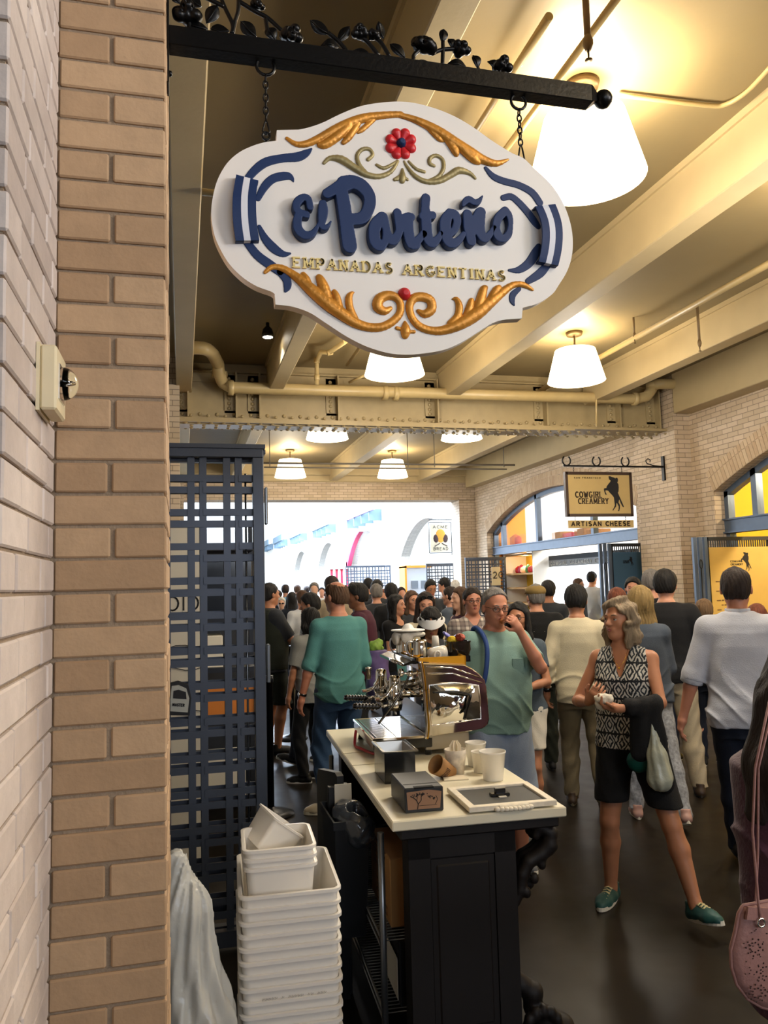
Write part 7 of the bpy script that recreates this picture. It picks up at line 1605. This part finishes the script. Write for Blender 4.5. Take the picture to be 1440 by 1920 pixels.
# ---------------- teen in grey tee
bG,rG=person(582,1138,6.9,28,'teenager seen from behind in a grey tee and black trousers with a thin shoulder strap',q=3,skin_='tan',hair=('short full bob','black'),girth=.88,shirt=(Kgrey,dict(sleeve=.42,hem=.80,inf=.024,loose=1.0,wr=.005,girth_sleeve=1.2)),pants=(Kblack,dict(inf=.02)),shoes=('black_canvas','101012'),soles='dcdad2',
 feet=[(-.11,0,.085),(.11,.06,.085)],foot_yaw=[50,40],hands=[(-.24,.06,.86),(.10,.24,1.16)],elbow=[(-.6,-.8,0),(.6,-.8,-.4)],head=(18,-6,0))
mb=MB(); mb.tube(spline([(-.10,.02,1.50),(-.04,-.115,1.42),(.08,-.145,1.25),(.17,-.12,1.05),(.19,-.04,.92)],5),.007,6); part(mb,'shoulder_strap',Mblk,rG)
# ---------------- vest man at the gate
person(505,1091,8.1,-62,'person in a dark olive vest and shorts just right of the gate',q=2,skin_='tan',hair=('short','black'),girth=1.08,shirt=(Kcg,dict(sleeve=.46,hem=.84,inf=.03,loose=1.0)),pants=(Kolive,dict(hem=.50,inf=.03,flare=.02,name='shorts')),shoes=('black','0d0d10'),soles='1a1a1a',hands=[(.02,.34,1.10),(.12,.36,1.08)],elbow=[(-.6,-.8,-.4),(.6,-.8,-.4)],
 extra=lambda b,r: b.shirt(Kolive,name='vest',sleeve=0,hem=.86,inf=.04,loose=1.0,parent=r,v=.012))
person(583,1110,7.6,70,'dark haired man in a white tee looking left behind the teen',q=2,skin_='tan',hair=('short full','black'),shirt=(Ktee,dict(sleeve=.42,hem=.86)),pants=(Kjean2,dict()),shoes=('black_trainer','121214'),face=True,feet=[(-.1,.18,.085),(.1,-.1,.085)],foot_pitch=[16,0],head=(10,-8,0))
person(683,1091,7.4,78,'young man in a maroon v neck sweater looking left behind the purple tote',q=2,skin_='brown',hair=('short full','black'),shirt=(Kmaroon,dict(sleeve=.95,hem=.84,inf=.026,loose=.98,vneck=.08)),pants=(Kcg,dict()),face=dict(brow='black',lip='6a3a30'),hands=[(-.2,.25,1.05),(.2,.25,1.05)],head=(12,-6,0),lean=(0,.05))
person(741,1113,8.1,-128,'woman with loose black hair in a black top looking to the right',q=2,skin_='fair',hair=('long','black'),fem=True,shirt=(Kblack,dict(sleeve=.3,hem=.88,neck=.10)),pants=(Kjean2,dict()),face=dict(brow='black',lip='a8504a'),head=(15,0,0),hands=[(-.05,.24,1.08),(.05,.25,1.10)])
person(771,1106,8.9,-150,'woman with long brown hair between the woman in black and the sunglasses wearer',q=2,skin_='fair',hair=('long','brown'),fem=True,shirt=(Kcg,dict(sleeve=.6,hem=.88)),pants=(Kjean,dict()),face=dict(brow='brown'))
bH,rH=person(796,1108,6.9,-172,'long haired woman with sunglasses pushed up behind the visor wearer',q=2,skin_='fair',hair=('long','dark'),fem=True,shirt=(Kcreamc,dict(sleeve=.5,hem=.88)),pants=(Kjean,dict()),face=True,head=(0,-8,0)); bH.glasses(rH,up=.085,dark=True)
bI,rI=person(806,1134,5.7,176,'woman in a white visor bending her face down behind the espresso machine',q=3,skin_='tan',hair=('bob','black'),fem=True,shirt=(Kcg,dict(sleeve=.5,hem=.88)),pants=(Kjean2,dict()),face=dict(brow='black'),head=(4,-22,0)); bI.glasses(rI,up=.062,dark=True)
mb=MB(); vs=[];n=20
for i in range(n+1):
    a=-.15*pi+ (1.3*pi)*i/n; c_,s_=math.cos(a),math.sin(a); vs+=[bI.H((.090*c_,.105*s_-.012,.040)),bI.H((.092*c_,.108*s_-.012,.062)),bI.H((.118*c_,.108*s_+.075*max(s_,0)-.012,.012+.012*abs(c_)))]
fs=[]
for i in range(n): A=i*3; fs+=[(A,A+3,A+4,A+1),(A,A+2,A+5,A+3)]
mb.add(vs,fs,0,True); o=part(mb,'visor',mat('white_visor','d8d8d8',.6),rI); sol=o.modifiers.new('thick','SOLIDIFY'); sol.thickness=.003
person(806,1084,11.0,-160,'dark haired man looking down in front of the pinned pictures',q=1,skin_='tan',hair=('short','black'),shirt=(Kcg,dict(sleeve=.5)),pants=(Kjean2,dict()),face=True,head=(0,-20,0))
person(833,1081,13,80,'person in a dark cap near the hazy gate',q=1,skin_='fair',hair=('short fringe','black'),shirt=(Kwhite,dict(sleeve=.5)),pants=(Kjean2,dict()))
person(853,1087,14.3,10,'white haired person seen from behind near the far pier',q=1,skin_='fair',hair=('short full','white'),shirt=(Ktanc,dict(sleeve=.5)),pants=(Kkhaki,dict()))
person(843,1098,9.4,62,'woman with a dark ponytail in a denim jacket looking left',q=2,skin_='fair',hair=('short pony','dark'),fem=True,shirt=(Kdenimj,dict(sleeve=.95,inf=.028)),pants=(Kjean2,dict()),face=True)
bN,rN=person(884,1098,6.6,-166,'man with rectangular glasses in a brown and white plaid shirt',q=2,skin_='ruddy',hair=('short','dark'),shirt=(plaid('brown_plaid','c8beb2','3a2a30','6a5a58'),dict(sleeve=.5,vneck=.06)),pants=(Kjean2,dict()),face=dict(brow='dark'),head=(0,-4,0)); bN.glasses(rN)
person(862,1099,7.8,120,'woman with long brown hair and bare shoulder behind the plaid shirt man',q=2,skin_='light',hair=('long','brown'),fem=True,shirt=(Kplum,dict(sleeve=0)),pants=(Kjean2,dict()))
# tan cap man
bR,rR=person(1003,1093,7.0,8,'man in a tan flat cap and black tee seen from behind',q=2,skin_='fair',hair=('short','grey'),girth=1.08,shirt=(Kblack,dict(sleeve=.48,hem=.84,inf=.026,loose=1.0,girth_sleeve=1.15)),pants=(Kolive,dict(inf=.02)),shoes=('black','0d0d10'),soles='1a1a1a',head=(20,0,0),feet=[(-.1,-.1,.085),(.1,.12,.085)])
S=SDF([c_-.17 for c_ in bR.hc],[c_+.17 for c_ in bR.hc],.006); bR.hell(S,(0,-.012,.058),(.096,.115,.062),clip=[(bR.H((0,0,.035)),tuple(bR.hR@Vector((0,.15,-1))))]); bR.hcap(S,(0,.09,.045),(0,.13,.035),.05,.045,flat=(1,1,.18),k=.01); S.build('flat_cap',mat('tan_cap_cloth','8a7240',.85,bump=.3,bscale=150),rR)
mb=MB(); mb.box((-.05,-.152,1.31),(.05,-.150,1.318)).box((-.03,-.152,1.30),(.035,-.150,1.305)); part(mb,'back_print',Mwhitep,rR)
# blonde in denim jacket, walking
bB,rB=person(1198,1098,5.6,12,'blonde woman seen from behind in a denim jacket and pale patterned jeans mid stride',q=3,skin_='fair',hair=('long full','blond'),fem=True,shirt=(Kdenimj,dict(sleeve=.95,hem=.88,inf=.026,loose=.95,wr=.010)),pants=(cloth('pale_patterned_jeans','8f9296',var=.3) if False else mat('pale_patterned_jeans','8d9096',.9,var=.35,vscale=45,bump=.3,bscale=90),dict(inf=.012)),shoes=('pink_sandal','b08a80'),
 feet=[(-.10,.05,.085),(.16,-.36,.10)],foot_pitch=[0,-20],hands=[(-.10,.26,1.1),(.10,.26,1.1)],elbow=[(-.4,-1,0),(.4,-1,0)]); bB.glasses(rB,up=.085,dark=True)
bV,rV=person(1246,1066,6.3,4,'man with short black hair in a black tee and khaki trousers seen from behind',q=3,skin_='fair',hair=('short full','black'),girth=1.04,shirt=(Kblack,dict(sleeve=.46,hem=.86,inf=.022,loose=.94,girth_sleeve=1.15)),pants=(Kkhaki2,dict(inf=.02)),shoes=('brown_leather','3a2a1c'),soles='2a241c',feet=[(-.10,.1,.085),(.16,-.12,.085)],hands=[(-.24,.12,1.0),(.27,.14,1.02)],head=(-14,0,0))
person(1221,1065,7.3,-20,'grey haired man half hidden behind the man in the black tee',q=2,skin_='fair',hair=('short','grey'),shirt=(Kblack,dict(sleeve=.5)),pants=(Kjean2,dict()))
person(1186,1081,8.4,175,'dark haired man whose forehead shows above the blonde woman',q=2,skin_='fair',hair=('short full','black'),shirt=(Kcg,dict(sleeve=.5)),pants=(Kjean2,dict()),face=True)
person(1155,1101,7.0,5,'person with auburn and blond streaked hair just above the patterned top woman',q=2,skin_='fair',hair=('short full','auburn'),fem=True,shirt=(Kmaroon,dict(sleeve=.5)),pants=(Kjean2,dict()))
person(1316,1122,7.1,12,'brown haired boy in a black tee seen from behind beside the menu banner',q=2,skin_='fair',hair=('short full','lightbrown'),girth=.9,shirt=(Kblack,dict(sleeve=.48,hem=.84)),pants=(Kjean2,dict()))
person(1414,1130,6.3,10,'auburn haired person glimpsed right of the white shirted man',q=2,skin_='light',hair=('bob','auburn'),fem=True,shirt=(Kmaroon,dict(sleeve=.7)),pants=(Kjean2,dict()))
bX,rX=person(1084,1083,13.6,-110,'man with glasses inside the cheese shop in front of the lit wall',q=1,skin_='fair',hair=('short','brown'),shirt=(Kcg,dict(sleeve=.5)),pants=(Kjean2,dict()),face=True); bX.glasses(rX)
person(1110,1070,14.0,-35,'shop worker in a white coat at the lit cheese wall',q=1,skin_='fair',hair=('short','black'),shirt=(Ktee,dict(sleeve=.95,hem=.6)),pants=(Kcg,dict()))
person(1027,1087,9.2,0,'dark haired person behind the man in the tan cap',q=1,skin_='tan',hair=('short full','black'),shirt=(Kcg,dict(sleeve=.5)),pants=(Kjean2,dict()))
# right edge: long dark hair, plum cardigan
bE,rE=person(1535,1100,2.3,28,'woman with very long dark hair and a plum cardigan cut off by the right edge',q=3,skin_='fair',hair=('vlong long full','dark'),fem=True,girth=1.12,shirt=(mat('plum_velvet','482338',.7,sheen=.15,var=.15,vscale=20,bump=.4,bscale=60),dict(sleeve=.95,hem=.50,inf=.02,loose=1.35,wr=.008,girth_sleeve=1.0)),pants=(Kblack,dict()),shoes=('black','0d0d10'),hands=[(-.06,.27,1.02),(.10,.27,1.0)],elbow=[(-.1,-1,-.3),(.3,-1,0)])
S=SDF((bE.hc.x-.42,-.30,.92),(bE.hc.x+.30,.10,1.66),.009)
S.cap((-.07,-.05,1.62),(-.155,-.09,1.42),.095,.10,k=.03).cap((-.155,-.09,1.42),(-.225,-.10,1.24),.10,.085,k=.03).cap((-.225,-.10,1.24),(-.275,-.08,1.10),.085,.035,k=.03).cap((.02,-.10,1.5),(.0,-.15,1.12),.09,.06,k=.04)
S.apply(lambda G,X,Y,Z:G+.005*np.sin(X*90+2*np.sin(Z*12))*np.sin(Y*80+Z*6)); S.build('hair_length',HC['dark'],rE)
# perforated handbag on long straps
hb=onY(1440,1790,1.52); t=empty('handbag',(hb.x,1.52,hb.z-.1),'dusty pink perforated leather handbag on a thin strap at the right edge','handbag'); HO=Vector((hb.x,1.52,hb.z-.1))
def H2(px,py): return onY(px,py,1.52)
ol=[(1392,1697),(1384,1712),(1378,1745),(1369,1780),(1370,1812),(1380,1845),(1400,1872),(1425,1887),(1455,1895),(1490,1890),(1520,1872),(1538,1840),(1545,1790),(1538,1740),(1530,1705),(1500,1690),(1440,1688)]
L_=[H2(*p) for p in ol]; mb=MB(HO); n=len(L_); c=sum(L_,Vector())/n; vs=[];
rings=[(.0,-.016),(.55,-.016),(.85,-.013),(.96,-.008),(1,0),(.96,.010),(.85,.014),(.0,.016)]
for s_,dy in rings: vs+=[c+(p-c)*max(s_,.001)+Vector((0,dy,0)) for p in L_]
mb.add(vs,[(i*n+j,i*n+(j+1)%n,(i+1)*n+(j+1)%n,(i+1)*n+j) for i in range(7) for j in range(n)],0,True); Mpink=mat('dusty_pink_leather','9b7068',.5,var=.05,bump=.2,bscale=90); part(mb,'bag_body',Mpink,t)
mb=MB(HO); mb.tube([p+Vector((0,-.002,0)) for p in L_],.0035,6,closed=True); part(mb,'piped_edge',Mpink,t)
mb=MB(HO); a,b_=H2(1388,1716),H2(1540,1725); mb.prism([(0,0),((b_-a).length,0),((b_-a).length,.026),(.006,.026)],a+Vector((0,-.020,-.002)),(b_-a).normalized(),(0,0,1),(0,.006,0)); part(mb,'top_band',Mpink,t)
mb=MB(HO); r_=random.Random(11)
for fx,fy in ((1405,1770),(1450,1765),(1425,1815),(1475,1820),(1410,1855) ,(1455,1862),(1500,1775)):
    for k in range(9):
        an=2*pi*k/9; p=H2(fx+9*math.cos(an),fy+9*math.sin(an)); mb.sphere((p.x,1.5035,p.z),.0022,6,sc3=(1,.3,.7))
        p=H2(fx+16*math.cos(an+.3),fy+16*math.sin(an+.3)); mb.sphere((p.x,1.5035,p.z),.0017,6,sc3=(1,.3,1.2))
for k in range(90):
    p=H2(r_.uniform(1385,1530),r_.uniform(1735,1868)); 
    if (p-c).length<.095: mb.sphere((p.x,1.5038,p.z),.0014,5,sc3=(1.3,.3,.8))
part(mb,'punched_pattern',mat('dark_perforation','2a1512',.8),t)
mb=MB(HO); p=H2(1413,1722); mb.tube(link_pts((p.x,1.497,p.z),.0085,.0085,'x',14),.0026,6,closed=True); part(mb,'eyelet',Mchr,t)
mb=MB(HO); q=H2(1410,1690); mb.tube([p+Vector((0,-.022,.004)),q+Vector((0,-.02,0)),H2(1411,1560),H2(1416,1440),H2(1450,1280)],.0028,6); mb.tube([p+Vector((.004,-.02,.004)),H2(1417,1690),H2(1421,1600),H2(1422,1440),H2(1460,1280)],.0028,6); part(mb,'strap',Mpink,t)
# ---------------- crowd deep in the bright hall
far=[(527,1119,13.5,180,'white','light',Ksky,'white haired woman in dark sunglasses deep in the bright crowd',dict(fem=True)),(547,1109,12.5,5,'black','tan',Knavy,'long dark haired person in navy seen from behind in the bright crowd',dict(fem=True)),
(566,1106,10.5,20,'brown','fair',Ktee,'brown haired person in a pale shirt just left of the bald man in the crowd',{}),(589,1091,14,178,'grey','light',Ktee,'pale man facing the camera in the bright crowd',{}),(535,1095,17,0,'dark','fair',Ksky,'person in sky blue behind the sunglasses woman',{}),
(514,1099,18,30,'dark','tan',Kteal,'person in green at the gate edge of the crowd',{}),(557,1096,19,0,'brown','fair',Knavy,'small distant head beside the hanging post',{}),(622,1079,9.6,8,'dark','tan',Ktanc,'tall man in a tan shirt behind the balding man',{}),
(661,1091,14.5,0,'dark','tan',Kcg,'dark head just right of the balding man',{}),(690,1083,13.8,10,'black','tan',Kcg,'first of two dark heads above the maroon sweater man',{}),(707,1086,11.5,-8,'black','tan',Kcg,'second dark head above the maroon sweater man',{}),
(705,1094,10.6,15,'grey','fair',Kcg,'grey haired person with a pale collar behind the maroon sweater man',{}),(733,1092,9.8,4,'black','tan',Kblack,'dark haired person seen from behind above the woman in black',{}),(719,1104,13,160,'auburn','fair',Kmaroon,'reddish person between the grey haired and dark haired heads',{}),
(603,1100,19,180,'dark','fair',Kwhite,'faint distant person left of the balding man',{}),(575,1098,22,0,'dark','fair',Ksky,'tiny faint blue figure far down the hall',{}),(752,1100,14.5,200,'dark','fair',Ksky,'person in bright blue right of the dark haired head',{}),(672,1099,18,180,'brown','fair',Ktee,'faint distant person beside the maroon sweater man',{}),
(521,1106,15,-30,'dark','fair',Knavy,'dark haired person above the sunglasses woman at the gate side',{}),(645,1097,20,0,'dark','tan',Ksky,'small distant figure right of the balding man head',{})]
for px,py,D,f,h,sk,cl_,lab,kw in far:
    lg='long' if kw.get('fem') and h!='white' else 'short full'
    b,r=person(px,py,D,f,lab,q=0 if D>12 else 1,skin_=sk,hair=(lg,h),shirt=(cl_,dict(sleeve=.5)),pants=(Kjean2 if int(px)%2 else Kkhaki,dict()),shoes=None,**kw)
    if h=='white': b.glasses(r,dark=True)
